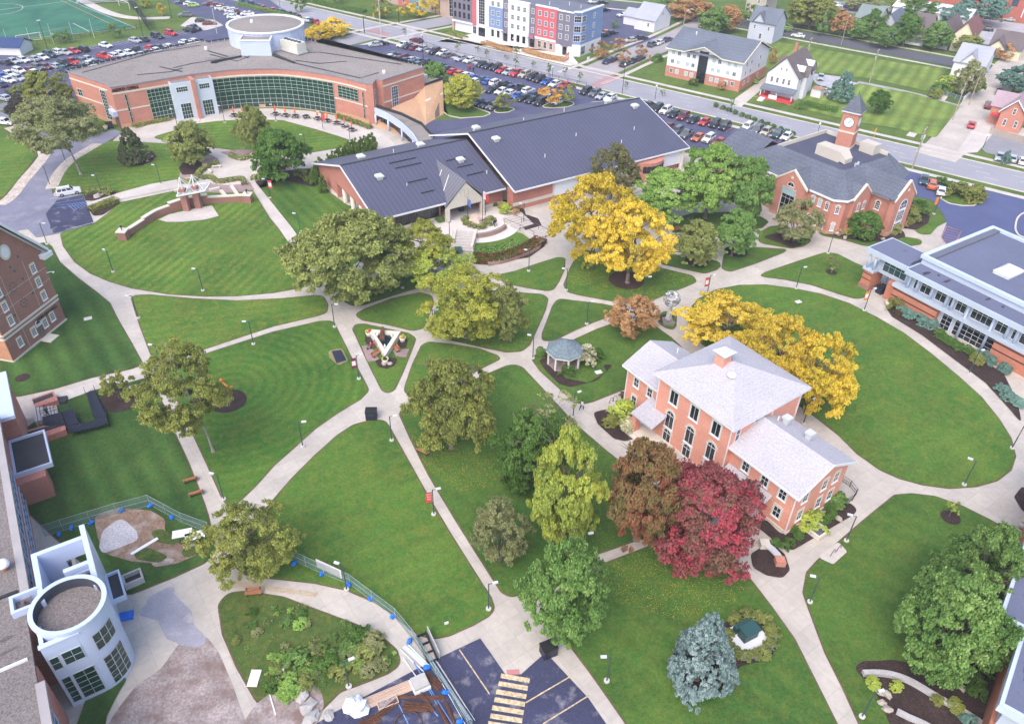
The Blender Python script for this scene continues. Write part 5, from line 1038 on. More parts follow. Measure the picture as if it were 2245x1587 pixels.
for x,y,z in ((56.8,135.5,7.3),(57.5,146,7.5),(75.0,135.2,7.2),(70.5,144.5,8.1),(84.6,136.8,9.3),(84,144.2,9.4),(123.5,137.8,9.6),(119.8,143.4,9.7)):
    B.part('roof_unit',MB().box(x-.55,y-.5,z,x+.55,y+.5,z+.75).box(x-.8,y-.7,z+.752,x+.8,y+.7,z+1.05).add([(x-.8,y-.7,z+1.052),(x+.8,y-.7,z+1.052),(x+.8,y+.7,z+1.052),(x-.8,y+.7,z+1.052),(x-.55,y-.5,z+1.3),(x+.55,y-.5,z+1.3),(x+.55,y+.5,z+1.3),(x-.55,y+.5,z+1.3)],[(4,5,6,7),(0,1,5,4),(1,2,6,5),(2,3,7,6),(3,0,4,7)]),mk('roof unit white',(.56,.57,.55),.6,.12,3))
for x,y,z in ((78.4,130.3,6),(61,132,6.4),(92,129,7.3),(103,133,8.5),(112,128,6.9),(97,145,9.2),(118,131,7.9),(64,144,8.6),(109,146,9)): B.part('vent_pipe',MB().tube((x,y,z-.4),(x,y,z+.75),.09,.09,6),WHITE)
w=MB()
for i,(x0,x1,y) in enumerate(((60.5,66.5,138.7),(61,66.8,137),(61.5,65.8,132.5),(62.5,65.5,129),(73.3,77,133.5),(74,78,130.8),(72,76.5,136))): w.box(x0,y-.06,4.62+(y-125.3)*.3145,x1,y+.06,4.78+(y-125.3)*.3145)
B.part('snow_guard',w,DARKM)
w=MB()
for y in (133.5,136.5): w.box(67,y-.05,5.25,69.3,y+.05,5.3) if 0 else w.add([(66.2,y-6,4.52),(69.6,y-3.2,7.66),(69.6,y-3.0,7.68),(66.2,y-5.8,4.54)],[(0,1,2,3)])
B.part('roof_streak',w,WHITE)
B.part('brick_bay',MB().lathe((116,124.6,0),[(4.6,0),(4.6,4.4)],20),BRICK2);
for i in range(7):
    a=-PI/2+(i-3)*.2;put_window(B.root,116+4.62*math.cos(a)-80,124.6+4.62*math.sin(a)-140,2.2,a+PI/2,.85,1.5,1,1,DARKM,GL_D,False)
B.part('end_column',MB().lathe((126,122.6,0),[(.5,0),(.45,4.7)],12),STONE)
# ---------------- clock tower building
B=Bld('clock_building','orange brick building with dark shingle roof, gables and a square clock tower',-36.5,146,85)
EZ=7.5
foot=[(133.5,76.6),(135.2,74.9),(143.2,74.9),(143.2,70.2),(149,70.2),(149,76.5),(157.5,76.5),(157.5,101),(133.5,101)]
B.part('wall',MB().prism(foot,0,EZ).box(132.2,82.4,0,133.497,89.3,7.3).box(142.6,69.0,0,148.8,70.197,7.6).box(137.0,74.2,0,142.2,74.897,7.2).box(138,101.003,0,152,110,5.5),BRICK2)
w=MB();w.prism([(133.4,76.5),(135.1,74.8),(143.1,74.8),(143.1,70.1),(149.1,70.1),(149.1,76.4),(157.6,76.4),(157.6,101.1),(133.4,101.1)],.0,.7);w.box(132.1,82.3,0,133.35,89.4,.7).box(142.5,68.9,0,148.9,70.05,.9).box(136.9,74.1,0,142.3,74.75,.9);B.part('base_course',w,mk('stone base',(.50,.31,.22),.85,.1))
# hipped skirt roof round a sunken deck
e=[(133.1,76.4),(135.0,74.5),(142.8,74.5),(153.5,74.5),(158,75.6),(158,101.4),(133.1,101.4)];i_=[(139.0,80.2),(139.6,79.6),(143,79.5),(153.4,79.2),(155.2,80.2),(155.2,95.5),(139.0,95.5)]
w=MB();n=len(e);w.add([(x,y,EZ) for x,y in e]+[(x,y,11) for x,y in i_]+[(x,y,10.2) for x,y in i_],[(k,(k+1)%n,n+(k+1)%n,n+k) for k in range(n)]+[(n+k,n+(k+1)%n,2*n+(k+1)%n,2*n+k) for k in range(n)]);B.part('roof',w,SHING_B)
B.part('roof_deck',MB().sheet(i_,10.21),mk('dark roof deck',(.075,.08,.125),.8,.12));B.part('deck_curb',MB().ribbon([(138.9,95.6),(155.3,95.6)],.25,11.05,0,10.25).ribbon([(155.3,95.4),(155.3,80.1)],.25,11.05,0,10.25),STONE)
def groof(x0,x1,y0,y1,z,zr,axis,back):
    m=(x0+x1)/2 if axis=='y' else (y0+y1)/2
    if axis=='y': vs=[(x0,y0,z),(m,y0,zr),(x1,y0,z),(x0,y1,z),(m,back,zr),(x1,y1,z)]
    else: vs=[(x0,y0,z),(x0,m,zr),(x0,y1,z),(x1,y0,z),(back,m,zr),(x1,y1,z)]
    return MB().add(vs,[(0,1,4,3),(1,2,5,4)]).add([(a,b,c-.15) for a,b,c in vs],[(3,4,1,0),(4,5,2,1)])
B.part('roof',groof(142.0,149.4,69.1,80,7.9,10.9,'y',80),SHING_B);B.part('roof',groof(153,158.4,77,84,7.5,10.6,'y',79) if 0 else MB().add([(158.3,82,7.5),(158.6,85.5,10.2),(158.3,89,7.5),(154,85.5,10.6)],[(0,1,3),(1,2,3)]),SHING_B)
B.part('roof',groof(132.3,139.5,82.0,89.7,7.5,10.1,'x',138.6),SHING_B);B.part('roof',groof(136.6,142.6,74.3,78.5,7.3,9.6,'y',78.6),SHING_B)
B.part('roof',groof(137.3,152.7,101.2,110.6,5.6,9.0,'y',110.6),SHING_B);
def cop(a,b,t,dep,par_axis,c):
    """stone coping along a gable slope between a=(s,z) and b"""
    f=(lambda s,z,d:(s,c+d,z)) if par_axis=='y' else (lambda s,z,d:(c+d,s,z))
    return [f(a[0],a[1],0),f(b[0],b[1],0),f(b[0],b[1]+t,0),f(a[0],a[1]+t,0),f(a[0],a[1],dep),f(b[0],b[1],dep),f(b[0],b[1]+t,dep),f(a[0],a[1]+t,dep)]
CF=[(0,3,2,1),(4,5,6,7),(3,7,6,2),(0,1,5,4),(0,4,7,3),(1,2,6,5)]
w=MB();gw=MB()
for c,lo,hi,mid,z0,zt,ax in ((132.15,82.2,89.5,85.85,7.3,10.2,'x'),(68.95,142.4,149.0,145.7,7.6,11.0,'y'),(74.15,136.9,142.3,139.6,7.2,9.7,'y')):
    w.add(cop((lo-.25,z0-.1),(mid,zt),.4,.45,ax,c-.08),CF);w.add(cop((hi+.25,z0-.1),(mid,zt),.4,.45,ax,c-.08),CF)
    if ax=='x': gw.add([(c+.05,lo,z0-.02),(c+.05,hi,z0-.02),(c+.05,mid,zt+.1),(c+.6,lo,z0-.02),(c+.6,hi,z0-.02),(c+.6,mid,zt+.1)],[(0,2,1),(3,4,5),(0,3,5,2),(1,2,5,4)])
    else: gw.add([(lo,c+.05,z0-.02),(hi,c+.05,z0-.02),(mid,c+.05,zt+.1),(lo,c+.6,z0-.02),(hi,c+.6,z0-.02),(mid,c+.6,zt+.1)],[(0,1,2),(3,5,4),(0,2,5,3),(1,4,5,2)])
B.part('gable_wall',gw,BRICK2);B.part('coping',w,STONE)
w=MB();pe=[(133.1,101.4),(133.1,89.8)];w.ribbon(pe,.22,EZ+.05,0,EZ-.3).ribbon([(133.1,82.0),(133.1,76.4),(135.0,74.5),(136.8,74.5)],.22,EZ+.05,0,EZ-.3).ribbon([(142.9,74.3),(142.9,70.6)],.22,EZ+.05,0,EZ-.3);B.part('eave_trim',w,WHITE)
for y,z in ((99.5,5.6),(97.6,5.6),(92.6,5.6),(81,5.7),(79.4,5.7)) : B.win('x',133.5,-1,y,z,.85,1.7,2,3,arch=True,fw=.1,pm=GL_L if y<90 else GL_D,hood=STONE)
for y,z in ((97.5,1.9),(93,1.9),(81,1.7),(79.4,1.7),(77.7,1.7)): B.win('x',133.5,-1,y,z,.85,1.8,2,3,arch=True,fw=.1,hood=STONE)
for y in (78.2,76.9+.4): pass
B.win('x',133.5,-1,77.7,5.6,.8,1.7,2,3,arch=True,hood=STONE)
put_window(B.root,134.2-146,75.75-85,4.6,math.atan2(-1,-1)+PI/2,.75,1.7,2,3,WHITE,GL_D,True,True,hood=STONE);put_window(B.root,134.2-146,75.75-85,.9,math.atan2(-1,-1)+PI/2,.75,1.7,2,3,WHITE,GL_L,True,True,hood=STONE)
for x in (138.7,140.6): B.win('y',74.2,-1,x,5.4,.8,1.7,2,3,arch=True,hood=STONE)
B.win('y',74.2,-1,139.6,1.7,.8,1.8,2,3,arch=True,hood=STONE);B.win('x',143.2,-1,72.8,5.3,1.1,1.9,3,3,arch=True,hood=STONE)
B.win('y',69.0,-1,145.7,3.9,2.5,7.0,4,9,arch=True,fw=.16,pm=GL_B,name='tall_window');B.part('spandrel',MB().box(144.5,68.9,2.3,146.9,68.945,2.75).box(144.5,68.9,5.0,146.9,68.945,5.4),WHITE)
B.win('x',132.2,-1,85.85,3.0,3.3,5.9,3,4,fw=.18,pm=GL_D,name='entrance_window');B.win('x',132.2,-1,85.85,7.35,1.7,1.0,4,1,arch=True,fw=.08,sill=False,name='fan_window');B.part('canopy_glass',MB().box(131.9,84.2,5.2,132.12,87.5,6.6),GL_L)
B.part('diamond_stone',MB().box(132.05,85.6,8.55,132.14,86.1,9.05).box(145.45,68.85,9.1,145.95,68.94,9.6),STONE)
w=MB()
for x,y in ((134.5,81.4),(136.0,76.0),(142.3,76.5),(149.9,73)): w.add([(x,y,7.9),(x+2.6*(1 if x<140 else 1),y+2.4,10.1),(x+2.65,y+2.45,10.16),(x+.05,y+.05,7.98)],[(0,1,2,3),(3,2,1,0)])
B.part('valley_flashing',w,PALEBLUE)
# rooftop plant
B.part('air_handler',MB().box(143.2,83.6,10.25,146,89.4,12.4),UNIT);B.part('air_handler_hood',MB().add([(143.2,83.597,10.6),(146,83.597,10.6),(146,83.597,12.4),(143.2,83.597,12.4),(143.4,82.3,10.3),(145.8,82.3,10.3),(145.8,82.3,11.2),(143.4,82.3,11.2)],[(4,5,6,7),(0,4,7,3),(5,1,2,6),(7,6,2,3),(0,1,5,4)]),UNIT)
B.part('air_handler',MB().box(152.6,82.0,10.25,155,85.4,12.3),UNIT);B.part('roof_pipe',MB().tube((144.6,80.6,10.2),(144.6,80.6,10.9),.22,.22,8).tube((146,80.9,10.2),(146,80.9,10.8),.3,.2,8),GALV)
# the tower stands turned to the street
a18=math.radians(17.9);tc=Vector((152.6,88.85));TZ=17.6;hw_=1.62
def rot(x,y): return (tc.x+x*math.cos(a18)-y*math.sin(a18),tc.y+x*math.sin(a18)+y*math.cos(a18))
sq=lambda h:[rot(-h,-h),rot(h,-h),rot(h,h),rot(-h,h)]
tw=B.part('tower',MB().prism(sq(hw_),9.9,TZ),BRICK2);B.part('tower_band',MB().prism(sq(hw_+.08),13.4,13.75).prism(sq(hw_+.12),9.9,10.5),STONE)
B.part('tower_trim',MB().prism(sq(hw_+.32),TZ,TZ+.3),WHITE);w=MB();s_=sq(hw_+.42);ap=(tc.x,tc.y,TZ+3.7);w.add([(x,y,TZ+.302) for x,y in s_]+[ap],[(0,1,4),(1,2,4),(2,3,4),(3,0,4)]);B.part('tower_roof',w,SHING_B);B.part('finial',MB().tube((tc.x,tc.y,TZ+3.6),(tc.x,tc.y,TZ+4.2),.05,.03,6),DARKM)
CLK=mk('clock dial white',(.80,.80,.80),.4,.02)
for nx_,ny_ in ((-1,0),(0,-1)):
    ang=a18+math.atan2(ny_,nx_);n=Vector((math.cos(ang),math.sin(ang)));p=tc+n*(hw_+.03);t=Vector((-n.y,n.x))*1.0
    def P3(u,v,d): q=p+t*u+n*d;return (q.x,q.y,15.65+v)
    w=MB();N=28;w.add([P3(1.05*math.cos(2*PI*k/N),1.05*math.sin(2*PI*k/N),.06) for k in range(N)],[tuple(range(N))]).add([P3(r*math.cos(2*PI*k/N),r*math.sin(2*PI*k/N),d) for r,d in ((1.05,.06),(1.05,0)) for k in range(N)],[(k,(k+1)%N,N+(k+1)%N,N+k) for k in range(N)])
    cf=B.part('clock_face',w,CLK)
    w=MB();w.add([P3(r*math.cos(2*PI*k/N),r*math.sin(2*PI*k/N),.085) for r in (1.0,1.1) for k in range(N)],[(k,(k+1)%N,N+(k+1)%N,N+k) for k in range(N)])
    for k in range(12):
        a=PI/6*k;u,v=math.cos(a),math.sin(a);w.add([P3(u*.70-v*.05,v*.70+u*.05,.08),P3(u*.9-v*.05,v*.9+u*.05,.08),P3(u*.9+v*.05,v*.9-u*.05,.08),P3(u*.70+v*.05,v*.70-u*.05,.08)],[(0,1,2,3),(3,2,1,0)])
    B.part('dial_numeral',w,DARKM,cf)
    for nm,L_,a,ww in (('hour_hand',.5,math.radians(60),.07),('minute_hand',.82,math.radians(52),.045)):
        u,v=-math.cos(a)*-1,math.sin(a);u=u if True else u;w=MB();w.add([P3(-u*.15-v*ww,-v*.15+u*ww,.10),P3(u*L_-v*ww*.5,v*L_+u*ww*.5,.10),P3(u*L_+v*ww*.5,v*L_-u*ww*.5,.10),P3(-u*.15+v*ww,-v*.15-u*ww,.10)],[(0,1,2,3),(3,2,1,0)]);B.part(nm,w,LETT,cf)
# ---------------- glass and brick building with flat roof on the right
BRB=mk('banded orange brick',(.50,.19,.12),.85,.08,1.2,fine=.2,fscale=5,stretch=(1,1,2.5))
B=Bld('flat_roof_building','flat-roofed brick and glass building with pale metal fascia on the right',-33.4,125,45)
B.part('wall',MB().box(118.9,24,0,140.5,58.6,7.0).box(119.5,59,3.6,124,65.5,7.0),GREYBLUE)
B.part('brick_wall',MB().box(117.9,52.2,0,118.897,60.6,3.5).box(117.9,31.5,0,118.897,42.3,3.5).box(118.6,60.603,0,121.5,62.2,3.5),BRB);B.part('brick_pier',MB().box(118.3,65.2,.9,121.6,67.0,3.6),BRB);B.part('pier_base',MB().box(118.15,65.05,0,121.75,67.15,.898),BRICK4)
BAND=mk('dark brick course',(.06,.045,.05),.9,.1)
B.part('brick_course',MB().box(117.86,52.2,1.8,117.897,60.6,2.0).box(117.86,52.2,3.0,117.897,60.6,3.2).box(117.86,31.5,1.8,117.897,42.3,2.0).box(117.86,31.5,3.0,117.897,42.3,3.2).box(118.26,65.2,1.9,118.297,67,2.05).box(118.26,65.2,2.9,118.297,67,3.05),BAND)
B.part('sill_band',MB().box(117.6,42.3,3.55,118.89,60.9,4.1).box(117.6,24,3.55,118.89,42.297,4.1).box(118,65.0,3.62,121.9,67.2,4.1),GREYBLUE)
B.part('roof_slab',MB().box(116.9,24,7.0,121.9,59.2,7.9).box(117.6,59.203,7.0,124.6,67.4,7.9).box(121.903,24,7.0,141,59.2,7.3),GREYBLUE)
B.part('roof_deck',MB().box(117.2,24.2,7.9,121.4,59,7.93).box(117.9,59.25,7.9,124.3,67.1,7.93),MEMB)
B.part('upper_wall',MB().box(120.6,24,7.31,140.9,59.0,9.0),GREYBLUE);B.part('parapet',rim(MB(),120.3,141.2,23.5,59.3,9.0,9.6,.7),PALEBLUE);B.part('roof_deck',MB().box(121.0,24,9.0,140.5,58.6,9.15),MEMB)
B.part('parapet_curb',MB().box(121.003,57.4,9.15,140.4,58.5,9.5),mk('grey curb',(.13,.14,.18),.8,.1));B.part('skylight',MB().box(125.9,47.3,9.15,130.2,50.0,9.6).add([(125.8,47.2,9.602),(130.3,47.2,9.602),(130.3,50.1,9.602),(125.8,50.1,9.602),(126.8,47.9,10.15),(129.3,47.9,10.15),(129.3,49.4,10.15),(126.8,49.4,10.15)],[(4,5,6,7),(0,1,5,4),(1,2,6,5),(2,3,7,6),(3,0,4,7)]),mk('skylight white',(.66,.68,.72),.3,.05))
for y,w_,nx_ in ((57.6,.7,1),(55.8,1.9,2),(53.0,1.9,2),(51.2,.6,1),(49.4,1.8,2),(45.9,3.5,4),(42.6,1.9,2),(40.6,.6,1),(38.6,2.1,2),(36.2,2.1,2),(33.5,2.1,2)): B.win('x',118.9,-1,y,5.6,w_,2.7,nx_,2,fm=WHITE,sill=False,fw=.09)
B.win('x',119.5,-1,62.2,5.5,4.6,2.6,4,2,sill=False,pm=GL_T,fw=.09)
for y,w_,nx_ in ((50.7,1.8,2),(46.6,5.4,5),(43.2,1.4,1)): B.win('x',118.9,-1,y,1.75,w_,3.4,nx_,4,fm=WHITE,sill=False,fw=.09)
w=MB()
for y in (65.4,66.6,58.6,57,54.4,51.7,50.6,48.0): B.part('column',MB().lathe((118.3,y,4.1 if y>49 else 0),[(.22,0),(.22,2.9 if y>49 else 7)],12),PALEBLUE,smooth=True)
for y in (43.8,41.4,39.9,37.4,34.9): B.part('column',MB().lathe((118.3,y,4.1 if y<43 else 0),[(.22,0),(.22,2.9 if y<43 else 7)],12),PALEBLUE,smooth=True)
for x,y in ((122.3,64.6),(123.3,63.8),(122.9,62.6)): B.part('column',MB().lathe((x,y,0),[(.2,0),(.2,3.6)],10),PALEBLUE,smooth=True)
w=MB()
for x,y,a,b in ((118.6,56.5,.9,.35),(119.2,53.2,.8,.3),(120.2,59.6,1.4,.3),(119.8,46.5,.6,.25)): w.blob((x,y,7.94),(a,b,.03),int(y),8,.4)
B.part('roof_stain',w,TAR)
B.part('roof_drain',MB().lathe((119.6,55,7.93),[(.22,0),(.15,.15)],8).lathe((119.6,44,7.93),[(.22,0),(.15,.15)],8),DARKM)
# ---------------- its curved end and the lower building at the right edge
B=Bld('corner_building','blue-roofed building with brick base at the lower right corner beside the mulch bed',-52.3,0,0)
q=[B.F.p(x,y,8) for x,y in ((2245,1195),(2191,1347),(2245,1370),(2191,1542),(2245,1570))];yA=(q[0][1]+q[1][1])/2;xA=q[1][0];yB=(q[2][1]+q[3][1])/2;xB=q[3][0]
B.o=(xA,yA);wv=B.F.w(*B.o);B.root.location=(wv[0],wv[1],0)
B.part('roof_slab',MB().box(xA,yA-14,7.0,xA+32,yA,8.0).box(xB,yB-14,7.0,xA-.003,yB,8.0),PALEBLUE)
B.part('roof_deck',MB().box(xA+.35,yA-13.6,8.0,xA+31.6,yA-.35,8.04).box(xB+.35,yB-13.6,8.0,xA-.1,yB-.35,8.04),MEMB)
B.part('wall',MB().box(xA+.9,yA-14,3.6,xA+31,yA-.9,6.99).box(xB+1.3,yB-14,3.6,xA+.89,yB-.9,6.99),GREYBLUE)
B.part('brick_wall',MB().box(xA+.5,yA-14,.0,xA+31,yA-.5,3.59).box(xB+1.0,yB-14,.0,xA+.49,yB-.5,3.59),BRB);B.part('brick_course',MB().box(xA+.46,yA-2.4,1.8,xA+.497,yA-.5,2.0).box(xA+.46,yA-2.4,2.9,xA+.497,yA-.5,3.1),BAND)
B.win('x',xA+.9,-1,yA-1.6,5.2,1.3,2.0,2,2,fm=WHITE,sill=False)
for k in range(4): B.win('y',yA-.9,1,xA+4+k*6,5.2,3.2,2.2,3,2,fm=WHITE,sill=False)
B.part('roof_stain',MB().blob((xB+5.2,yB-1.3,8.05),(1.3,.35,.03),5,9,.5),TAR)
B.part('planter_wall',MB().box(xB-1.6,yB-1.6,0,xA-.5,yB-1.2,.9),STONE)
# ---------------- brown brick gable building on the left edge
B=Bld('gabled_hall','brown brick gabled hall with white cornice and round window at the left edge',11.7,-96,81)
X=-91.7;B.part('wall',MB().box(-110,75,0,X,86.7,13.0),BRICK4);w=MB();w.add([(X,75,13.0),(X,86.7,13.0),(X,80.85,20.0),(-110,75,13.0),(-110,86.7,13.0),(-110,80.85,20.0)],[(0,1,2),(3,5,4)]);B.part('gable_wall',w,BRICK4)
w=MB();w.add([(X+.7,74.2,12.2),(X+.7,80.85,20.3),(X+.7,87.5,12.2),(-110,74.2,12.2),(-110,80.85,20.3),(-110,87.5,12.2)],[(0,1,4,3),(1,2,5,4)]).add([(X+.7,74.2,11.9),(X+.7,80.85,20.0),(X+.7,87.5,11.9),(-110,74.2,11.9),(-110,80.85,20.0),(-110,87.5,11.9)],[(3,4,1,0),(4,5,2,1)]);B.part('roof',w,SHING_B)
w=MB()
for a,b in ((74.0,80.85),(87.7,80.85)):
    for k,(t0,dep) in enumerate(((.75,.75),(.4,.5))): w.add(cop((a,12.2-k*.55),(b,20.3-k*.55),t0*.8,dep,'x',X+.004),CF)
w.box(X+.004,86.2,11.5,X+.95,88.0,12.25).box(X-3,86.72,11.5,X,88.0,12.25);B.part('cornice',w,WHITE)
B.part('stone_band',MB().box(X,74.95,3.95,X+.1,86.75,4.25).box(X,74.95,4.6,X+.14,86.8,4.9).box(-100,74.86,3.95,X,74.995,4.25).box(-100,74.86,4.6,X,74.995,4.9).box(X,75,0,X+.12,86.8,.35).box(-100,74.9,0,X,74.995,.35),STONE)
B.part('side_wall',MB().box(-109,74.93,.36,X-.02,74.996,3.94).box(-109,74.93,4.91,X-.02,74.996,11),mk('tan brick',(.50,.25,.15),.85,.08,1.2,fine=.18,fscale=5))
for y in (77.3,84.4): 
    for z in (2.2,6.1,8.5,10.9): B.win('x',X,1,y,z if y>80 or z<3 else z,.85,1.35,3,4,hood=STONE,fw=.08)
for y in (80.2,82.7): B.win('x',X,1,y,2.1,.85,1.35,3,4,hood=STONE,fw=.08)
B.part('door',MB().box(X+.002,81.0,.3,X+.09,82.0,2.35),DOORM);B.part('door_arch',MB().box(X+.002,80.9,2.36,X+.08,82.1,2.5),STONE);B.win('x',X,1,81.5,2.95,1.2,.85,1,1,arch=True,sill=False,fw=.12)
B.part('doorstep',MB().box(X+.14,80.6,0,X+1.9,82.6,.25),STONE)
w=MB();c_=(X+.06,80.85,15.6);w.add([(X+d,80.85+r*1.0*math.cos(2*PI*k/24),15.6+r*1.25*math.sin(2*PI*k/24)) for r,d in ((.95,.002),(.95,.12),(.68,.12)) for k in range(24)],[(j*24+k,j*24+(k+1)%24,(j+1)*24+(k+1)%24,(j+1)*24+k) for j in (0,1) for k in range(24)]);ov=B.part('round_window',w,STONE);w=MB();w.add([(X+.1,80.85+.7*math.cos(2*PI*k/24),15.6+.9*math.sin(2*PI*k/24)) for k in range(24)],[tuple(range(24))]);B.part('pane',w,WHITE,ov)
w=MB()
for cy_,cz_ in ((79.9,10.3),(80.6,7.2)):
    for k in range(9):
        r=0 if k==8 else .62;w.box(X,cy_+r*math.cos(k*PI/4)-.1,cz_+r*1.1*math.sin(k*PI/4)-.1,X+.03,cy_+r*math.cos(k*PI/4)+.1,cz_+r*1.1*math.sin(k*PI/4)+.1)
for cy_,cz_ in ((82.7,13.9),(80.8,13.2),(78.6,13.2),(82,10.5),(77.9,9.8),(82.7,7.6),(78.3,6.4),(81.2,12.3)): w.box(X,cy_-.15,cz_-.17,X+.03,cy_+.15,cz_+.17)
B.part('tile_ornament',w,mk('green tile',(.05,.10,.10),.5,.1));B.part('wall_joint',MB().box(X,83.05,0.4,X+.012,83.09,13).box(X,78.6,0.4,X+.012,78.64,13).box(X,75,7.9,X+.012,86.7,7.94).box(X,75,9.9,X+.012,86.7,9.94),STONE)
text(B.root,'PIERSON HALL',.68,(X+.1+96,83.65-81,3.15),(PI/2,0,PI/2),LETT)
B.part('wall_camera',MB().tube((X,86.4,9.0),(X+.5,87.0,9.0),.06,.06,6).blob((X+.6,87.1,8.85),(.16,.16,.16)),WHITE)
# ---------------- flat gravel-roofed building and round stair tower, lower left
B=Bld('gravel_roof_building','flat gravel-roofed brick building along the lower left edge with ribbon windows',-33.4,-13,60)
x0=-12.85;B.part('wall',MB().box(-60,30,0,x0-.5,54.3,8.6).box(-60,58.5,0,x0-.5,92.5,8.6),BRICK3);B.part('roof',MB().box(-60,30,8.6,x0-.6,54.6,8.95).box(-60,54.603,8.6,x0-.6,93,8.95),GRAVL)
B.part('parapet',MB().box(x0-.75,30,8.6,x0,52,9.15).box(x0-.75,62.0,8.6,x0,93,9.15),mk('grey stone coping',(.36,.33,.335),.85,.12,1,fine=.1));B.part('roof_curb',MB().box(-40,63.2,8.95,x0-.95,63.5,9.15),DARKM);B.part('roof_pipe',MB().box(-40,54.9,8.95,x0-1,55.1,9.2),WHITE)
B.part('wall',MB().box(x0-.9,94,0,x0+1.2,103,7.6).box(-40,93.2,0,x0-.91,103,7.6),BRICK3);B.part('roof',MB().box(-40,93.2,7.6,x0-.2,103,7.9),GRAVL);B.part('parapet',MB().box(x0-.2,92.9,7.6,x0+1.4,103.2,8.1),PALEBLUE)
B.part('canopy_roof',rim(MB(),x0-.5,x0+3.6,86.6,93.6,3.6,4.25,.22),PALEBLUE);B.part('canopy_deck',MB().box(x0-.3,86.82,3.6,x0+3.38,93.38,3.9),TAR);B.part('wall',MB().box(x0-.5,85.4,0,x0+2.6,88.0,3.59),BRICK3)
for y in (49,45,41,37,33,88.0-4,80.5,76.5,72.5,68.5,64.5): B.win('x',x0-.5,1,y,5.9,3.7,2.5,3,2,fm=PALEBLUE,pm=GL_T,sill=False,fw=.12,out=.1);B.win('x',x0-.5,1,y,2.2,3.7,2.4,3,2,fm=PALEBLUE,pm=GL_T,sill=False,fw=.12,out=.1)
B.part('roof_stain',MB().blob((-17.5,56.8,8.955),(2.6,.16,.012),3,14,.6).blob((-15.2,58.3,8.955),(.6,.2,.012),4,12,.6),mk('damp gravel',(.12,.105,.10),.95,.2,3,fine=.4))
B.part('roof_hatch',rim(MB(),x0-1.6,x0+1.2,60.2,62.4,8.2,9.7,.3),PALEBLUE);B.part('roof_vent',MB().tube((*Z.p(12,1248,9),8.9),(*Z.p(12,1248,9),9.6),.28,.22,10),mk('rusty pipe',(.35,.15,.07),.8,.3,4))
B.part('vent_cap',MB().lathe((*Z.p(12,1248,9),9.6),[(.55,0),(.62,.15),(.5,.5),(.2,.62)],14),WHITE,smooth=True)
lw=[(130-2,1290),(87,1000)];
B.part('areaway_wall',MB().box(x0+2.7,61.5,0,x0+3.1,74,.5).box(x0,73.6,0,x0+2.697,74,.5),STONE);B.part('areaway_floor',MB().box(x0-.4,61.5,.13,x0+2.69,73.59,.2),TAR)
# stair tower: drum with open frame behind it
zt=10.2;lx,ly=Lc=(-9.85,58.3);rD=3.2;N=40
B=Bld('stair_tower','round pale blue stair tower with a gravel top and an open square frame behind it',-33.4,*Lc)
B.part('drum',MB().add([(lx+rD*math.cos(2*PI*k/N),ly+rD*math.sin(2*PI*k/N),z) for z in (0,zt-.3) for k in range(N)],[(k,(k+1)%N,N+(k+1)%N,N+k) for k in range(N)]),PALEBLUE,smooth=True)
pr=[(rD,zt-.32),(rD+.12,zt-.3),(rD+.12,zt),(rD-.32,zt),(rD-.32,zt-1.3)]
B.part('parapet',MB().add([(lx+r*math.cos(2*PI*k/N),ly+r*math.sin(2*PI*k/N),z) for r,z in pr for k in range(N)],[(j*N+k,j*N+(k+1)%N,(j+1)*N+(k+1)%N,(j+1)*N+k) for j in range(4) for k in range(N)]),PALEBLUE)
B.part('parapet_lining',MB().add([(lx+(rD-.33)*math.cos(2*PI*k/N),ly+(rD-.33)*math.sin(2*PI*k/N),z) for z in (zt-1.3,zt-.05) for k in range(N)],[(N+k,N+(k+1)%N,(k+1)%N,k) for k in range(N)]),mk('dark lining',(.05,.055,.075),.7,.15))
B.part('drum_roof',MB().sheet([(lx+(rD-.3)*math.cos(2*PI*k/N),ly+(rD-.3)*math.sin(2*PI*k/N)) for k in range(N)],zt-1.25),GRAVL)
B.part('front_wall',MB().box(-12.75,ly-rD-.02,0,lx,ly-rD+.35,zt-.75).box(-12.75,ly-rD+.353,0,-12.4,ly-.6,zt-.75),PALEBLUE);B.part('wall_cap',MB().box(-12.85,ly-rD-.1,zt-.747,lx+.3,ly-rD+.4,zt-.6),PALEBLUE)
fr=MB();fx0,fx1,fy0,fy1=-12.15,-7.05,ly+1.8,67.0;zf=9.5
fr.box(fx1-.5,ly+1.4,0,fx1,68.5,zf).box(fx0,ly+2.2,0,fx0+.5,fy1,zf).box(fx0+.5,fy1-.5,0,fx1-.503,fy1,5.0).box(fx0+.5,fy1-.5,7.4,fx1-.503,fy1,zf).box(fx0+.5,fy1-.5,5.003,fx1-2.6,fy1,7.397).box(fx0+2.4,ly+4.6,zf-.6,fx1-.503,ly+5.1,zf-.003)
B.part('frame_wall',fr,PALEBLUE);B.part('frame_floor',MB().box(fx0+.5,ly+2.4,4.5,fx1-.5,fy1-.5,4.7),TAR)
B.part('side_canopy',rim(MB(),fx1+.003,fx1+1.4,62.5,66.4,3.0,3.6,.18),PALEBLUE);B.part('canopy_deck',MB().box(fx1+.18,62.68,3.0,fx1+1.22,66.22,3.25),TAR)
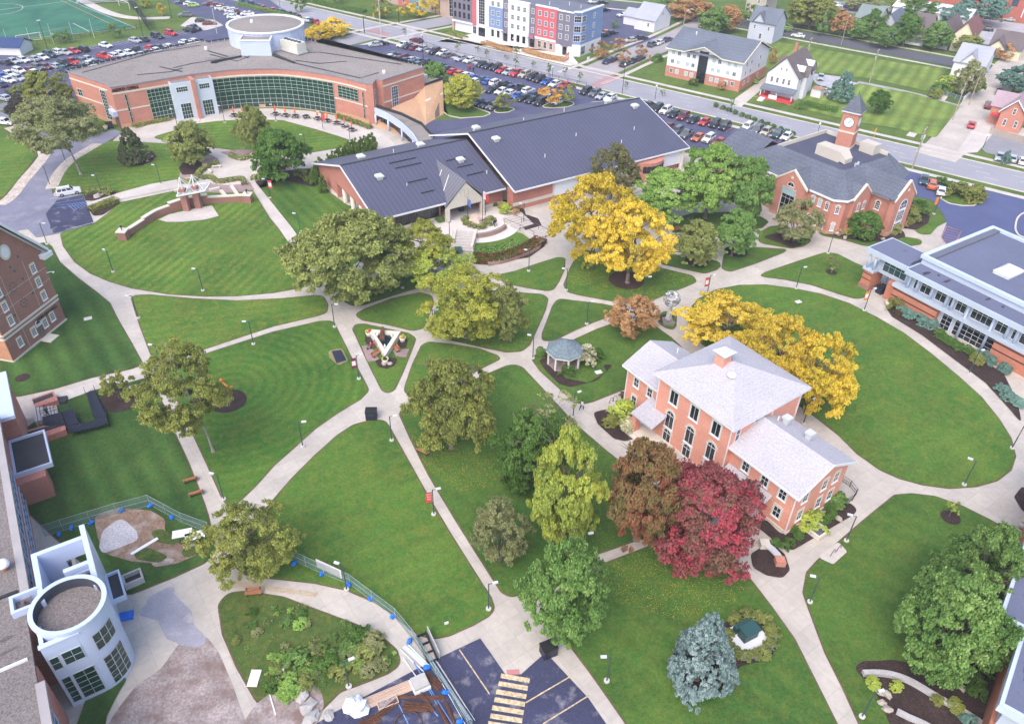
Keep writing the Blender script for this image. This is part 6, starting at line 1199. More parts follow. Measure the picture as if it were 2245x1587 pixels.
def cwin(a0,a1,z0,z1,nx_,ny_):
    K=8;f=MB();p=MB();rr=rD+.015
    P2=lambda a,r,z:(lx+r*math.cos(a),ly+r*math.sin(a),z)
    for k in range(K):
        b0,b1=a0+(a1-a0)*k/K,a0+(a1-a0)*(k+1)/K;p.quad(P2(b0,rr,z0),P2(b1,rr,z0),P2(b1,rr,z1),P2(b0,rr,z1))
        for j in range(ny_+1): z=z0+(z1-z0)*j/ny_;f.quad(P2(b0,rr+.03,z-.04),P2(b1,rr+.03,z-.04),P2(b1,rr+.03,z+.04),P2(b0,rr+.03,z+.04))
    for j in range(nx_+1): b=a0+(a1-a0)*j/nx_;f.quad(P2(b-.012,rr+.032,z0),P2(b+.012,rr+.032,z0),P2(b+.012,rr+.032,z1),P2(b-.012,rr+.032,z1))
    o=B.part('window',f,GALV);B.part('pane',p,GL_G,o)
a0,a1=math.radians(-72),math.radians(-32);cwin(a0,a1,6.0,8.2,3,2);cwin(a0,a1,.5,4.6,3,5)
for a,z,w_,h,nx_,ny_ in ((-10.75,7.0,1.7,1.8,2,2),(-10.65,2.6,1.9,4.0,2,5),(-12.2,6.9,.8,1.8,1,2),(-12.15,2.6,.8,4.0,1,5)): B.win('y',ly-rD-.02,-1,a,z,w_,h,nx_,ny_,fm=GALV,pm=GL_G,sill=False,fw=.06)
# ---------------- curved brick and glass commons
B=Bld('commons_hall','large orange brick hall with concave glass front, gravel roof and round drum',-54.4,130,170)
HA=10.1
out=[(148.3,157.7),(231.2,184.4),(236,188),(241.9,192.4)];arc=[(241.9,192.4),(305,182.5),(374,171),(440,161),(508,153.7),(560,151.3),(612,151),(670,156.5),(727,165.7),(765,174),(802,184.4)];rest=[(816.7,184.4),(823,175),(838,176.4),(929,148.3),(708.5,90.9),(696,94.9),(663,86.9),(499.8,89.5),(457,96),(443.6,92.2)]
Sp=lambda l,z=HA:[S.p(x,y,z) for x,y in l]
arcW=curve(Sp(arc),4);pol=Sp(out)[:3]+arcW+Sp(rest)
B.part('wall',MB().prism(pol,0,HA-.02),BRICK2);B.part('roof',MB().sheet(pol,HA),GRAVR);B.part('parapet',MB().ribbon([*pol,pol[0]],.28,HA+.16,0,HA-.1),mk('grey coping',(.24,.24,.28),.6,.1))
bk=Sp(rest[3:]+out[:1]);w=MB()
for a,b in zip(bk,bk[1:]):
    L_=math.hypot(b[0]-a[0],b[1]-a[1]);k=int(L_/1.5)
    for i in range(k): t=(i+.5)/k;w.box(a[0]+(b[0]-a[0])*t-.1,a[1]+(b[1]-a[1])*t-.1,HA,a[0]+(b[0]-a[0])*t+.1,a[1]+(b[1]-a[1])*t+.1,HA+.75)
B.part('parapet_post',w,GALV);B.part('parapet_back',MB().ribbon(bk,.2,HA+.75,0,HA+.402),DARKM)
front=Sp(out[:2])+arcW+Sp(rest[:4])
def offs(pts,d):
    o=[]
    for i,c in enumerate(pts):
        a,b=pts[max(i-1,0)],pts[min(i+1,len(pts)-1)];L_=math.hypot(b[0]-a[0],b[1]-a[1]);o.append((c[0]-(b[1]-a[1])/L_*d,c[1]+(b[0]-a[0])/L_*d))
    return o
sgn=-1 if offs(arcW,1)[20][0]>arcW[20][0] else 1
w=MB()
for z0,z1 in ((8.35,8.7),(4.3,4.6)):
    for seg_ in (Sp(out[:2]),Sp(rest[2:4])): w.ribbon(offs(seg_,sgn*.03),.12,z1,0,z0)
for z0,z1 in ((8.35,8.7),(4.3,4.6)): w.ribbon(offs(arcW,sgn*.03),.12,z1,0,z0)
B.part('stone_band',w,STONE)
w=MB();w.ribbon(offs(arcW,sgn*.05),.14,1.0,0,0).ribbon(offs(Sp(out[:2]),sgn*.05),.14,1.0,0,0).ribbon(offs(Sp(rest[2:4]),sgn*.05),.14,1.0,0,0);B.part('tan_base',w,TANB)
cum=[0]
for a,b in zip(arcW,arcW[1:]): cum.append(cum[-1]+math.hypot(b[0]-a[0],b[1]-a[1]))
def atx(pxx):
    # arc length at photo column pxx along the cornice
    xs=[]
    for i in range(len(arc)-1):
        for j in range(4): t=j/4;xs.append(arc[i][0]+(arc[i+1][0]-arc[i][0])*t)
    xs.append(arc[-1][0])
    for i in range(len(xs)-1):
        if xs[i]<=pxx<=xs[i+1]: t=(pxx-xs[i])/(xs[i+1]-xs[i]);return cum[i]+(cum[i+1]-cum[i])*t
    return cum[-1]
def at(s,d=0):
    for i in range(len(cum)-1):
        if s<=cum[i+1]+1e-6:
            t=(s-cum[i])/(cum[i+1]-cum[i]);a,b=arcW[i],arcW[i+1];L_=cum[i+1]-cum[i];return (a[0]+(b[0]-a[0])*t-(b[1]-a[1])/L_*d*sgn,a[1]+(b[1]-a[1])*t+(b[0]-a[0])/L_*d*sgn)
    return arcW[-1]
def curtain(xa,xb,z0,z1,n,rows,name='curtain_wall'):
    sa,sb=atx(xa),atx(xb);f=MB();p=MB()
    for k in range(n):
        s0,s1=sa+(sb-sa)*k/n,sa+(sb-sa)*(k+1)/n;a,b=at(s0,.12),at(s1,.12);p.quad((*a,z0),(*b,z0),(*b,z1),(*a,z1))
        for z in rows: f.seg(at(s0,.16),at(s1,.16),.10,z-.024,z+.024)
    for k in range(n+1): q=at(sa+(sb-sa)*k/n,.18);f.box(q[0]-.024,q[1]-.024,z0,q[0]+.024,q[1]+.024,z1)
    o=B.part(name,f,mk('pale mullion',(.48,.56,.52),.5,.05));B.part('pane',p,GL_G,o)
rows=[.3,1.5,2.5,3.7,4.9,5.5,6.4,7.3,8.2]
curtain(457,728,.3,8.25,21,rows);curtain(316,366,.3,8.25,6,rows)
curtain(737,781,5.0,8.0,5,[5.0,5.75,6.5,7.25,8.0],'window');curtain(790,793,1.2,8.0,1,[1.2,2.5,3.8,5.1,6.4,8.0],'window');curtain(271,275,1.2,8.0,1,[1.2,2.5,3.8,5.1,6.4,8.0],'window')
# pale entrance block with brick fin
a,b=at(atx(366)),at(atx(457));d_=Vector((b[0]-a[0],b[1]-a[1])).normalized();nn=Vector((d_.y,-d_.x));nn=nn if nn.dot(Vector(at(atx(410),1))-Vector(at(atx(410))))>0 else -nn
def bp(s,d): return (a[0]+d_.x*s+nn.x*d,a[1]+d_.y*s+nn.y*d)
LB=math.hypot(b[0]-a[0],b[1]-a[1])
B.part('entrance_block',MB().prism([bp(0,-2),bp(LB,-2),bp(LB,2.3),bp(0,2.3)],0,9.3),mk('pale metal panel',(.56,.62,.72),.45,.05,spec=.5));B.part('block_roof',MB().sheet([bp(.3,-1.9),bp(LB-.3,-1.9),bp(LB-.3,2),bp(.3,2)],9.34),GRAVR)
B.part('brick_fin',MB().prism([bp(LB*.52-.45,2.303),bp(LB*.52+.45,2.303),bp(LB*.52+.45,3.2),bp(LB*.52-.45,3.2)],0,9.8).prism([bp(LB*.52-.45,-1),bp(LB*.52+.45,-1),bp(LB*.52+.45,2.3),bp(LB*.52-.45,2.3)],9.36,9.8),BRICK2)
ang=math.atan2(nn.y,nn.x)+PI/2
for s_,z,w_,h,nx_,ny_ in ((.25,0.3,2.6,3.9,4,4),(.78,.3,2.6,3.9,4,4),(.24,7.0,2.8,1.3,5,2),(.78,7.0,2.6,1.3,5,2)):
    q=bp(LB*s_,2.31);put_window(B.root,q[0]-130,q[1]-170,z,ang,w_,h,nx_,ny_,WHITE,GL_G,False,fw=.08)
# end and side windows, letters
p0,p1=Sp(out[:2]);
def onseg(p0,p1,t,z,w_,h,nx_,ny_,pm=GL_G):
    d=Vector((p1[0]-p0[0],p1[1]-p0[1])).normalized();n=Vector((d.y,-d.x));m=Vector(p0).lerp(Vector(p1),t);c0=Vector((147,170))
    if n.dot(m-c0)<0: n=-n
    q=m+n*.1;put_window(B.root,q.x-130,q.y-170,z,math.atan2(n.y,n.x)+PI/2,w_,h,nx_,ny_,WHITE,pm,False,fw=.08)
onseg(p0,p1,.86,.8,2.2,7.4,3,9);onseg(p0,p1,.2,4.7,2.,1.8,2,2);onseg(p0,p1,.3,1.5,1.6,1.3,2,2)
q0,q1=Sp(rest[2:4]);onseg(q0,q1,.26,2.2,2.3,5.6,3,7,GL_B);r0,r1=Sp(rest[:2]);onseg(r0,r1,.5,1.5,1.6,6.6,2,8)
sa,sb=atx(247),atx(300)
for i,ch in enumerate('ANDORFER COMMONS'):
    if ch==' ': continue
    s_=sa+(sb-sa)*i/15;q=at(s_,.1);q2=at(s_+.3,.1);text(B.root,ch,1.05,(q[0]-130,q[1]-170,8.95),(PI/2,0,math.atan2(q2[1]-q[1],q2[0]-q[0])),LETT)
nq=Sp(out[1:3]+[(241.9,192.4)]);B.part('side_entrance',MB().prism([(nq[0][0]-1.2,nq[0][1]),(nq[2][0]-1.2,nq[2][1]),(nq[2][0]-.05,nq[2][1]),(nq[0][0]-.05,nq[0][1])],3.1,4.3),PALEBLUE);B.part('side_door',MB().prism([(nq[0][0]-.15,nq[0][1]-.2),(nq[2][0]-.15,nq[2][1]+.2),(nq[2][0]-.06,nq[2][1]+.2),(nq[0][0]-.06,nq[0][1]-.2)],.1,3.09),DOORM)
# roof details: drum, block, plant, ridges
dz=14.6;w=MB();N=48;dc=(145.4,192.2);dr=10.3
B.part('drum_wall',MB().add([(dc[0]+dr*math.cos(2*PI*k/N),dc[1]+dr*math.sin(2*PI*k/N),z) for z in (HA,dz) for k in range(N)],[(k,(k+1)%N,N+(k+1)%N,N+k) for k in range(N)]),PALEBLUE,smooth=True)
B.part('drum_rim',MB().ribbon([(dc[0]+dr*math.cos(2*PI*k/N),dc[1]+dr*math.sin(2*PI*k/N)) for k in range(N+1)],.7,dz+.35,0,dz-.01),WHITE);B.part('drum_roof',MB().sheet([(dc[0]+(dr-.2)*math.cos(2*PI*k/N),dc[1]+(dr-.2)*math.sin(2*PI*k/N)) for k in range(N)],dz+.02),GRAVR)
w=MB()
for k in range(24): a=2*PI*k/24;w.tube((dc[0]+(dr+.02)*math.cos(a),dc[1]+(dr+.02)*math.sin(a),HA),(dc[0]+(dr+.02)*math.cos(a),dc[1]+(dr+.02)*math.sin(a),dz),.05,.05,4)
B.part('drum_seam',w,WHITE)
bq=[(131.6,186.2),(136.8,180.2),(143.2,186.2),(138.4,192.2)];B.part('plant_block',MB().prism(bq,HA,13.9),PALEBLUE);B.part('block_parapet',MB().ribbon([*bq,bq[0]],.4,14.2,0,13.88),WHITE);B.part('block_roof',MB().sheet(bq,13.93),GRAVR)
cq=S.p(643,103,11.5);B.part('chiller',MB().box(cq[0]-1.5,cq[1]-3.4,HA+.6,cq[0]+1.5,cq[1]+3.4,HA+3.0),mk('chiller housing',(.58,.57,.50),.5,.1));B.part('chiller_frame',MB().box(cq[0]-1.7,cq[1]-3.7,HA+.2,cq[0]+1.7,cq[1]+3.7,HA+.58),GALV)
w=MB()
for i in range(5): w.lathe((cq[0],cq[1]-2.7+i*1.35,HA+3.002),[(.55,0),(.5,.2)],10)
B.part('chiller_fan',w,DARKM)
w=MB()
for l in ('350,147 400,158','180,160 330,118 440,100','455,112 500,125','300,165 375,158 400,150','880,142 700,115 640,118','380,150 420,140 520,125','460,120 520,135 560,118','600,118 650,140 790,172 830,160','648,133 700,140 760,135','470,140 530,122 545,128','560,85 590,70'): w.ribbon([S.p(*map(float,q.split(',')),HA) for q in l.split()],.7,HA+.03)
B.part('roof_seam',w,TAR)
w=MB()
for l in ('463,140 530,126','598,124 646,140'): w.ribbon([S.p(*map(float,q.split(',')),HA) for q in l.split()],.25,HA+.5,0,HA)
B.part('roof_curb',w,DARKM)
for x,y in ((452,109),(842,161),(640,109),(552,50),(558,84),(580,85)):
    z=HA if y>100 else (dz if y<60 else 13.2);q=S.p(x,y,z);B.part('roof_vent',MB().lathe((q[0],q[1],z),[(.45,0),(.45,.55),(.3,.75)],10),WHITE)
# tan service wing and curved link
b0,b1,b2=S.p(890,300),S.p(934,274),S.p(973,250);yw=142.45
def quadwall(p,q,r,t): return MB().add([(*p,0),(*q,0),r,t,(p[0],yw+.3,0),(q[0]+2,yw+.3,0)],[(0,1,2,3),(1,5,2),(0,3,4)])
B.part('battered_wall',quadwall(b0,b1,(155.68,yw,3.4),(143.5,yw,3.0)),TANB);B.part('battered_wall',quadwall(b1,b2,(163,yw,5.0),(155.7,yw,5.2)),TANB)
B.part('service_wing',MB().box(155.75,yw+.05,0,163,152,5.3),TANB);B.part('service_roof',MB().box(156,yw+.4,5.3,162.7,151.7,5.34),GRAVR);B.part('service_parapet',rim(MB(),155.7,163.05,yw,152.05,5.3,5.8,.3),DARKM)
for x_ in (157.5,159.6): B.part('roof_unit',MB().box(x_,146,5.34,x_+1.3,147.6,6.4),GALV)
q_=S.p(952,262);dn=lambda t,u:tuple(Vector((*b1,0)).lerp(Vector((*b2,0)),t).lerp(Vector((155.7,yw,5.2)).lerp(Vector((163,yw,5.0)),t),u)+Vector((-.02,-.06,.05)))
B.part('loading_door',MB().quad(dn(.5,.02),dn(.75,.02),dn(.75,.42),dn(.5,.42)),DOORM);B.part('stone_band',MB().quad(dn(0,.58),dn(1,.58),dn(1,.64),dn(0,.64)),STONE)
lk=[S.p(x,y,4.2) for x,y in ((822,240),(850,252),(880,272),(905,296),(918,318),(952,302),(938,290),(925,275),(880,253),(826,236))]
B.part('link_roof',MB().prism(lk,3.7,4.2),GRAVR);B.part('link_fascia',MB().ribbon(lk[:5],.3,4.6,0,2.9),PALEBLUE);B.part('link_parapet',MB().ribbon(lk[5:],.25,4.9,0,4.2),DARKM);B.part('link_wall',MB().ribbon(offs(lk[:5],1.5),.2,3.7,0,0),GL_D)
for k in range(5): B.part('link_column',MB().lathe((lk[k][0],lk[k][1],0),[(.25,0),(.25,2.9)],10),PALEBLUE,smooth=True)
# ================================================================ TOWN BUILDINGS (street frame)
AZS=-54.4
CHAR=mk('charcoal siding',(.175,.16,.21),.7,.06);REDS=mk('red siding',(.54,.13,.15),.7,.06,band=.3,bandk=.9);BLUS=mk('blue siding',(.19,.275,.46),.7,.06,band=.3,bandk=.9);WHS=mk('white siding',(.70,.69,.72),.7,.05,band=.35,bandk=.93)
TANS=mk('tan brick base',(.44,.31,.25),.85,.1,fine=.2);GL_P=glass('pale window glass',(.10,.13,.16),.1);GROOF=mk('grey town roof',(.15,.155,.20),.85,.08,.4,fine=.06);BRN=mk('brown town roof',(.15,.12,.125),.9,.1,.6,fine=.25,fscale=5,band=.5,bandk=.88);GRS=mk('slate town roof',(.14,.16,.20),.9,.1,.6,fine=.25,fscale=5,band=.5,bandk=.88);LGR=mk('light town roof',(.36,.37,.42),.9,.08,.6,fine=.15,band=.5,bandk=.9);PNK=mk('pink grey roof',(.36,.27,.31),.9,.08,.6,fine=.2,fscale=5,band=.5,bandk=.88)
LAVS=mk('lavender siding',(.50,.51,.60),.7,.05,band=.3,bandk=.92);CRM=mk('cream siding',(.70,.64,.46),.7,.05,band=.3,bandk=.92);REDT=mk('red porch paint',(.60,.05,.07),.6,.1);MILLB=mk('mill brick',(.42,.13,.10),.9,.1,fine=.15)
# ---- four-storey apartments
B=Bld('apartment_block','four-storey apartment block with charcoal, red, white and blue fronts',AZS,220,160)
X=220.5;secs=[(178.4,187.2,CHAR,3.6,13.6,0),(176.4,178.4,REDS,3.2,13.6,.15),(171.2,176.4,WHS,0,13.8,.3),(165.4,171.2,BLUS,3.6,10.2,.1),(163.1,165.4,CHAR,0,12.9,-.2),(154.6,163.1,WHS,0,13.1,.3),(152.1,154.6,CHAR,0,12.8,-.2),(143.9,152.1,REDS,3.9,13.1,.2),(137.8,143.9,CHAR,2.9,12.9,0)]
nm={CHAR.name:'charcoal_wall',REDS.name:'red_wall',WHS.name:'white_wall',BLUS.name:'blue_wall'}
for y0,y1,m,z0,z1,d in secs: B.part(nm[m.name],MB().box(X-d,y0+.003,z0,X+.45,y1-.003,z1),m)
B.part('rear_wall',MB().box(X+.455,137.9,0,X+14,187,12.55),WHS)
B.part('white_wall',MB().box(X-.1,165.403,10.203,X+.45,171.197,13.4).box(X-.1,165.403,0,X+.45,171.197,3.597).box(X-.2,137.803,0,X+.45,143.897,2.897).box(X+.3,178.403,0,X+.452,187.1,3.597),WHS)
B.part('blue_wall',MB().prism([(X+.2,137.797),(X+1.6,135.6),(X+14.2,135.6),(X+14.2,137.797)],3.6,13.19),BLUS);B.part('white_wall',MB().prism([(X,137.797),(X+1.5,135.5),(X+14.1,135.5),(X+14.1,137.797)],0,3.597),WHS)
B.part('tan_base',MB().box(X-.15,143.903,0,X+.45,152.097,3.2),TANS);B.part('white_band',MB().box(X-.3,143.9,3.2,X+.45,152.1,3.897),WHS);B.part('white_band',MB().box(X-.25,178.3,3.0,X-.003,187.4,3.6),WHS)
B.part('roof',MB().box(X+.5,136,13.0,X+13.8,186.8,13.25) if 0 else MB().box(X+.4,136,12.6,X+13.7,187,12.85),GROOF)
B.part('cornice',MB().box(X-.35,171.1,13.8,X+.6,176.5,14.1).box(X-.4,154.5,13.1,X+.5,163.2,13.5).box(X-.3,143.8,13.1,X+.5,152.2,13.5).box(X-.2,137.7,12.9,X+.5,143.85,13.2).prism([(X+.05,137.8),(X+1.5,135.4),(X+14.4,135.4),(X+14.4,136.1),(X+1.9,136.1),(X+.5,137.8)],13.2,13.6).box(X-.1,178.4,13.6,X+.6,187.3,13.9),WHITE)
for z in (11.2,8.3,5.5):
    for y in (150.4,148.0,145.6,142.4,139.9): B.win('x',X-(.2 if y>144 else 0),-1,y,z,1.25,1.65,2,2,fm=WHITE,pm=GL_P,sill=False,fw=.12)
    for y in (153.4,164.3): B.win('x',X+.2,-1,y,z,1.1,1.6,2,2,fm=WHITE,pm=GL_P,sill=False,fw=.12)
    for y in (161.2,158.8,156.4): B.win('x',X-.3,-1,y,z,1.25,1.65,2,2,fm=WHITE,pm=GL_P,sill=False,fw=.12)
    for y in (169.6,167.2): B.win('x',X-.1,-1,y,z,1.25,1.65,2,2,fm=WHITE,pm=GL_P,sill=False,fw=.12)
    for y in (186,184,182,180): B.win('x',X,-1,y,z,1.0,1.9,2,2,fm=DARKM,pm=GL_D,sill=False,fw=.09)
    B.win('y',135.6,-1,X+9,z,1.1,1.6,2,2,fm=WHITE,pm=GL_P,sill=False,fw=.12);B.win('y',135.6,-1,X+2.9,z,2.2,1.9,3,2,fm=WHITE,pm=GL_D,sill=False,fw=.1)
    put_window(B.root,X+.87-220,136.68-160,z-.95,math.atan2(-1.4,-2.2)+PI/2 if 0 else math.atan2(-(1.4),-(2.2))+PI/2,2.2,1.9,3,2,WHITE,GL_D,False,fw=.1)
for y in (150.2,148,145.7): B.win('x',X-.15,-1,y,1.7,1.25,2.1,2,2,fm=WHITE,pm=GL_D,sill=False)
for y in (161.2,158.8,156.4): B.win('x',X-.3,-1,y,1.9,1.2,2.2,2,2,fm=DARKM,pm=GL_D,sill=False)
for y in (169.6,167.2): B.win('x',X-.1,-1,y,1.9,1.1,2.2,2,2,fm=DARKM,pm=GL_D,sill=False)
B.win('x',X-.3,-1,174.1,8.4,2.7,9.0,3,10,fm=WHITE,pm=GL_D,sill=False,fw=.12,name='stair_window');B.win('x',X-.3,-1,174.1,1.5,2.9,2.8,4,2,fm=DARKM,pm=GL_D,sill=False,name='entrance_door');B.win('x',X+.5,-1,182,1.7,3.4,2.6,4,3,fm=WHITE,pm=GL_D,sill=False);B.win('x',X-.1,-1,177.4,1.6,1.5,2.4,2,2,fm=WHITE,pm=GL_D,sill=False)
for y in (164.3,153.4,140.3): B.win('x',X-.22 if y<150 else X+.2,-1,y,1.3,1.6,2.5,2,1,fm=DARKM,pm=GL_D,sill=False,name='door');B.part('awning',MB().box(X-1.1,y-1.2,3.0,X-.35,y+1.2,3.2),CHAR)
B.win('y',135.5,-1,X+3.1,1.7,2.6,2.6,3,2,fm=WHITE,pm=GL_T,sill=False);B.part('service_door',MB().box(X+8.2,135.42,0,X+9.6,135.497,2.6),CHAR)
B.part('pillar',MB().box(X-.3,186.5,0,X+.5,187.3,2.99),TANS);B.part('wall_sign',MB().box(X-.25,152.8,3.1,X-.1,154.2,3.8),REDS)
for y,x in ((150,225),(160,227),(145,229),(168,226),(140,228)): B.part('vent_pipe',MB().tube((x,y,12.8),(x,y,13.9),.1,.1,6),WHITE)
# ---- three-storey hall
B=Bld('residence_hall','three-storey hall with white upper storeys, brick base and black glass entrance',AZS,222,93)
X=222.6;B.part('brick_wall',MB().box(X-.1,81.4,0,X+19.5,105.2,3.1),BRICK2);B.part('siding_wall',MB().box(X,81.5,3.103,X+19.4,105.1,8.2),WHS)
w=MB();gable(w,X-.8,X+20.2,80.9,105.7,8.2,12.3,'y');B.part('roof',w,GRS);B.part('roof',groof(88.0,99.4,0,0,0,0,'y',0) if 0 else MB().add([(X-.9,87.6,8.15),(X-.9,93.6,10.4),(X-.9,99.6,8.15),(X+9.8,93.6,11.6),(X+1,87.6,8.8),(X+1,99.6,8.8)],[(0,1,3,4),(1,2,5,3)]),GRS)
w=MB();gable_end(w,X,X+19.4,81.5,8.1,11.9);gable_end(w,X,X+19.4,104.85,8.1,11.9);gable_end(w,88.2,99.0,X,8.1,10.1,'x',.4);B.part('gable_wall',w,WHS)
w=MB();w.add(cop((87.6,8.0),(93.6,10.25),.25,.2,'x',X-.95),CF);w.add(cop((99.6,8.0),(93.6,10.25),.25,.2,'x',X-.95),CF);w.box(X-.95,99.6,8.0,X-.75,105.7,8.25).box(X-.95,80.9,8.0,X-.75,87.6,8.25);w.add(cop((X-.8,8.05),(X+9.7,12.1),.25,.2,'y',80.8),CF);w.add(cop((X+20.2,8.05),(X+9.7,12.1),.25,.2,'y',80.8),CF);B.part('rake_trim',w,CRM)
B.win('x',X-.12,-1,93.6,4.6,2.8,9.0,3,9,fm=DARKM,pm=GL_D,sill=False,name='glass_entrance',out=.12)
for z in (7.1,4.6,1.9):
    for y in (103.3,101.4,98.4,96.6,90.3,88.5,85.6,83.6): B.win('x',X-(.1 if z<3 else 0),-1,y,z,1.15,1.25,2,1,fm=WHITE,pm=GL_L if (y*7+z)%3<1.4 else GL_P,sill=False)
    for x in (X+3,X+6.5,X+13): B.win('y',81.5-(.1 if z<3 else 0),-1,x,z,1.1,1.2,2,1,fm=WHITE,pm=GL_D,sill=False)
B.part('vent_pipe',MB().tube((X+7,100,11),(X+7,100,12.2),.12,.12,6).tube((X+7.6,100.5,11),(X+7.6,100.5,12),.12,.12,6),WHITE)
# ---- houses
def house(name,label,x,y,w_,d,h,rise,axis,wall,roof,wins=(),trim=None,extra=None,base=None):
    """x,y: the corner nearest the camera in the street frame; w_ along the street, d away from it"""
    B=Bld(name,label,AZS,x,y);B.part('wall',MB().box(x,y,0,x+d,y+w_,h),wall)
    m=MB();gable(m,x-.45,x+d+.45,y-.45,y+w_+.45,h+.05,h+rise,axis);B.part('roof',m,roof)
    m=MB()
    if axis=='y': gable_end(m,x,x+d,y,h,h+rise-.3);gable_end(m,x,x+d,y+w_-.25,h,h+rise-.3)
    else: gable_end(m,y,y+w_,x,h,h+rise-.3,'x');gable_end(m,y,y+w_,x+d-.25,h,h+rise-.3,'x')
    B.part('gable_wall',m,wall)
    for f,a,z,ww,hh in wins: B.win('x' if f=='x' else 'y',x if f=='x' else y,-1,a,z,ww,hh,2,2,fm=WHITE,pm=GL_D,sill=False,fw=.12)
    return B
B=house('porch_house','white gabled house with red porch and brown roof beside the main street',224.2,65.6,9.0,14,6.4,5.2,'x',WHS,BRN,[('x',68.0,5,.8,1.6),('x',69.6,5,.8,1.6),('x',71.4,5,.8,1.6),('x',73,5,.8,1.6),('x',69.4,8.2,.6,.9),('x',70.9,8.2,.6,.9),('y',227,4.9,.9,1.5),('y',228.5,1.9,.9,1.5),('y',231,1.9,.9,1.5)])
B.part('porch_roof',MB().add([(221.3,65.2,2.8),(221.3,75,2.8),(224.1,75,3.6),(224.1,65.2,3.6),(221.3,65.2,2.55),(221.3,75,2.55),(224.1,75,3.35),(224.1,65.2,3.35)],[(0,3,2,1),(7,4,5,6),(0,1,5,4),(0,4,7,3),(1,2,6,5)]),GRS);B.part('porch_deck',MB().box(221.5,65.4,0,224.1,74.8,.9),REDT);B.part('door',MB().box(224.1,72.6,.9,224.18,74.2,3),REDT)
for y in (65.6,70,74.6): B.part('porch_post',MB().box(221.6,y-.1,.9,221.8,y+.1,2.55),WHITE)
B.part('step',MB().box(220.2,72.8,0,221.49,74.3,.5).box(219,72.8,0,220.19,74.3,.25),WHITE);B.part('banner',MB().box(221.35,69.6,.5,221.45,72,1.6),WHITE)
m=MB();gable(m,228,231.5,64.2,70,6.3,8.6,'y');B.part('roof',m,BRN);m=MB();m.box(228.2,64.6,0,231.3,65.58,6.2);gable_end(m,228.1,231.4,64.6,6.2,8.2);B.part('bay_wall',m,WHS);B.part('chimney',MB().box(236,71.5,9,236.8,72.3,12.5),BRICK3)
B.part('rear_wing',MB().box(238.2,67,0,243,76.5,5),WHS);m=MB();gable(m,238.2,243.4,66.6,77,5,7.4,'y');B.part('roof',m,BRN)
for x_ in (226.4,233.6): m=MB();gable(m,x_,x_+1.6,65.2,68,8.0,9.3,'y');B.part('dormer_roof',m,WHITE)
B=house('lavender_house','lavender two-storey house with slate cross gables behind the three-storey hall',278.5,93.5,9,10,6.2,4,'y',LAVS,GRS,[('x',95.5,4.6,.8,1.4),('x',100.5,4.6,.8,1.4),('x',98,1.9,1,1.9)]);m=MB();gable(m,277.8,284,97.0,101.5,6.2,9.4,'x');B.part('roof',m,GRS);m=MB();gable_end(m,97.2,101.3,278.2,6.1,9.1,'x');B.part('gable_wall',m,LAVS)
B=house('white_house','white house with light grey cross-gabled roof on the side street corner',276.5,27.5,8.5,14,5.6,4,'y',WHS,LGR,[('x',30,4.2,.9,1.4),('x',33,1.8,.9,1.4),('y',280,4,.9,1.4)]);m=MB();gable(m,275.9,286,29,34.5,5.6,9,'x');B.part('roof',m,LGR);m=MB();gable_end(m,29.2,34.3,276.35,5.6,8.7,'x');B.part('gable_wall',m,WHS)
B=house('brick_cottage','small brick gabled cottage with pink-grey roof beside the concrete side street',238.6,10.6,5.6,11,4.6,3.6,'x',BRICK2,PNK,[('x',12.0,2.2,.8,1.9),('x',14.6,2.2,.8,1.9),('x',13.3,5.3,.8,1.6)]);m=MB();gable(m,242.5,248.5,10,19.5,4.6,8,'y');B.part('roof',m,PNK);B.part('wall',MB().box(242.8,16.203,0,248.2,19,4.5),BRICK2);m=MB();gable_end(m,242.8,248.2,18.7,4.5,7.6);B.part('gable_wall',m,BRICK2);B.part('rake_trim',MB().add(cop((10.0,4.5),(13.4,8.15),.3,.2,'x',238.0),CF).add(cop((16.8,4.5),(13.4,8.15),.3,.2,'x',238.0),CF),WHITE);B.part('porch_roof',MB().box(240.5,16.3,2.8,242.4,18.5,3.0),REDT)
B=house('bungalow','low bungalow with wide brown roof and cream porch gable on the back street',313,22.5,9.5,14,3.4,4,'y',CRM,BRN);m=MB();gable(m,309.5,318,26.5,32.5,3.4,6.4,'x');B.part('porch_roof',m,BRN);m=MB();gable_end(m,26.8,32.2,309.9,3.3,6.0,'x');B.part('gable_wall',m,CRM)
house('cream_house','cream gabled house with red-brown roof on the back street',312,37.5,6,15,5.4,4.2,'x',CRM,mk('red brown roof',(.20,.09,.09),.9,.1),[('x',39.5,4,.9,1.5)])
house('narrow_house','narrow grey-sided house hidden behind the last street tree',312,44.2,5.5,17,4.6,4,'x',LAVS,BRN)
B=house('dormer_house','brown-roofed house with tan front dormer and white porch',311,52,6.5,15,4.0,5,'y',WHS,BRN);m=MB();gable(m,311.5,318,53.5,57,6.2,8.2,'x');B.part('dormer_roof',m,BRN);m=MB();gable_end(m,53.7,56.8,311.9,6.1,7.9,'x');m.box(311.9,53.7,4.6,316,56.8,6.15);B.part('dormer_wall',m,mk('tan siding',(.42,.35,.27),.7,.05));B.win('x',311.9,-1,55.2,5.6,1.6,1.0,2,1,sill=False);B.part('porch_roof',MB().box(308.8,52.2,2.6,310.9,58.2,2.8),BRN);B.part('porch_rail',MB().box(308.9,52.3,.4,309,58.1,1.2),WHITE)
house('blue_grey_house','blue-grey gabled house second in the back street row',312,62,6,13,4.6,4,'x',LAVS,GRS,[('x',64,4,.9,1.3)])
house('grey_roof_house','house with pale green-grey hipped roof and small dormer in the row',318,70,8,12,4.2,3.6,'y',CRM,mk('green grey roof',(.20,.24,.24),.9,.1))
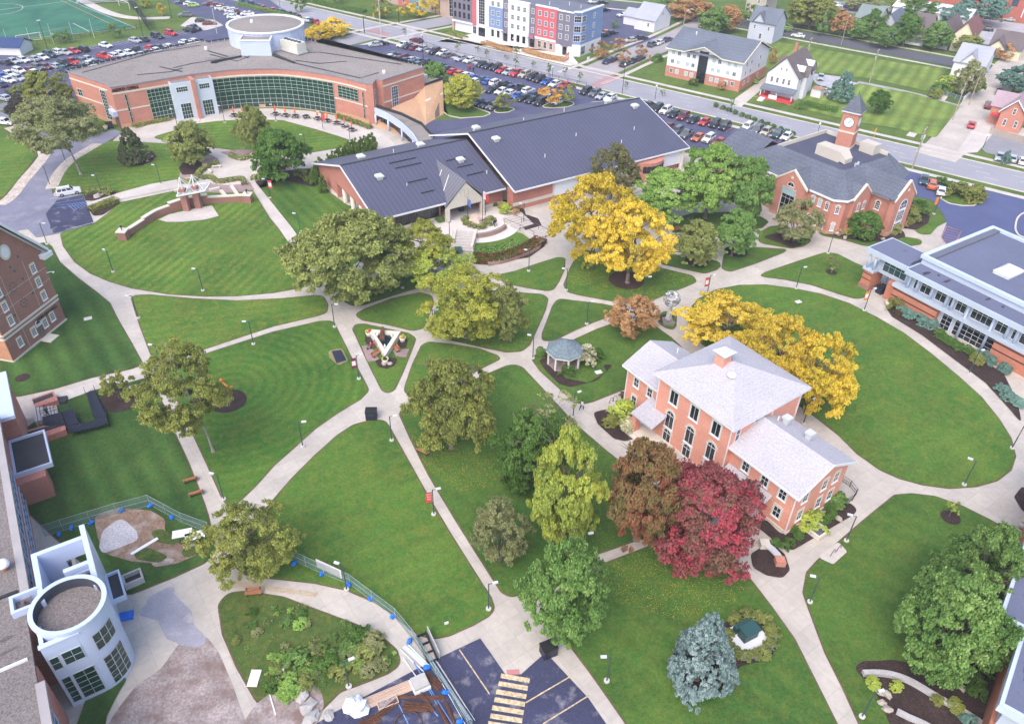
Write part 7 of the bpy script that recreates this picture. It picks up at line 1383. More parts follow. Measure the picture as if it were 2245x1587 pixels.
house('open_porch_house','old tan house with open porch behind the wide yellowing tree',312,88,10,12,5,3.6,'y',mk('tan house wall',(.40,.33,.28),.8,.08),BRN,[('x',91,3,1,1.4),('x',95,3,1,1.4)])
house('tan_gable_house','tan gabled house far behind the lavender house',318,112,8,12,5.5,4,'x',mk('stone house wall',(.45,.40,.35),.8,.08),BRN,[('x',115,4,.9,1.3)])
B=house('white_cottage','white cottage with grey shingle roof behind the apartments',264.5,131.5,8,12,3.8,4.4,'y',WHS,LGR,[('x',134,2.2,.9,1.4),('y',270,5.4,.9,1.2)]);B.part('rear_wing',MB().box(268,139.503,0,275,146,3),WHS);m=MB();gable(m,267.6,275.4,139.5,146.4,3,5.2,'y');B.part('roof',m,LGR)
B=Bld('town_house_row','row of red, teal and tan town houses behind the ivy bank',AZS,236,230)
for y0,y1,m in ((205,212,mk('tan house brick',(.42,.31,.26),.85,.08)),(212.003,220,mk('teal siding',(.16,.28,.32),.7,.05)),(220.003,226,REDS),(226.003,234,mk('tan house brick',(.42,.31,.26),.85,.08)),(234.003,240,REDS),(240.003,248,mk('teal siding',(.16,.28,.32),.7,.05)),(248.003,262,mk('tan house brick',(.42,.31,.26),.85,.08))):
    B.part('front_wall',MB().box(234,y0,0,246,y1,6.5),m);B.win('x',234,-1,(y0+y1)/2,4.8,1.3,1.8,2,2,sill=False);B.win('x',234,-1,(y0+y1)/2,1.8,1.3,1.8,2,2,sill=False)
m=MB();gable(m,233,247,204,262.5,6.5,10,'y');B.part('roof',m,GROOF)
B=Bld('corner_town_house','tan corner town house with tall grid window behind the yellow trees',AZS,234,195)
B.part('wall',MB().box(232,188,0,246,203,7),mk('tan house brick',(.42,.31,.26),.85,.08));B.win('x',232,-1,197,4,3.2,6.6,3,5,sill=False,name='stair_window');m=MB();gable(m,231,247,187,204,7,11,'y');gable(m,230.6,240,193.5,200.5,7,10.5,'x');B.part('roof',m,GROOF);m=MB();gable_end(m,193.8,200.2,231.9,7,10.2,'x');B.part('gable_wall',m,CRM);B.part('balcony',MB().box(230.5,189,3.2,231.99,192,3.4),WHITE)
B=Bld('brick_mill','long red brick mill with tall dark windows at the far end',AZS,375,40)
B.part('wall',MB().box(372,-20,0,395,75,11),MILLB);B.part('pier',MB().box(371.7,-18,0,371.997,-17.4,11).box(371.7,4,0,371.997,4.6,11).box(371.7,20,0,371.997,20.6,11).box(371.7,36,0,371.997,36.6,11),MILLB)
for y in range(-14,70,7): B.win('x',372,-1,y,7.6,2.4,4.2,3,3,fm=DARKM,pm=GL_B,sill=False)
B.part('drain_pipe',MB().box(371.6,10,2,371.99,10.35,10).box(371.6,31,2,371.99,31.35,10),WHITE)
B=Bld('white_shed','long white metal shed in front of the brick mill',AZS,345,60);B.part('wall',MB().box(345,45,0,362,72,4.5),WHS);m=MB();gable(m,344.5,362.5,44.6,72.4,4.5,6,'y');B.part('roof',m,WHITE)
# field house by the sports field
q=g(48,123);B=Bld('field_shed','white shed with dark blue metal roof beside the soccer goal',0,q[0],q[1]);a_=B.F
B.part('wall',MB().box(q[0]-14,q[1],0,q[0],q[1]+7,2.6),WHS);m=MB();gable(m,q[0]-14.5,q[0]+.5,q[1]-.6,q[1]+7.6,2.6,4.4,'x');B.part('roof',m,mk('blue metal roof',(.035,.06,.17),.5,.08,band=.7,bandax=0,bandk=.7));m=MB();gable_end(m,q[1],q[1]+7,q[0]-.3,2.5,4.1,'x');B.part('gable_wall',m,WHS)
# garden shed in the yard
q=g(1790,212);o=thing('garden_shed','small white garden shed with rusty roof in the porch house yard','shed',(q[0],q[1],0),.9);MB().box(-1.4,-1.4,0,1.4,1.4,2.3).build('wall',WHS,o);MB().box(-1.6,-1.6,2.303,1.6,1.6,2.42).build('roof',mk('rust roof',(.40,.24,.16),.8,.2,2),o)
# fences of the town
def fence(name,label,p,h,m,step=2.4,post=.05,rails=(),panel=None,pm=None,z0=0.,cat='fence',pick=None):
    q=px(p);o=thing(name,label,cat,(q[0][0],q[0][1],z0));b=q[0];L=lambda c:(c[0]-b[0],c[1]-b[1])
    rm=MB();pn=MB();posts=[]
    for a,c in zip(q,q[1:]):
        a,c=L(a),L(c);l=math.hypot(c[0]-a[0],c[1]-a[1]);n=max(1,round(l/step))
        for i in range(n+1): posts.append((a[0]+(c[0]-a[0])*i/n,a[1]+(c[1]-a[1])*i/n))
        for z in rails: rm.tube((*a,z),(*c,z),post*.6,post*.6,5)
        if pick:
            k=int(l/pick)
            for i in range(k): t=(i+.5)/k;rm.box(a[0]+(c[0]-a[0])*t-.012,a[1]+(c[1]-a[1])*t-.012,.12,a[0]+(c[0]-a[0])*t+.012,a[1]+(c[1]-a[1])*t+.012,h*.95)
        if panel: pn.quad((*a,.08),(*c,.08),(*c,h*.96),(*a,h*.96)) if panel=='net' else pn.seg(a,c,.06,.05,h)
    seen_=set()
    for s_ in posts[:100]:
        k=(round(s_[0],1),round(s_[1],1))
        if k in seen_: continue
        seen_.add(k);MB().tube((*s_,0),(*s_,h),post,post,6).build('post',m,o)
    if rm.v: rm.build('rail',m,o)
    if pn.v: pn.build('panel',pm,o)
    return o
NET=mk('chain link mesh',(.20,.32,.30),.6,.1,alpha=.36);NETB=mk('black chain link mesh',(.03,.035,.035),.6,.1,alpha=.22)
IRON=mk('black iron',(.02,.02,.022),.5,.05);WOODF=mk('weathered wood',(.36,.30,.26),.9,.15,2,fine=.2,stretch=(6,6,1))
fence('iron_fence','black iron fence between the street verge and the long car lot','905,93 1000,121.5 1130,154 1285,191.5',1.3,IRON,3.2,.06,(.15,1.2),pick=.35)
fence('field_fence','black chain-link fence along the near side of the sports field','30,108 110,97 200,81 300,65 340,56',1.5,IRON,3.5,.05,(1.45,),'net',NETB)
fence('yard_fence','chain-link yard fence beside the alley, behind the white house','2035,200 2075,212 2112,224',1.3,GALV,3,.04,(1.25,),'net',NET)
fence('white_fence','solid white vinyl fence beside the concrete side street','2110,224 2148,185',1.6,WHITE,2.4,.07,(),'solid',WHITE)
fence('board_fence','weathered board fence in front of the brick cottage','2168,294 2245,315 2290,327',1.7,WOODF,2.4,.07,(),'solid',WOODF)
o=fence('sagging_net','tall dark ball net hanging behind the field goals','284,10 305,36 327,68',4.5,IRON,9,.05,(),'net',mk('dark net',(.02,.035,.04),.8,0,alpha=.75),cat='net')
fence('construction_fence','temporary chain-link fence around the bare soil by the stair tower','100,1176 140,1163 258,1127 330,1108 400,1146 460,1168',1.9,mk('fence steel',(.30,.37,.38),.4,.05),3.2,.032,(.1,.95,1.85),'net',NET)
fence('construction_fence','temporary chain-link fence with a white sheet along the curving walk','632,1224 711,1260 767,1281 867,1356 905,1402 955,1478 1035,1600',1.9,mk('fence steel',(.30,.37,.38),.4,.05),3.2,.032,(.1,.95,1.85),'net',NET)
# ================================================================ STREET FURNITURE, SCULPTURES, PEOPLE, CONSTRUCTION
LPOLE=mk('dark green pole',(.045,.075,.085),.5,.1);LHEAD=mk('lamp head',(.62,.64,.67),.4,.05);FOOTC=mk('lamp footing',(.55,.53,.50),.85,.1);GLOBE=mk('white globe',(.85,.85,.85),.3,0)
BAN={k:mk('banner '+k,v,.7,.06) for k,v in (('red',(.62,.075,.06)),('orange',(.72,.24,.05)),('maroon',(.22,.02,.05)),('black',(.03,.03,.035)),('white',(.75,.74,.76)))}
pm_=MB().lathe((0,0,0),[(.30,0),(.30,.18)],14).mesh('footing',FOOTC);pl_=MB().tube((0,0,.18),(0,0,4.3),.075,.06,8).tube((0,0,4.22),(.5,0,4.28),.04,.04,6).mesh('pole',LPOLE);hd_=MB().box(.4,-.13,4.2,1.0,.13,4.36).mesh('lamp_head',LHEAD)
def lamp(bx,by,label,rot=0,ban=None):
    q=g(bx,by);o=thing('path_lamp',label,'lamp post',(q[0],q[1],.05),rot,'lamp posts along the campus walks');link('footing',pm_,o);link('pole',pl_,o);link('lamp_head',hd_,o)
    if ban:
        b=MB().box(-.85,-.02,2.2,-.1,.02,3.9);b.tube((0,0,3.92),(-.9,0,3.92),.025,.025,5,1).tube((0,0,2.18),(-.9,0,2.18),.025,.025,5,1);bb=b.build('banner',[BAN[ban[0]],LPOLE],o)
        MB().box(-.75,-.03,2.6,-.2,.03,3.4).build('banner_print',BAN[ban[1]],bb)
        if len(ban)>2:
            for i,s_ in enumerate(ban[2]): text(bb,s_,.34,(-.47,-.04,3.55-i*.42),(PI/2,0,0),BAN['white' if ban[0]!='white' else 'black'],'lettering',.004)
    return o
for x,y,l,*r in ((248.5,597,'on the amphitheatre lawn, beside the gabled hall walk',2.6),(445,638,'on the amphitheatre lawn, above the stained walk',3),(304,698,'where the gabled hall walk forks',3.2),(556,755,'on the upper edge of the ringed lawn',3.2),(104,536,'at the driveway corner above the gabled hall',.2),(734,717,'at the top of the ringed lawn, by the fountain walk',.2),(787,831,'with a white banner, across from the fountain',.4,('maroon','white')),
 (664,979,'low on the ringed lawn beside the diagonal walk',.2),(859,966,'below the black bin at the walk crossing',.2),(951,1128,'carrying a red banner on the long diagonal walk',.3,('red','red',('OU','RH','ME'))),(1071,1335,'at the rounded lawn tip by the car lot plaza',.3),(491,1095,'at the bottom tip of the ringed lawn',2.9),(355,808,'beside the tall thin-leaved tree',3.),(765,1505,'standing among the tall weeds',.5),(760,1293,'beside the white sheet on the fence',2.8),
 (1330,1493,'on the lawn left of the blue spruce',3.2),(1775,1320,'on the right lawn beside the curving walk',2.9),(1855,1186,'beside the bike loops of the wing bed',2.8),(2113,1063,'at the tip of the big oval lawn',2.6),(2124,819,'at the long bed on the oval walk',.4),(1894,681,'carrying an orange banner before the brick pier',.3,('orange','white')),(1745,633,'at the end of the triangular lawn with the sapling',.3),(1815,556,'at the apex of the triangular lawn',.3),(1549,651,'carrying a red and white banner by the wide junction',.3,('red','white')),
 (1410,655,'on the lawn beside the russet tree',.3),(1286,711,'on the small lawn above the gazebo',.3),(1241,637,'at the narrow walk under the golden trees',2.9),(1159,595,'on the lawn below the stone terrace',2.9),(1168,786,'at the gazebo walk crossing',2.9),(1256,914,'beside the walking person near the porch bed',.5),(883,632,'behind the broad olive tree',2.9),(659,513,'on the striped lawn before the long hall',3),(592,435,'carrying a red banner near the paved circle',3.2,('red','white')),(986,531,'left of the round plaza stairs',.2),(1148,490,'right of the round plaza stairs',3),
 (353,404,'on the spruce lawn near the walk',3),(224,428,'by the white boulder planting',3),(110,407,'on the driveway bend',3),(144,355,'beside the stone-edged driveway',3),(493,270,'at the entrance block patio',3),(389,277,'at the end of the low hedge',3),(605,267,'among the picnic tables on the patio',3),(708,283,'carrying a red banner on the curved patio',3.1,('red','red')),(768,312,'at the end of the curved patio',3),(671,335,'on the oval lawn by the evergreen row',3),
 (1276,1226,'between the lime tree and the full green tree',.3),(1889,1571,'at the boulders of the lower right bed',.3),(2218,983,'carrying a white and maroon banner at the oval walk',.9,('maroon','white')),(1761,929,'carrying a black banner behind the low wing',.6,('black','black',('N',))),(950,729,'under the large yellow-green tree',.2),(2047,470,'carrying an orange banner by the clock lot',.3,('orange','orange'))):
    lamp(x,y,'dark path lamp '+l,*r)
# street lighting, utility poles, signals
def pole(name,label,bx,by,tx,ty,cat,m=None,r=.12,kind=''):
    q=g(bx,by);h=max(3,hgt(bx,by,tx,ty));o=thing(name,label,cat,(q[0],q[1],0),.95);MB().tube((0,0,0),(0,0,h),r,r*.7,8).build('pole',m or DARKM,o)
    if kind=='globe': MB().lathe((0,0,h),[(.12,0),(.26,.2),(.22,.45),(.05,.6)],10).build('lamp_globe',GLOBE,o,True)
    if kind=='cobra': MB().tube((0,0,h-.2),(2.2,0,h+.3),.05,.04,6).build('arm',GALV,o);MB().box(2.0,-.15,h+.2,2.8,.15,h+.36).build('lamp_head',LHEAD,o)
    if kind=='box': MB().box(-.5,-.2,h,.5,.2,h+.2).build('lamp_head',LHEAD,o)
    if kind=='cross':
        for z in (h-.5,h-1.4): MB().box(-1.2,-.06,z,1.2,.06,z+.14).build('crossarm',WOODF,o)
        b=MB()
        for i in (-1,-.5,.5,1): b.lathe((i,0,h-.36),[(.06,0),(.06,.2)],6)
        b.build('insulator',GALV,o);MB().lathe((.3,.2,h-3),[(.22,0),(.22,.9)],8).build('transformer',GALV,o)
    return o,h
for n,l,bx,by,tx,ty,c,m,r,k in (('street_lamp','tall street lamp at the fence before the white apartment front',1125,146,1125,85,'street lamp',GALV,.1,'box'),('street_lamp','black street lamp beside the blue hatchback row',1211,171,1211,151,'street lamp',DARKM,.08,'box'),('street_lamp','tall pole with globe at the crosswalk corner',1364,206,1365,144,'street lamp',DARKM,.09,'globe'),('street_lamp','short globe lamp on the verge by the hall ridge',1436,218,1438,191,'street lamp',DARKM,.08,'globe'),('street_lamp','globe lamp behind the shingle roof of the clock building',1791,299,1795,276,'street lamp',DARKM,.08,'globe'),('street_lamp','globe lamp at the small lot across the street',2155,325,2164,300,'street lamp',DARKM,.08,'globe'),
 ('street_lamp','lamp pole with a long arm on the back street verge',1844,99,1863,40,'street lamp',WOODF,.12,'cobra'),('utility_pole','wooden utility pole in the middle of the mown corner lawn',1905,184,1932,109,'utility pole',WOODF,.15,'cross'),('utility_pole','pale leaning utility pole at the street near the clock lot',1999,372,2032,279,'utility pole',WOODF,.17,'cross'),('utility_pole','wooden utility pole at the alley end by the concrete street',2088,264,2121,181,'utility pole',WOODF,.15,'cross'),('utility_pole','wooden utility pole behind the three-storey hall with a street light',1497,67,1500,27,'utility pole',WOODF,.15,'cobra'),('utility_pole','short wooden pole behind the porch house',1772,115,1778,83,'utility pole',WOODF,.13,'cross'),('utility_pole','dark wooden pole before the white house',2124,231,2152,155,'utility pole',WOODF,.13,''),
 ('lot_light','dark lot light between car rows by the sports field',106,113,88,46,'lot light',DARKM,.1,'box'),('lot_light','dark lot light at the far goals verge',314,80,309,17,'lot light',DARKM,.1,'box'),('lot_light','tall lot light beside the paved tip of the upper lot',476,75,463,15,'lot light',GALV,.12,'box'),('lot_light','lot light by the orange tree at the goals',377,40,370,-5,'lot light',DARKM,.1,'box'),('lot_light','black lot light in the middle of the street-side lot',928,130,926,78,'lot light',DARKM,.1,'box'),('lot_light','grey pole at the crossing beside the lot entrance',836,84,834,-5,'lot light',GALV,.14,'box'),('lot_light','slim pole at the hedge of the upper lot',615,22,612,0,'lot light',DARKM,.08,'')):
    pole(n,l,bx,by,tx,ty,c,m,r,k)
for bx,by,tx,ty,a,l in ((799,73,797,36,-.1,'black traffic signal mast on the drum side of the crossing'),(875,52,873,17,2.4,'black traffic signal mast before the corner town house')):
    o,h=pole('traffic_signal',l,bx,by,tx,ty,'traffic signal',IRON,.16);MB().tube((0,0,h-.3),(7.5*math.cos(a),7.5*math.sin(a),h+.1),.08,.05,6).tube((0,0,h-.3),(-4*math.cos(a+1.6),-4*math.sin(a+1.6),h),.08,.05,6).build('arm',IRON,o)
    for k in (4.5,7.2): MB().box(k*math.cos(a)-.2,k*math.sin(a)-.2,h-1.0,k*math.cos(a)+.2,k*math.sin(a)+.2,h+.1).build('signal_head',mk('signal yellow',(.65,.4,.05),.5),o)
for x,y,t,c,l in ((1085,134,118,'apartment','red sign stand at the apartment corner garden'),):
    q=g(1243,133);o=thing('street_sign','red and white slanted sign beside the apartment lawn','sign',(q[0],q[1],0),1.2);MB().box(-1.6,-.12,.3,1.6,.12,2.2).build('sign_board',BAN['orange'],o);MB().box(-1.1,-.14,.7,1.1,-.121,1.7).build('sign_print',BAN['white'],o)
for bx,by,tx,ty,l,m in ((1289,141,1290,128,'pale green sign on a post at the side street corner',WHITE),(2019,322,2037,298,'pale green sign on posts at the concrete street corner',WHITE),(1913,309,1918,282,'yellow crossing signal post beside the clock tower',mk('signal yellow',(.65,.4,.05))),(1423,137,1424,124,'orange sign post on the hall lawn',BAN['orange'])):
    q=g(bx,by);h=max(2.2,hgt(bx,by,tx,ty));o=thing('post_sign',l,'sign',(q[0],q[1],0),.8);MB().tube((0,0,0),(0,0,h),.06,.05,6).build('post',GALV if m is WHITE else m,o);MB().box(-.55,-.05,h-.9,.55,.05,h).build('sign_board',m,o)
# overhead wires hang between the poles
w=MB()
for a,b in (((1905,184,1932,109),(2088,264,2121,181)),((1772,115,1778,83),(1905,184,1932,109)),((2088,264,2121,181),(1999,372,2032,279))):
    p=(*g(*a[:2]),hgt(*a)-.4);q=(*g(*b[:2]),hgt(*b)-.4)
    for d in (0,.5):
        pts=[tuple(Vector(p).lerp(Vector(q),i/8)-Vector((0,0,1.2*(1-(i/4-1)**2)+d))) for i in range(9)];w.path(pts,.018,4)
tag(w.build('overhead_wire',mk('wire',(.12,.12,.13))),'thin overhead wires strung between the wooden utility poles','wire')
# ---- amphitheatre
def wallrun(o,p,w_,h0,h1,m,cm,name,z0=0):
    q=[(a[0]-o.location.x,a[1]-o.location.y) for a in curve(px(p),5)];MB().ribbon(q,w_,h0,0,z0).build(name,m,o);MB().ribbon(q,w_+.16,h1,0,h0+.003).build(name+'_cap',cm,o)
q=g(430,455);o=thing('amphitheatre_stage','brick amphitheatre wall with stone caps and two tall brick pillars under a white tent frame','stage wall',(q[0],q[1],.05))
wallrun(o,'273,522 300,505 317,494',.7,1.1,1.3,BRICK4,STONE,'brick_wall');wallrun(o,'317,494 345,477 374,466',.7,1.4,1.6,BRICK4,STONE,'brick_wall');wallrun(o,'374,466 410,455 458,446',.8,1.9,2.1,BRICK4,STONE,'brick_wall');wallrun(o,'458,446 500,444 545,441',.7,1.3,1.5,BRICK4,STONE,'brick_wall')
for x,y in ((273,524),(545,443)): c=g(x,y);MB().box(c[0]-q[0]-.8,c[1]-q[1]-.8,0,c[0]-q[0]+.8,c[1]-q[1]+.8,1.6).build('end_pier',BRICK4,o);MB().box(c[0]-q[0]-.95,c[1]-q[1]-.95,1.603,c[0]-q[0]+.95,c[1]-q[1]+.95,1.8).build('pier_cap',STONE,o);MB().lathe((c[0]-q[0],c[1]-q[1],1.8),[(.08,0),(.1,.5),(.2,.6),(.2,.9),(.05,1.05)],10).build('pier_lantern',DARKM,o)
tops=[]
for x,y in ((411,462),(437,456)):
    c=g(x,y);a,b=c[0]-q[0],c[1]-q[1];MB().box(a-.6,b-.6,0,a+.6,b+.6,4.7).build('brick_pillar',BRICK4,o);tops.append((a,b))
CF_=[(a[0]-q[0],a[1]-q[1]) for a in (g(387.5,431.5,4),g(449,419.5,4),g(461,402,4),g(400,414,4))]
for k,(a,b) in enumerate(tops):
    m=MB().tube((a,b,4.7),(a,b,7.1),.2,.13,10)
    for c in (CF_[0],CF_[1],CF_[2],CF_[3]): t_=.5;m.tube((a,b,7.0),(a+(c[0]-a)*(.95 if (k==0)==(c in (CF_[0],CF_[3])) else .5),b+(c[1]-b)*(.9 if (k==0)==(c in (CF_[0],CF_[3])) else .5),4.1),.06,.06,6)
    m.build('mast',WHITE,o)
m=MB()
for a,b in zip(CF_,CF_[1:]+CF_[:1]): m.seg(a,b,.25,3.9,4.15)
for t in (.2,.4,.6,.8): m.seg(tuple(Vector(CF_[0]).lerp(Vector(CF_[1]),t)),tuple(Vector(CF_[3]).lerp(Vector(CF_[2]),t)),.15,3.95,4.1)
m.build('canopy_frame',WHITE,o);MB().add([(*c,4.17) for c in CF_],[(0,1,2,3)]).build('canopy_sheet',mk('white mesh canopy',(.7,.72,.75),.7,.05,alpha=.35),o)
for i,p in enumerate(('383,421 420,412 455,405','405,444 450,432','504,438 512,442','485,421 500,438','508,411 522,431','460,420 482,415')):
    c=px(p);t=tag(MB().ribbon(c,.7,.5,0,.05).build('terrace_bench',STONE),'long pale stone seat set in the turf steps of the amphitheatre','stone seat','stone seats on the turf steps')
# ---- fountain
q=g(843,765);FZ=.1;o=thing('fountain','triangular pale concrete fountain with dark water and brown metal sculpture','fountain',(q[0],q[1],FZ))
P_o=[(a[0]-q[0],a[1]-q[1]) for a in px('811,733 874,736 876,755 851,792 838,792 808,752')];P_i=[(a[0]-q[0],a[1]-q[1]) for a in px('822,741 866,744 845,777')]
m=MB();po,pi=fillet(P_o,.3,2),P_i
if area(po)<0: po=po[::-1]
if area(pi)<0: pi=pi[::-1]
# wall as three stout sides
for a,b in zip(pi,pi[1:]+pi[:1]): pass
CONW=mk('fountain concrete',(.62,.585,.50),.8,.08,1,fine=.08)
cx_,cy_=sum(p[0] for p in pi)/3,sum(p[1] for p in pi)/3
oi=[(cx_+(p[0]-cx_)*1.62,cy_+(p[1]-cy_)*1.62) for p in pi]
for i in range(3):
    a,b=pi[i],pi[(i+1)%3];c,d=oi[(i+1)%3],oi[i];m.prism([a,b,c,d],0,.95)
m.build('basin_wall',CONW,o);MB().prism([(cx_+(p[0]-cx_)*1.02,cy_+(p[1]-cy_)*1.02) for p in pi],.1,.62).build('water',mk('dark water',(.008,.03,.035),.05,.1,spec=.8),o)
sc=(cx_-.5,cy_+1.2);MB().prism([(sc[0]-.35,sc[1]-1.4),(sc[0]+.5,sc[1]-1.3),(sc[0]+.1,sc[1]+1.4),(sc[0]-.5,sc[1]+1.3)],.5,1.0).prism([(sc[0]-.2,sc[1]-.4),(sc[0]+.25,sc[1]-.4),(sc[0]+.1,sc[1]+1.1),(sc[0]-.3,sc[1]+1.1)],1.003,1.6).build('sculpture',mk('brown bronze',(.13,.06,.04),.5,.2),o)
for p in pi: MB().lathe((cx_+(p[0]-cx_)*.72,cy_+(p[1]-cy_)*.72,.6),[(.12,0),(.18,.3),(.05,.7)],8).build('water_jet',GLOBE,o)
BENW=mk('orange brown bench slat',(.42,.18,.09),.7,.15);BENM=mk('bench iron',(.08,.07,.07),.6)
bs_=MB();[bs_.box(-.9,-.25+i*.13,.42,.9,-.16+i*.13,.46) for i in range(4)];bs_=bs_.mesh('seat',BENW);bb_=MB();[bb_.box(-.9,.30+i*.03,.5+i*.12,.9,.34+i*.03,.59+i*.12) for i in range(3)];bb_=bb_.mesh('backrest',BENW);bl_=MB().box(-.03,-.25,0,.03,.3,.42).box(-.03,.26,.42,.03,.4,.85).mesh('leg',BENM)
def bench(x,y,rot,label,z=.05,group=None):
    q=g(x,y);o=thing('park_bench',label,'bench',(q[0],q[1],z),rot,group);link('seat',bs_,o);link('backrest',bb_,o)
    for s in (-.7,.7): link('leg',bl_,o,(s,0,0))
for x,y,r,l in ((419,1056,-1.05+PI/2+PI,'orange slatted bench on the left walk, the upper of two'),(432,1085,-1.05+PI/2+PI,'orange slatted bench on the left walk, the lower of two'),(928,994,2.6,'slatted bench on the lawn near the big ochre oak'),(557,1304,.15,'slatted bench at the top of the rough oval'),(868,768,-1.0,'brown bench against the right side of the fountain'),(826,780,1.0,'brown bench against the left side of the fountain'),(1485,507,.2,'bench behind the garden of stone pads')): bench(x,y,r,l)
for x,y,r,l in ((475,369,.3,'pale stone bench at the upper left of the paved circle'),(461,379,-1,'pale stone bench in the corner of the folded hedge'),(533,352,.4,'pale stone bench at the top of the paved circle'),(560,386,.3,'pale stone bench at the right of the paved circle')):
    q=g(x,y);o=thing('stone_bench',l,'bench',(q[0],q[1],.1),r);MB().box(-1,-.25,.38,1,.25,.52).build('seat',STONE,o)
    for s in (-.7,.7): MB().box(s-.12,-.2,0,s+.12,.2,.377).build('leg',STONE,o)
def pot(x,y,l,cols,r=.45,z=.1,m=STONE):
    q=g(x,y);o=thing('flower_pot',l,'planter',(q[0],q[1],z));MB().lathe((0,0,0),[(r*.65,0),(r*.75,r*.6),(r,r*1.6),(r*.92,r*1.62),(r*.85,r*1.45)],14).build('pot',m,o,True);rr=random.Random(int(x))
    for i,c in enumerate(cols): MB().blob((rr.uniform(-.2,.2)*r*2,rr.uniform(-.2,.2)*r*2,r*1.75),(r*.6,r*.6,r*.42),i+int(x),9,.3).build('flower_ball',LMAT.get(c) or PAINT[c],o)
for x,y,l,c in ((809,738,'flower pot with orange and pink mums at the left fountain corner',('gold','R')),(883,750,'flower pot with yellow mums at the right fountain corner',('yellow','gold')),(845,797,'flower pot with mums at the lower fountain corner',('gold','redbush')),(451,369,'flower pot with yellow mums in the hedge corner',('yellow',)),(555,346,'grey pot with pink mums at the circle hedge',('gold','R')),(1945,670,'round planter with yellow and purple flowers at the brick wall',('yellow','plum')),(233,285,'small pot with yellow flowers at the side entrance',('yellow',)),(2240,1158,'flower pot at the right picture edge walk',('orange',))): pot(x,y,l,c,.55)
def rock(x,y,s,l,group=None,m=None,z=.1,flat=.6):
    q=g(x,y);tag(MB().blob((0,0,s*flat*.5),(s,s*.7,s*flat),int(x*3+y),9,.28).build('boulder',m or mk('pale boulder',(.40,.35,.30),.9,.15,2,fine=.2),None,False,(q[0],q[1],z),x%3),l,'boulder',group)
for x,y,s,l in ((842,800,.5,'pale boulder below the fountain tip, left of two'),(855,800,.5,'pale boulder below the fountain tip, right of two'),(214,433,.8,'white boulder in the planting beside the car bay'),(1720,519,.8,'boulder at the birch foot'),(1852,524,.6,'boulder at the clock building bed corner'),(1935,527,.5,'boulder on the strip below the clock building'),(1475,709,.4,'white stone at the globe sculpture foot'),(1688,1203,.5,'pale boulder at the bed tip by the ball shrubs'),(1838,1140,.5,'boulder in the bed by the railing'),(2222,1166,.8,'boulder in the bed at the right edge'),(1711,472,.6,'small boulder under the green trees')): rock(x,y,s,l)
for x,y,s in ((1928,1520,.42),(1943,1524,.5),(1932,1543,.5),(1944,1558,.5)): rock(x,y,s,'tan boulder in the chain round the lime mounds','tan boulders by the lime mounds')
for x,y,s in ((2080,1478,.45),(2088,1491,.5),(2102,1506,.6)): rock(x,y,s,'tan boulder in the short diagonal chain on the mulch bed','tan boulders on the mulch bed')
rock(2117,1474,.85,'largest white boulder on the mulch bed near the brick wall');rock(1045,484,2.2,'low heap of pale rocks in the middle of the round plaza',None,mk('pink rocks',(.56,.44,.38),.95,.25,3,fine=.3),.14,.3)
for a in range(9):
    c=g(297+35*math.cos(a*.7),346+14*math.sin(a*.7)) if a<9 else 0
    tag(MB().blob((0,0,.2),(.5,.35,.25),a,8,.3).build('edging_stone',mk('pale boulder',(.40,.35,.30),.9,.15,2,fine=.2),None,False,(c[0],c[1],.1)),'flat stone on the rim of the spruce ring','stone','stones round the spruce ring')
def low_wall(name,label,p,w_,h,m,cat='wall'): return tag(MB().ribbon(curve(px(p),6),w_,h,0,0.).build(name,m),label,cat)
BLOCK=mk('grey block wall',(.42,.40,.40),.9,.15,2,fine=.3);SANDW=mk('brown block wall',(.30,.22,.19),.9,.15,2,fine=.3)
low_wall('block_wall','curving grey block wall through the lower right mulch bed','1890,1479 1940,1480 1990,1495 2050,1530 2100,1558 2150,1590 2190,1620',.55,.55,BLOCK);low_wall('block_wall','short grey block wall at the bottom edge of the bed','1964,1562 1990,1575 2040,1600 2060,1640',.5,.5,BLOCK)
low_wall('terrace_wall','curving brown block wall along the foot of the rose terrace','1070,582 1110,574 1150,560 1180,545 1192,525',.7,.7,SANDW);low_wall('terrace_wall','curving brown block wall just below the round plaza','1047,523 1075,518 1098,509 1108,502',.6,1.0,SANDW)
for p,l in (('993,540 1000,512','stone cheek wall left of the plaza stairs'),('1034,552 1044,515','stone cheek wall right of the plaza stairs')): low_wall('cheek_wall',l,p,.5,1.2,STONE)
# plaza stairs: straight flight and long side flight
def steps(label,p0,p1,w_,n,h,z=.13):
    a,b=Vector(g(*p0)),Vector(g(*p1));o=thing('stair_flight',label,'stairs',(a.x,a.y,z));d=(b-a)/n;L_=d.length;t=d.normalized()
    for i in range(n): MB().obox((d.x*i,d.y*i),tuple(t),L_*(n-i)-.003,w_,h*i/n+(.003 if i else 0),h*(i+1)/n).build('step',CONC2,o) if False else MB().obox((d.x*i,d.y*i),tuple(t),L_-.004,w_,0,h*(i+1)/n).build('step',CONC2,o)
    return o
steps('wide pale stairs on the left of the round plaza',(1012,552),(1020,517),4.6,7,.9);steps('pale stairs with rails on the right, the upper flight',(1150,499),(1122,480),4.5,6,.8);steps('pale stairs with rails on the right, the lower flight',(1186,522),(1166,508),4.5,6,.6)
for k,p in enumerate(('1112,478 1143,493 1180,508 1205,520','1106,494 1140,508 1170,523')):
    q=px(p);o=thing('hand_rail',('upper','lower')[k]+' metal hand rail of the right plaza stairs','rail',(q[0][0],q[0][1],.1));qq=[(a[0]-q[0][0],a[1]-q[0][1],1.4) for a in q];MB().path(qq,.045,6).build('rail',BENM,o)
    for a in qq: MB().tube((a[0],a[1],0),a,.04,.04,6).build('post',BENM,o)
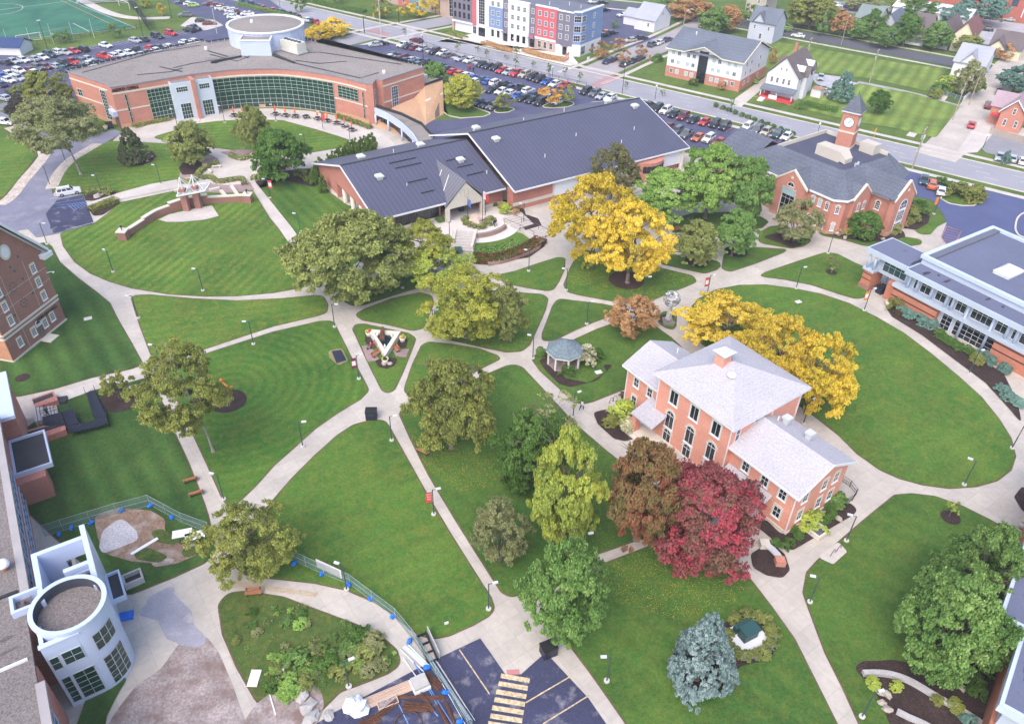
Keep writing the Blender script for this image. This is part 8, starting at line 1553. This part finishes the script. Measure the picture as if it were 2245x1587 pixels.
# ---- flag poles
for x,y,t,c,l in ((1026,487,435,(.12,.2,.5),'flag pole with a blue flag on the left of the plaza disc'),(1058,496,417,(.6,.5,.55),'tallest flag pole, with a striped flag, in the plaza disc'),(1064,480,424,(.6,.06,.07),'flag pole with a red flag behind the tallest one')):
    q=g(x,y);h=hgt(x,y,x,t);o=thing('flag_pole',l,'flag pole',(q[0],q[1],.15));MB().tube((0,0,0),(0,0,h),.07,.04,8).lathe((0,0,h),[(.05,0),(.08,.06),(.02,.14)],8).build('pole',DARKM,o);m=MB()
    for i in range(5): a,b=.06+.035*math.sin(i*1.4),.06+.035*math.sin(i*1.4+1.4);m.quad((a,.08*i*.6,h-.3-.5*i*.6),(b,.05+.08*i*.6,h-.75-.5*i*.6),(b+.55,.05,h-1.1-.5*i*.6),(a+.55,.1,h-.65-.5*i*.6))
    m.build('flag',mk('flag %d'%x,c,.8,.25,6),o)
c=g(1046,487);shr=[(1024,492),(1034,499),(1046,502),(1060,500),(1070,494),(1074,484),(1020,484)]
slab('mulch_bed',[(c[0]+4.4*math.cos(a*PI/12),c[1]+4.4*math.sin(a*PI/12)) for a in range(24)],.145,MULCH)
for x,y in shr: shrub('olive',x,y,9,'low shrub around the rock heap in the plaza disc','shrubs of the plaza disc',.6)
# ---- gazebo
q=g(1236,797);gx=Fr(0,*q);o=thing('gazebo','white octagonal gazebo with grey-green shingle roof','gazebo',(q[0],q[1],.05),.2);hz=2.7
MB().lathe((0,0,0),[(2.5,0),(2.5,.15)],8).build('floor',PAVER,o);N=8;rr=2.95
MB().add([(rr*math.cos(2*PI*k/N),rr*math.sin(2*PI*k/N),hz) for k in range(N)]+[(0,0,hz+1.75)],[(k,(k+1)%N,N) for k in range(N)]).build('roof',mk('grey green shingle',(.17,.22,.25),.9,.1,.8,fine=.3,fscale=6,band=.35,bandk=.8),o)
MB().add([(r*math.cos(2*PI*k/N),r*math.sin(2*PI*k/N),z) for r,z in ((rr-.05,hz-.25),(rr-.02,hz-.003),(rr-.4,hz-.003),(rr-.4,hz-.25)) for k in range(N)],[(j%4*N+k,j%4*N+(k+1)%N,(j+1)%4*N+(k+1)%N,(j+1)%4*N+k) for j in range(4) for k in range(N)]).build('fascia',WHITE,o)
for k in range(N): MB().box(-.12,-.12,.15,.12,.12,hz-.25).build('post',WHITE,o,False,(2.5*math.cos(2*PI*k/N),2.5*math.sin(2*PI*k/N),0),2*PI*k/N)
m=MB();[m.tube((rr*math.cos(2*PI*k/N),rr*math.sin(2*PI*k/N),hz+.02),(0,0,hz+1.77),.06,.06,4) for k in range(N)];m.build('hip_ridge',mk('grey green shingle',(.17,.22,.25)),o)
b=thing('gazebo_table','brown round table inside the gazebo','table',(q[0]+.6,q[1]-.5,.2));MB().lathe((0,0,.65),[(.7,0),(.7,.07)],12).build('table_top',BENW,b);MB().lathe((0,0,0),[(.3,0),(.08,.1),(.08,.65)],8).build('leg',BENM,b)
# ---- globe sculpture
q=g(1464,708);o=thing('globe_sculpture','silver wire globe sculpture on a tapered grey pedestal','sculpture',(q[0],q[1],.05));STEEL=mk('polished steel',(.55,.56,.58),.2,.05,metal=.8)
MB().box(-.9,-.9,0,.9,.9,.5).prism([(-.6,-.6),(.6,-.6),(.6,.6),(-.6,.6)],.503,.8).build('plinth',mk('grey granite',(.22,.21,.2),.6,.1),o);MB().lathe((0,0,.8),[(.55,0),(.3,2.2),(.28,2.6)],4).build('pedestal',GALV,o)
m=MB();R=1.35;cz=4.7
for k in range(6):
    a=k*PI/6;m.path([(R*math.cos(t)*math.cos(a),R*math.cos(t)*math.sin(a),cz+R*math.sin(t)) for t in [i*PI/10 for i in range(21)]],.035,5)
for j in (-.8,-.4,0,.4,.8): r_j=R*math.sqrt(1-(j*.95)**2) if abs(j)<1 else .3;m.path([(r_j*math.cos(t),r_j*math.sin(t),cz+R*j*.95) for t in [i*PI/10 for i in range(21)]],.035,5)
m.build('wire_globe',STEEL,o);m=MB().blob((.5,-1.0,cz+.2),(.6,.35,.5),3,10,.4).blob((-.8,-.8,cz-.3),(.35,.3,.6),5,10,.4).blob((-.3,1.0,cz+.3),(.7,.4,.5),8,10,.4);m.build('continent_plate',STEEL,o)
# ---- picnic tables with folded umbrellas on the curved patio
ORU=mk('orange umbrella cloth',(.75,.17,.05),.7,.1)
pt=MB().lathe((0,0,.7),[(.75,0),(.75,.06)],10).tube((0,0,0),(0,0,.7),.08,.08,6);[pt.box(.95*math.cos(k*PI/2+.8)-.42,.95*math.sin(k*PI/2+.8)-.17,.4,.95*math.cos(k*PI/2+.8)+.42,.95*math.sin(k*PI/2+.8)+.17,.46).tube((.3*math.cos(k*PI/2+.8),.3*math.sin(k*PI/2+.8),.05),(.95*math.cos(k*PI/2+.8),.95*math.sin(k*PI/2+.8),.4),.03,.03,4) for k in range(4)]
pt=pt.mesh('picnic_table',IRON);um=MB().tube((0,0,.75),(0,0,1.25),.03,.03,6,1).lathe((0,0,1.2),[(.12,0),(.26,.2),(.17,.9),(.04,1.6)],9).mesh('umbrella',[ORU,IRON])
PT=[(514,257),(533,255),(605,254),(627,257),(648,259),(672,260),(697,264),(718,269),(739,274),(756,280),(772,289)]
for i,(x,y) in enumerate(PT):
    q=g(x,y);tag(link('picnic_table',pt,None,(q[0],q[1],.05),i*.4),'dark round picnic table on the curved patio'+(' without an umbrella' if i==5 else ' under a folded orange umbrella'),'picnic table','picnic tables on the curved patio')
    if i!=5: tag(link('umbrella',um,None,(q[0],q[1],.05)),'folded orange umbrella standing in a picnic table','umbrella','folded umbrellas on the curved patio')
# ---- bins and boxes
def bin_(x,y,l,r,w_=.75,d=.6,h=1.3):
    q=g(x,y);o=thing('litter_station',l,'litter bin',(q[0],q[1],.05),r);MB().box(-w_,-d,0,w_,d,h).build('body',mk('navy black bin',(.022,.026,.045),.5,.1),o);MB().prism([(-w_-.05,-d-.05),(w_+.05,-d-.05),(w_+.05,d+.05),(-w_-.05,d+.05)],h+.003,h+.1).build('lid',IRON,o);MB().box(-w_*.6,-d-.02,h*.6,w_*.6,-d-.003,h*.85).build('opening',TAR,o)
bin_(815,916,'black litter station in the middle of the walk crossing',.05);bin_(1202,1432,'black litter station on the corner of the car lot plaza',.45);bin_(1930,642,'black litter station beside the brick pier',.5);bin_(241,281,'black litter station at the side entrance of the hall',.3);bin_(1011,464,'black litter station in the entrance portal',.5,.5,.4,1.1)
# ---- green utility cabinet
q=g(1638,1398);o=thing('utility_cabinet','dark green utility cabinet on a white slab behind the blue spruce','utility box',(q[0],q[1],.1),.5);MB().box(-1.9,-1.7,0,1.9,1.7,.15).build('slab',WHITE,o);GRN=mk('dark green enamel',(.03,.085,.085),.45,.1);MB().box(-.9,-.5,.153,.9,.6,1.5).build('cabinet',GRN,o);MB().prism([(-1.0,-.7),(1.0,-.7),(1.0,.7),(-1.0,.7)],1.503,1.62).build('lid',GRN,o);MB().box(-1.0,.75,.153,1.0,1.3,1.1).build('side_cabinet',GRN,o)
# ---- curved stone bench with two piers
q=g(1692,1222);o=thing('memorial_bench','curved pale stone bench with block ends in an oval mulch bed','stone bench',(q[0],q[1],.1));qq=[(a[0]-q[0],a[1]-q[1]) for a in curve(px('1674,1198 1690,1210 1703,1224 1708,1236'),5)];MB().ribbon(qq,.8,.55,0,.35).build('seat',GALV,o);[MB().box(a[0]-.55,a[1]-.5,0,a[0]+.55,a[1]+.5,.75).build('pier',BRICK2 if i else STONE,o) or MB().box(a[0]-.6,a[1]-.55,.753,a[0]+.6,a[1]+.55,.9).build('pier_cap',STONE,o) for i,a in enumerate((qq[0],qq[-1]))]
# ---- bike loops, black rail of the wing, small signs
slab('paved_pad',px('1792,1222 1826,1238 1857,1210 1838,1188'),.1,CONC2,.4)
for x,y in ((1825,1216),(1838,1206),(1340,883),(1348,878)):
    q=g(x,y);tag(MB().path([(-.45*math.cos(t),0,.85*math.sin(t)) for t in [i*PI/8 for i in range(9)]],.035,6).build('bike_loop',BENM,None,False,(q[0],q[1],.06),.7),'plain dark bike loop standing on the pavement by the brick hall','bike rack','bike loops by the brick hall')
def railing(name,label,p,h=1.1,step=.9,pick=.2,m=None,z0=.05): return fence(name,label,p,h,m or IRON,step*1.6,.035,(.2,h*.55,h),None,None,z0,'railing',pick)
railing('hand_railing','black railing along the ramp beside the low wing','1826,1072 1838,1052 1862,1068 1876,1085 1868,1098 1848,1110')
# ---- black ramp and stairs on the left
q=g(190,930);o=thing('access_ramp','long black metal access ramp with railings by the brick steps','ramp',(q[0],q[1],.05));L=lambda s:[(a[0]-q[0],a[1]-q[1]) for a in px(s)]
RB=mk('black ramp deck',(.022,.028,.052),.7,.1)
def sl(p,zs,nm):
    a=L(p);zs=list(zs)
    if area(a)<0: a=a[::-1];zs=zs[::-1]
    n=len(a);MB().add([(x,y,z) for (x,y),z in zip(a,zs)]+[(x,y,z-.15) for (x,y),z in zip(a,zs)],[tuple(range(n)),tuple(range(2*n-1,n-1,-1))]+[(n+i,n+(i+1)%n,(i+1)%n,i) for i in range(n)]).build(nm,RB,o)
sl('190,863 208,859 237,922 213,930',(.17,.17,.9,.9),'ramp_deck');sl('213,931 237,923 242,938 218,946',(.9,)*4,'landing');sl('217,932 218,946 158,962 152,948',(.9,.9,1.1,1.1),'ramp_deck');sl('140,916 165,910 178,941 152,947',(1.1,1.1,1.1,1.1),'landing');sl('98,928 139,917 150,945 104,946',(1.1,)*4,'landing')
m=MB()
for s,z0,z1 in (('188,862 212,929',1.1,1.9),('209,858 239,921',1.1,1.9),('239,921 243,938',1.9,1.9),('243,938 156,963',1.9,2.1),('212,929 178,939',1.9,2.0),('178,939 165,909',2.1,2.1),('165,909 97,927',2.1,2.1),('150,946 104,948',2.1,2.1),('156,963 140,918',2.1,2.1)):
    p,r=L(s);l=math.hypot(r[0]-p[0],r[1]-p[1]);n=max(1,int(l/.3))
    for hh in (0,.5): m.tube((*p,z0-hh),(*r,z1-hh),.03,.03,5)
    for i in range(n+1): t=i/n;z=z0+(z1-z0)*t;x,y=p[0]+(r[0]-p[0])*t,p[1]+(r[1]-p[1])*t;m.box(x-.013,y-.013,z-.95 if i%5 else 0,x+.013,y+.013,z)
m.build('railing',IRON,o)
o=thing('brick_steps','brick-sided entrance steps with planters at the canopy of the gravel-roofed building','steps',(*g(105,905),.05));q=g(105,905);L=lambda s:[(a[0]-q[0],a[1]-q[1]) for a in px(s)]
MB().prism(L('75,885 122,868 132,888 80,905'),0,.9).prism(L('45,962 145,932 150,954 50,989'),0,1.0).build('planter_wall',BRICK3,o);MB().prism(L('76,889 119,873 122,880 80,896'),.903,.98).prism(L('48,966 141,939 144,946 51,976'),1.003,1.08).build('planter_soil',TAR,o)
for i in range(7): MB().prism(L('%d,%d %d,%d %d,%d %d,%d'%(76+i*7,903-i*2.4,83+i*7-.2,900.6-i*2.4,89+i*7-.2,934-i*2.4,82+i*7,936-i*2.4)),0,.95-.13*i).build('step',CONC2,o)
slab('walkway',px('122,868 145,856 205,838 212,848 190,862 182,885 184,925 190,946 178,948 150,935 130,928'),.064,CONC2,.3)
# ---- black mat box at the steps, wooden bits
tag(MB().box(-.9,-.7,0,.9,.7,.35).build('mat_box',TAR,None,False,(*g(133,881),.08),.35),'flat black box beside the brick planter','box')
# ---- people
SKIN=mk('skin',(.45,.28,.2),.6,.05);HAIRD=mk('dark hair',(.03,.022,.018),.7);CLO={k:mk('cloth '+k,v,.85,.15,6) for k,v in (('white',(.72,.71,.72)),('black',(.022,.022,.028)),('red',(.5,.05,.06)),('denim',(.06,.09,.18)),('grey',(.2,.2,.22)))}
def person(x,y,label,top,bot,rot=0,pose='walk',z=.06,bag=False):
    """one skinned body; clothes and hair as children"""
    q=g(x,y);s=1.0;st=.28 if pose=='walk' else .06;sit=pose=='sit';hp=.45+.08 if sit else .93;J={}
    def leg(sd,f):
        if sit: return [(sd*.1,-.05,hp),(sd*.12,-.48,hp+.02),(sd*.12,-.5,.08),(sd*.12,-.64,.04)]
        return [(sd*.1,0,hp),(sd*.11,-f*.6*1,.5),(sd*.11,-f+.06 if f<0 else -f,.08),(sd*.11,-f-.14,.04)]
    V=[(0,0,hp),(0,0,hp+.25),(0,0,hp+.48),(0,0,hp+.56),(0,-.01,hp+.66),(0,-.01,hp+.80)];R=[.14,.125,.14,.055,.085,.07];E_=[(0,1),(1,2),(2,3),(3,4),(4,5)]
    lg=[]
    for sd,f in ((-1,st),(1,-st)):
        c=leg(sd,f);i0=len(V);V+=c[0:];R+=[.095,.065,.042,.045];E_+=[(0,i0),(i0,i0+1),(i0+1,i0+2),(i0+2,i0+3)];lg.append(c)
    am=[]
    for sd,f in ((-1,-st),(1,st)):
        c=[(sd*.19,0,hp+.45),(sd*.24,-f*.25+.02,hp+.18),(sd*.24,-f*.6-(.25 if sit else .05),hp-.03+(.1 if sit else 0)),(sd*.24,-f*.7-(.32 if sit else .08),hp-.1+(.1 if sit else 0))];i0=len(V);V+=c;R+=[.055,.042,.034,.03];E_+=[(2,i0),(i0,i0+1),(i0+1,i0+2),(i0+2,i0+3)];am.append(c)
    me=bpy.data.meshes.new('person');me.from_pydata(V,E_,[]);me.materials.append(SKIN);o=tag(link('person',me,None,(q[0],q[1],z),rot),label,'person')
    md=o.modifiers.new('skin','SKIN');
    if not me.skin_vertices: me.skin_vertices.new() if hasattr(me.skin_vertices,'new') else None
    if me.skin_vertices:
        for i,r in enumerate(R): me.skin_vertices[0].data[i].radius=(r,r*.85)
        me.skin_vertices[0].data[0].use_root=True
    o.modifiers.new('smooth','SUBSURF').levels=1;o.modifiers[-1].render_levels=1
    t=MB().lathe((0,0,hp-.03),[(.165,0),(.15,.22),(.185,.44),(.15,.54),(.06,.58)],12)
    for c in am: t.tube(c[0],c[1],.072,.056,8);t.tube(c[1],c[2],.056,.046,8)
    t.build('shirt',CLO[top],o,True);t=MB().lathe((0,0,hp-.12),[(.15,0),(.165,.12),(.15,.2)],10)
    for c in lg: t.tube(c[0],c[1],.11,.078,8);t.tube(c[1],c[2],.078,.058,8)
    t.build('trousers',CLO[bot],o,True);MB().blob((0,.02,hp+.80),(.10,.115,.11),3,10,.05).build('hair',HAIRD,o,True)
    t=MB();[t.box(c[3][0]-.045,c[3][1]-.06,0,c[3][0]+.045,c[3][1]+.18,.09) for c in lg];t.build('shoe_pair',CLO['white' if top=='white' else 'black'],o)
    if bag: MB().box(-.15,.13,hp+.05,.15,.3,hp+.48).build('backpack',CLO['black'],o)
    return o
person(1275,899,'person in a white top and dark leggings walking near the porch bed','white','black',2.2);person(1083,498,'person in black and white walking beside a companion on the round plaza, left one','black','black',1.2);person(1087,496,'person in a dark jacket walking on the round plaza, right one of two','black','grey',1.2)
person(814,766,'person in a red top sitting left on the fountain edge','red','denim',-1.2,'sit',.2);person(822,764,'person in a red top sitting nearer the water on the fountain edge','red','black',-1.2,'sit',.2);person(1951,657,'person in dark clothes with a backpack at the brick pier passage','black','black',.6,'walk',.06,True);person(109,918,'person in dark clothes climbing the brick steps','grey','black',-1.5,'walk',.6)
person(1027,155,'person in red among the cars, left of three','red','denim',0);person(1031,155,'person in dark red among the cars, middle of three','red','black',0);person(1038,160,'person in black among the cars, right of three','black','black',0)
# ---- lower-left construction odds and ends
BLUB=mk('blue plastic',(.015,.16,.65),.5,.1);RUST=mk('rusty steel',(.115,.052,.032),.8,.3,6,fine=.4,fscale=12);LUM=mk('raw lumber',(.60,.45,.36),.8,.12,2,stretch=(1,1,1),fine=.1)
for x,y in ((268,1122),(331,1111),(377,1137),(158,1161),(202,1149),(131,1174),(646,1238),(706,1261),(764,1284),(814,1314),(862,1353),(898,1408),(936,1466),(978,1520),(1008,1584)):
    q=g(x,y);tag(MB().blob((0,0,.22),(.42,.26,.26),int(x),8,.2).build('sandbag',BLUB,None,False,(q[0],q[1],.06),x%3),'blue weight bag holding down the temporary fence','sandbag','blue weight bags of the fence')
q=g(278,1352);tag(MB().box(-.7,-.5,0,.7,.5,.3).build('blue_crate',BLUB,None,False,(q[0],q[1],.04),.3),'open blue crate against the foot of the stair tower','crate')
q=g(295,1275);o=thing('concrete_box','open square concrete box with rubble beside the tower canopy','concrete box',(q[0],q[1],.05),.6);rim(MB(),-1,1,-.8,.8,0,.9,.2).build('box_wall',BLOCK,o);MB().box(-.8,-.6,.02,.8,.6,.3).build('rubble_fill',TAR,o)
for x,y,r,l in ((318,1199,.85,'white plank lying on the bare soil'),(400,1171,.3,'pink-white sheet lying by the fence, left one'),(428,1176,.4,'white sheet lying by the fence, right one')):
    q=g(x,y);tag(MB().box(-1.6 if 'plank' in l else -1.1,-.2 if 'plank' in l else -.6,0,1.6 if 'plank' in l else 1.1,.2 if 'plank' in l else .6,.06).build('loose_board',WHITE,None,False,(q[0],q[1],.16),r),l,'board')
q=g(724,1262);tag(MB().box(-1.7,-.03,.5,1.7,.03,1.9).build('hanging_sheet',mk('pink white sheet',(.70,.62,.66),.8,.1),None,False,(q[0],q[1],.06),-.45),'white sheet hung on the temporary fence beside a lamp','sheet')
for i,(x,y,s,l) in enumerate(((662,1523,1.0,'pale concrete slab in the rubble row, upper one'),(676,1553,1.0,'pale concrete slab in the rubble row, middle one'),(682,1575,.9,'pale concrete slab in the rubble row, lower one'),(664,1508,.5,'small broken slab topping the rubble row'),(722,1570,.7,'round grey stone beside the walk end'))): rock(x,y,s,l,None,mk('concrete rubble',(.40,.38,.37),.9,.12),.12,.35)
def bundle(x,y,rot,L_,w_,n,m,label,r=.035,name='rebar_bundle',layers=3,z=.05):
    q=g(x,y);rr=random.Random(int(x+y));b=MB()
    for i in range(n): yy=rr.uniform(-w_,w_);zz=.04+rr.random()*.08*layers;a=rr.uniform(-.04,.04)*L_;b.tube((-L_/2+rr.uniform(-.2,.2),yy,zz),(L_/2+rr.uniform(-.2,.2),yy+a,zz),r,r,5)
    tag(b.build(name,m,None,False,(q[0],q[1],z),rot),label,'rebar' if m is RUST else 'pipe stack')
bundle(948,1495,-.62,1.9,.4,34,RUST,'rusty rebar bundle beside the white covered pallet');bundle(925,1530,0,4.2,.16,22,RUST,'long rusty steel bundle lying straight across');bundle(913,1552,-.08,2.4,.42,44,RUST,'broad rusty rebar bundle in the middle of the lot');bundle(850,1556,.75,2.4,.25,18,RUST,'rusty bundle leaning towards the lumber stack');bundle(972,1570,-1.0,2.2,.14,8,RUST,'rusty beams near the fence foot',.09);bundle(988,1566,-1.15,2.2,.12,7,RUST,'second rusty beams closest to the fence',.08);bundle(935,1538,-.9,2.4,.08,5,RUST,'short rusty angle bars across the straight bundle',.06)
bundle(812,1582,.5,1.8,.4,22,RUST,'rusty steel pile at the picture edge beside the plastic wrap',.06)
w=MB();[w.tube((1.3*math.cos(t*PI/10),1.3*math.sin(t*PI/10),.1+.03*k),(1.3*math.cos((t+1)*PI/10),1.3*math.sin((t+1)*PI/10),.1+.03*k),.05,.05,5) for t in range(10) for k in range(3)];tag(w.build('rebar_hoop',RUST,None,False,(*g(895,1590),.05)),'rusty curved hoops at the bottom picture edge','rebar')
PIPE=mk('white steel pipe',(.62,.68,.80),.4,.05)
bundle(911,1443,-.75,3.4,.48,15,PIPE,'stack of pale blue-white pipes on the walk beside the fence',.055,'pipe_stack',1,.06);bundle(900,1466,-.9,2.6,.08,2,PIPE,'pair of white pipes lying on the walk edge',.05,'pipe_stack',1,.06);bundle(985,1510,-.98,8,.3,6,PIPE,'long white pipes fanned out beside the fence',.028,'pipe_stack',2)
bundle(955,1530,-.98,9,.06,2,mk('blue steel pipe',(.12,.22,.5),.5),'long blue pipe under the white pipes',.06,'pipe_stack',1)
q=g(850,1525);b=MB();rr=random.Random(3)
for i in range(11): yy=-.5+i*.1;b.box(-2.8+rr.uniform(-.5,.3),yy,.0,2.8+rr.uniform(-.5,.4),yy+.08,.12+.10*(i%3))
tag(b.build('lumber_stack',LUM,None,False,(q[0],q[1],.05),.47),'stack of pale raw lumber along the walk edge','lumber stack')
q=g(921,1504);o=thing('wrapped_pallet','pallet of blocks wrapped in white plastic','pallet',(q[0],q[1],.04),.5);MB().box(-.75,-.7,.12,.75,.7,.9).build('block_load',mk('grey block load',(.45,.43,.41),.9,.1,3),o);MB().box(-.85,-.8,.1,.85,.8,.55).build('plastic_wrap',WHITE,o);MB().box(-.8,-.75,0,.8,.75,.1).build('pallet_base',LUM,o)
q=g(782,1555);tag(MB().blob((0,0,.5),(1.2,1.05,.7),7,12,.3).build('plastic_heap',mk('white plastic sheet',(.66,.68,.76),.4,.15,3),None,False,(q[0],q[1],.03)),'heap of crumpled white plastic sheeting','plastic sheet')
q=g(850,1541);o=thing('open_box','open wooden box of brown rubble beside the lumber','box',(q[0],q[1],.04),.45);rim(MB(),-1,1,-.5,.5,0,.3,.08).build('box_wall',LUM,o);MB().box(-.92,-.42,.01,.92,.42,.2).build('box_fill',DIRT,o)
q=g(936,1422);o=thing('steel_form','open black steel form with a pale panel on the walk','steel form',(q[0],q[1],.05),-1.1);m=MB()
for s in (-.55,.45): m.box(-1.7,s,0,1.7,s+.1,.5)
for s in (-1.7,-.6,.5,1.6): m.box(s,-.45,.1,s+.14,.45,.3)
m.build('form_frame',IRON,o);MB().box(-1.7,.7,.2,1.7,.78,1.2).build('form_panel',GALV,o)
for x,y,w_,d,r,l in ((558,1488,.5,.9,.0,'white board lying at the rough oval edge'),(618,1466,.3,.3,0,'small white lid lying in the weeds'),(635,1513,.55,.12,.4,'orange and white barrier piece on the bare ground'),(598,1545,.06,1.2,.5,'thin white pipe bent on the bare ground')): 
    q=g(x,y);tag(MB().box(-w_,-d,0,w_,d,.07).build('loose_board',WHITE if 'orange' not in l else BAN['orange'],None,False,(q[0],q[1],.14),r),l,'board')
for x,y,l in ((979,1371,'small white notice stake on the lawn edge'),(1312,817,'flat white slab beside the cream hydrangea'),(291,850,'white slab beside the ochre maple'),(1750,663,'small white plate on the oval lawn')):
    q=g(x,y);tag(MB().box(-.5 if 'stake' not in l else -.22,-.35 if 'stake' not in l else -.03,0 if 'stake' not in l else .2,.5 if 'stake' not in l else .22,.35 if 'stake' not in l else .03,.12 if 'stake' not in l else .6).build('white_plate',WHITE,None,False,(q[0],q[1],.06),.4),l,'plate')
# orange lawn ornament on the ringed lawn, black drain grates
q=g(500,868);o=thing('lawn_sculpture','bright orange abstract sculpture under the tall thin-leaved tree','sculpture',(q[0],q[1],.1));MB().tube((0,0,0),(.3,0,1.6),.22,.15,8).tube((.3,0,1.6),(-.5,.2,2.4),.15,.12,8).tube((.2,0,1.2),(1.1,-.2,1.9),.13,.1,8).lathe((-.5,.2,2.4),[(.1,0),(.25,.25),(.1,.5)],8).build('sculpture_body',mk('orange enamel',(.75,.22,.05),.4),o)
for x,y in ((193,699),(51,829),(59,496)):
    q=g(x,y);tag(MB().box(-.6,-.5,0,.6,.5,.03).build('drain_grate',STONE,None,False,(q[0],q[1],.055),.5),'square drain grate with pale rim '+('on the dark striped lawn' if x==193 else 'in a bare ring on the lawn' if x==51 else 'on the driveway tarmac'),'drain')
# garden of stone pads beside the round tree
q=g(1500,532);tag(MB().ribbon(px('1470,508 1468,556'),.5,.3,0,0.).ribbon(px('1468,556 1520,562'),.5,.3,0,0.).build('garden_curb',STONE),'pale curb framing the garden of stone pads','curb')
slab('mulch_bed',px('1472,510 1515,512 1540,560 1474,555'),.07,LM['nw'],.3)
for i in range(4):
    for j in range(9):
        q=g(1478+i*8,513+j*4.8);tag(MB().box(-.55,-.2,0,.55,.2,.07).build('stone_pad',STONE,None,False,(q[0],q[1],.08),-.05),'pale stone pad in the grid beside the round olive tree','stone pad','stone pads in the grid')
# soccer goals, bleachers, football posts
def goal(label,pts,h=2.4):
    q=px(pts);o=thing('soccer_goal',label,'goal',(q[0][0],q[0][1],.06));L=[(a[0]-q[0][0],a[1]-q[0][1]) for a in q];m=MB()
    a,b=L[0],L[1];n=Vector((-(b[1]-a[1]),b[0]-a[0])).normalized()*1.6
    if len(L)>2: n=Vector((L[2][0]-b[0],L[2][1]-b[1]))
    m.tube((*a,0),(*a,h),.09,.09,6).tube((*b,0),(*b,h),.09,.09,6).tube((*a,h),(*b,h),.09,.09,6);m.tube((a[0]+n.x,a[1]+n.y,0),(b[0]+n.x,b[1]+n.y,0),.06,.06,5).tube((a[0]+n.x,a[1]+n.y,0),(*a,h),.05,.05,5).tube((b[0]+n.x,b[1]+n.y,0),(*b,h),.05,.05,5);m.build('goal_frame',WHITE,o)
    MB().quad((*a,h),(*b,h),(b[0]+n.x,b[1]+n.y,0),(a[0]+n.x,a[1]+n.y,0)).build('goal_net',mk('goal net',(.5,.5,.52),.8,0,alpha=.18),o)
goal('white soccer goal on the green turf beside the blue-roofed shed','40,97 92,89');goal('pair of white goals parked on the grass by the bleachers','262,14 285,22 272,8')
for i,(x,y,t) in enumerate(((14,85,67),(69,98,61),(118,97,52),(163,90,48),(207,84,42))): pole('net_post','slim pale net post behind the near end of the turf',x,y,x-8,t,'net post',GALV,.08)[0]['group']='net posts behind the turf'
q=g(232,8);o=thing('bleachers','grey aluminium bleachers at the sports field corner','bleachers',(q[0],q[1],.06),math.radians(20))
for i in range(8): MB().box(-10,i*.75,.4+i*.35,10,i*.75+.55,.46+i*.35).build('seat_row',GALV,o)
MB().box(-10,.2,0,-9.8,5.8,.4).box(9.8,.2,0,10,5.8,.4).box(9.8,5.7,0,10,6,3.2).build('frame',GALV,o)
# ================================================================ AIR
hz_=MB().box(-420,-120,-1,420,620,78).build('haze',None);hz_.data.materials.clear();hm=bpy.data.materials.new('haze air');hm.use_nodes=True;hm.node_tree.nodes.clear()
ho=hm.node_tree.nodes.new('ShaderNodeOutputMaterial');hv=hm.node_tree.nodes.new('ShaderNodeVolumePrincipled');hv.inputs['Density'].default_value=.00024;hv.inputs['Color'].default_value=(.9,.93,1,1);hm.node_tree.links.new(hv.outputs[0],ho.inputs['Volume']);hz_.data.materials.append(hm);hz_['kind']='stuff'
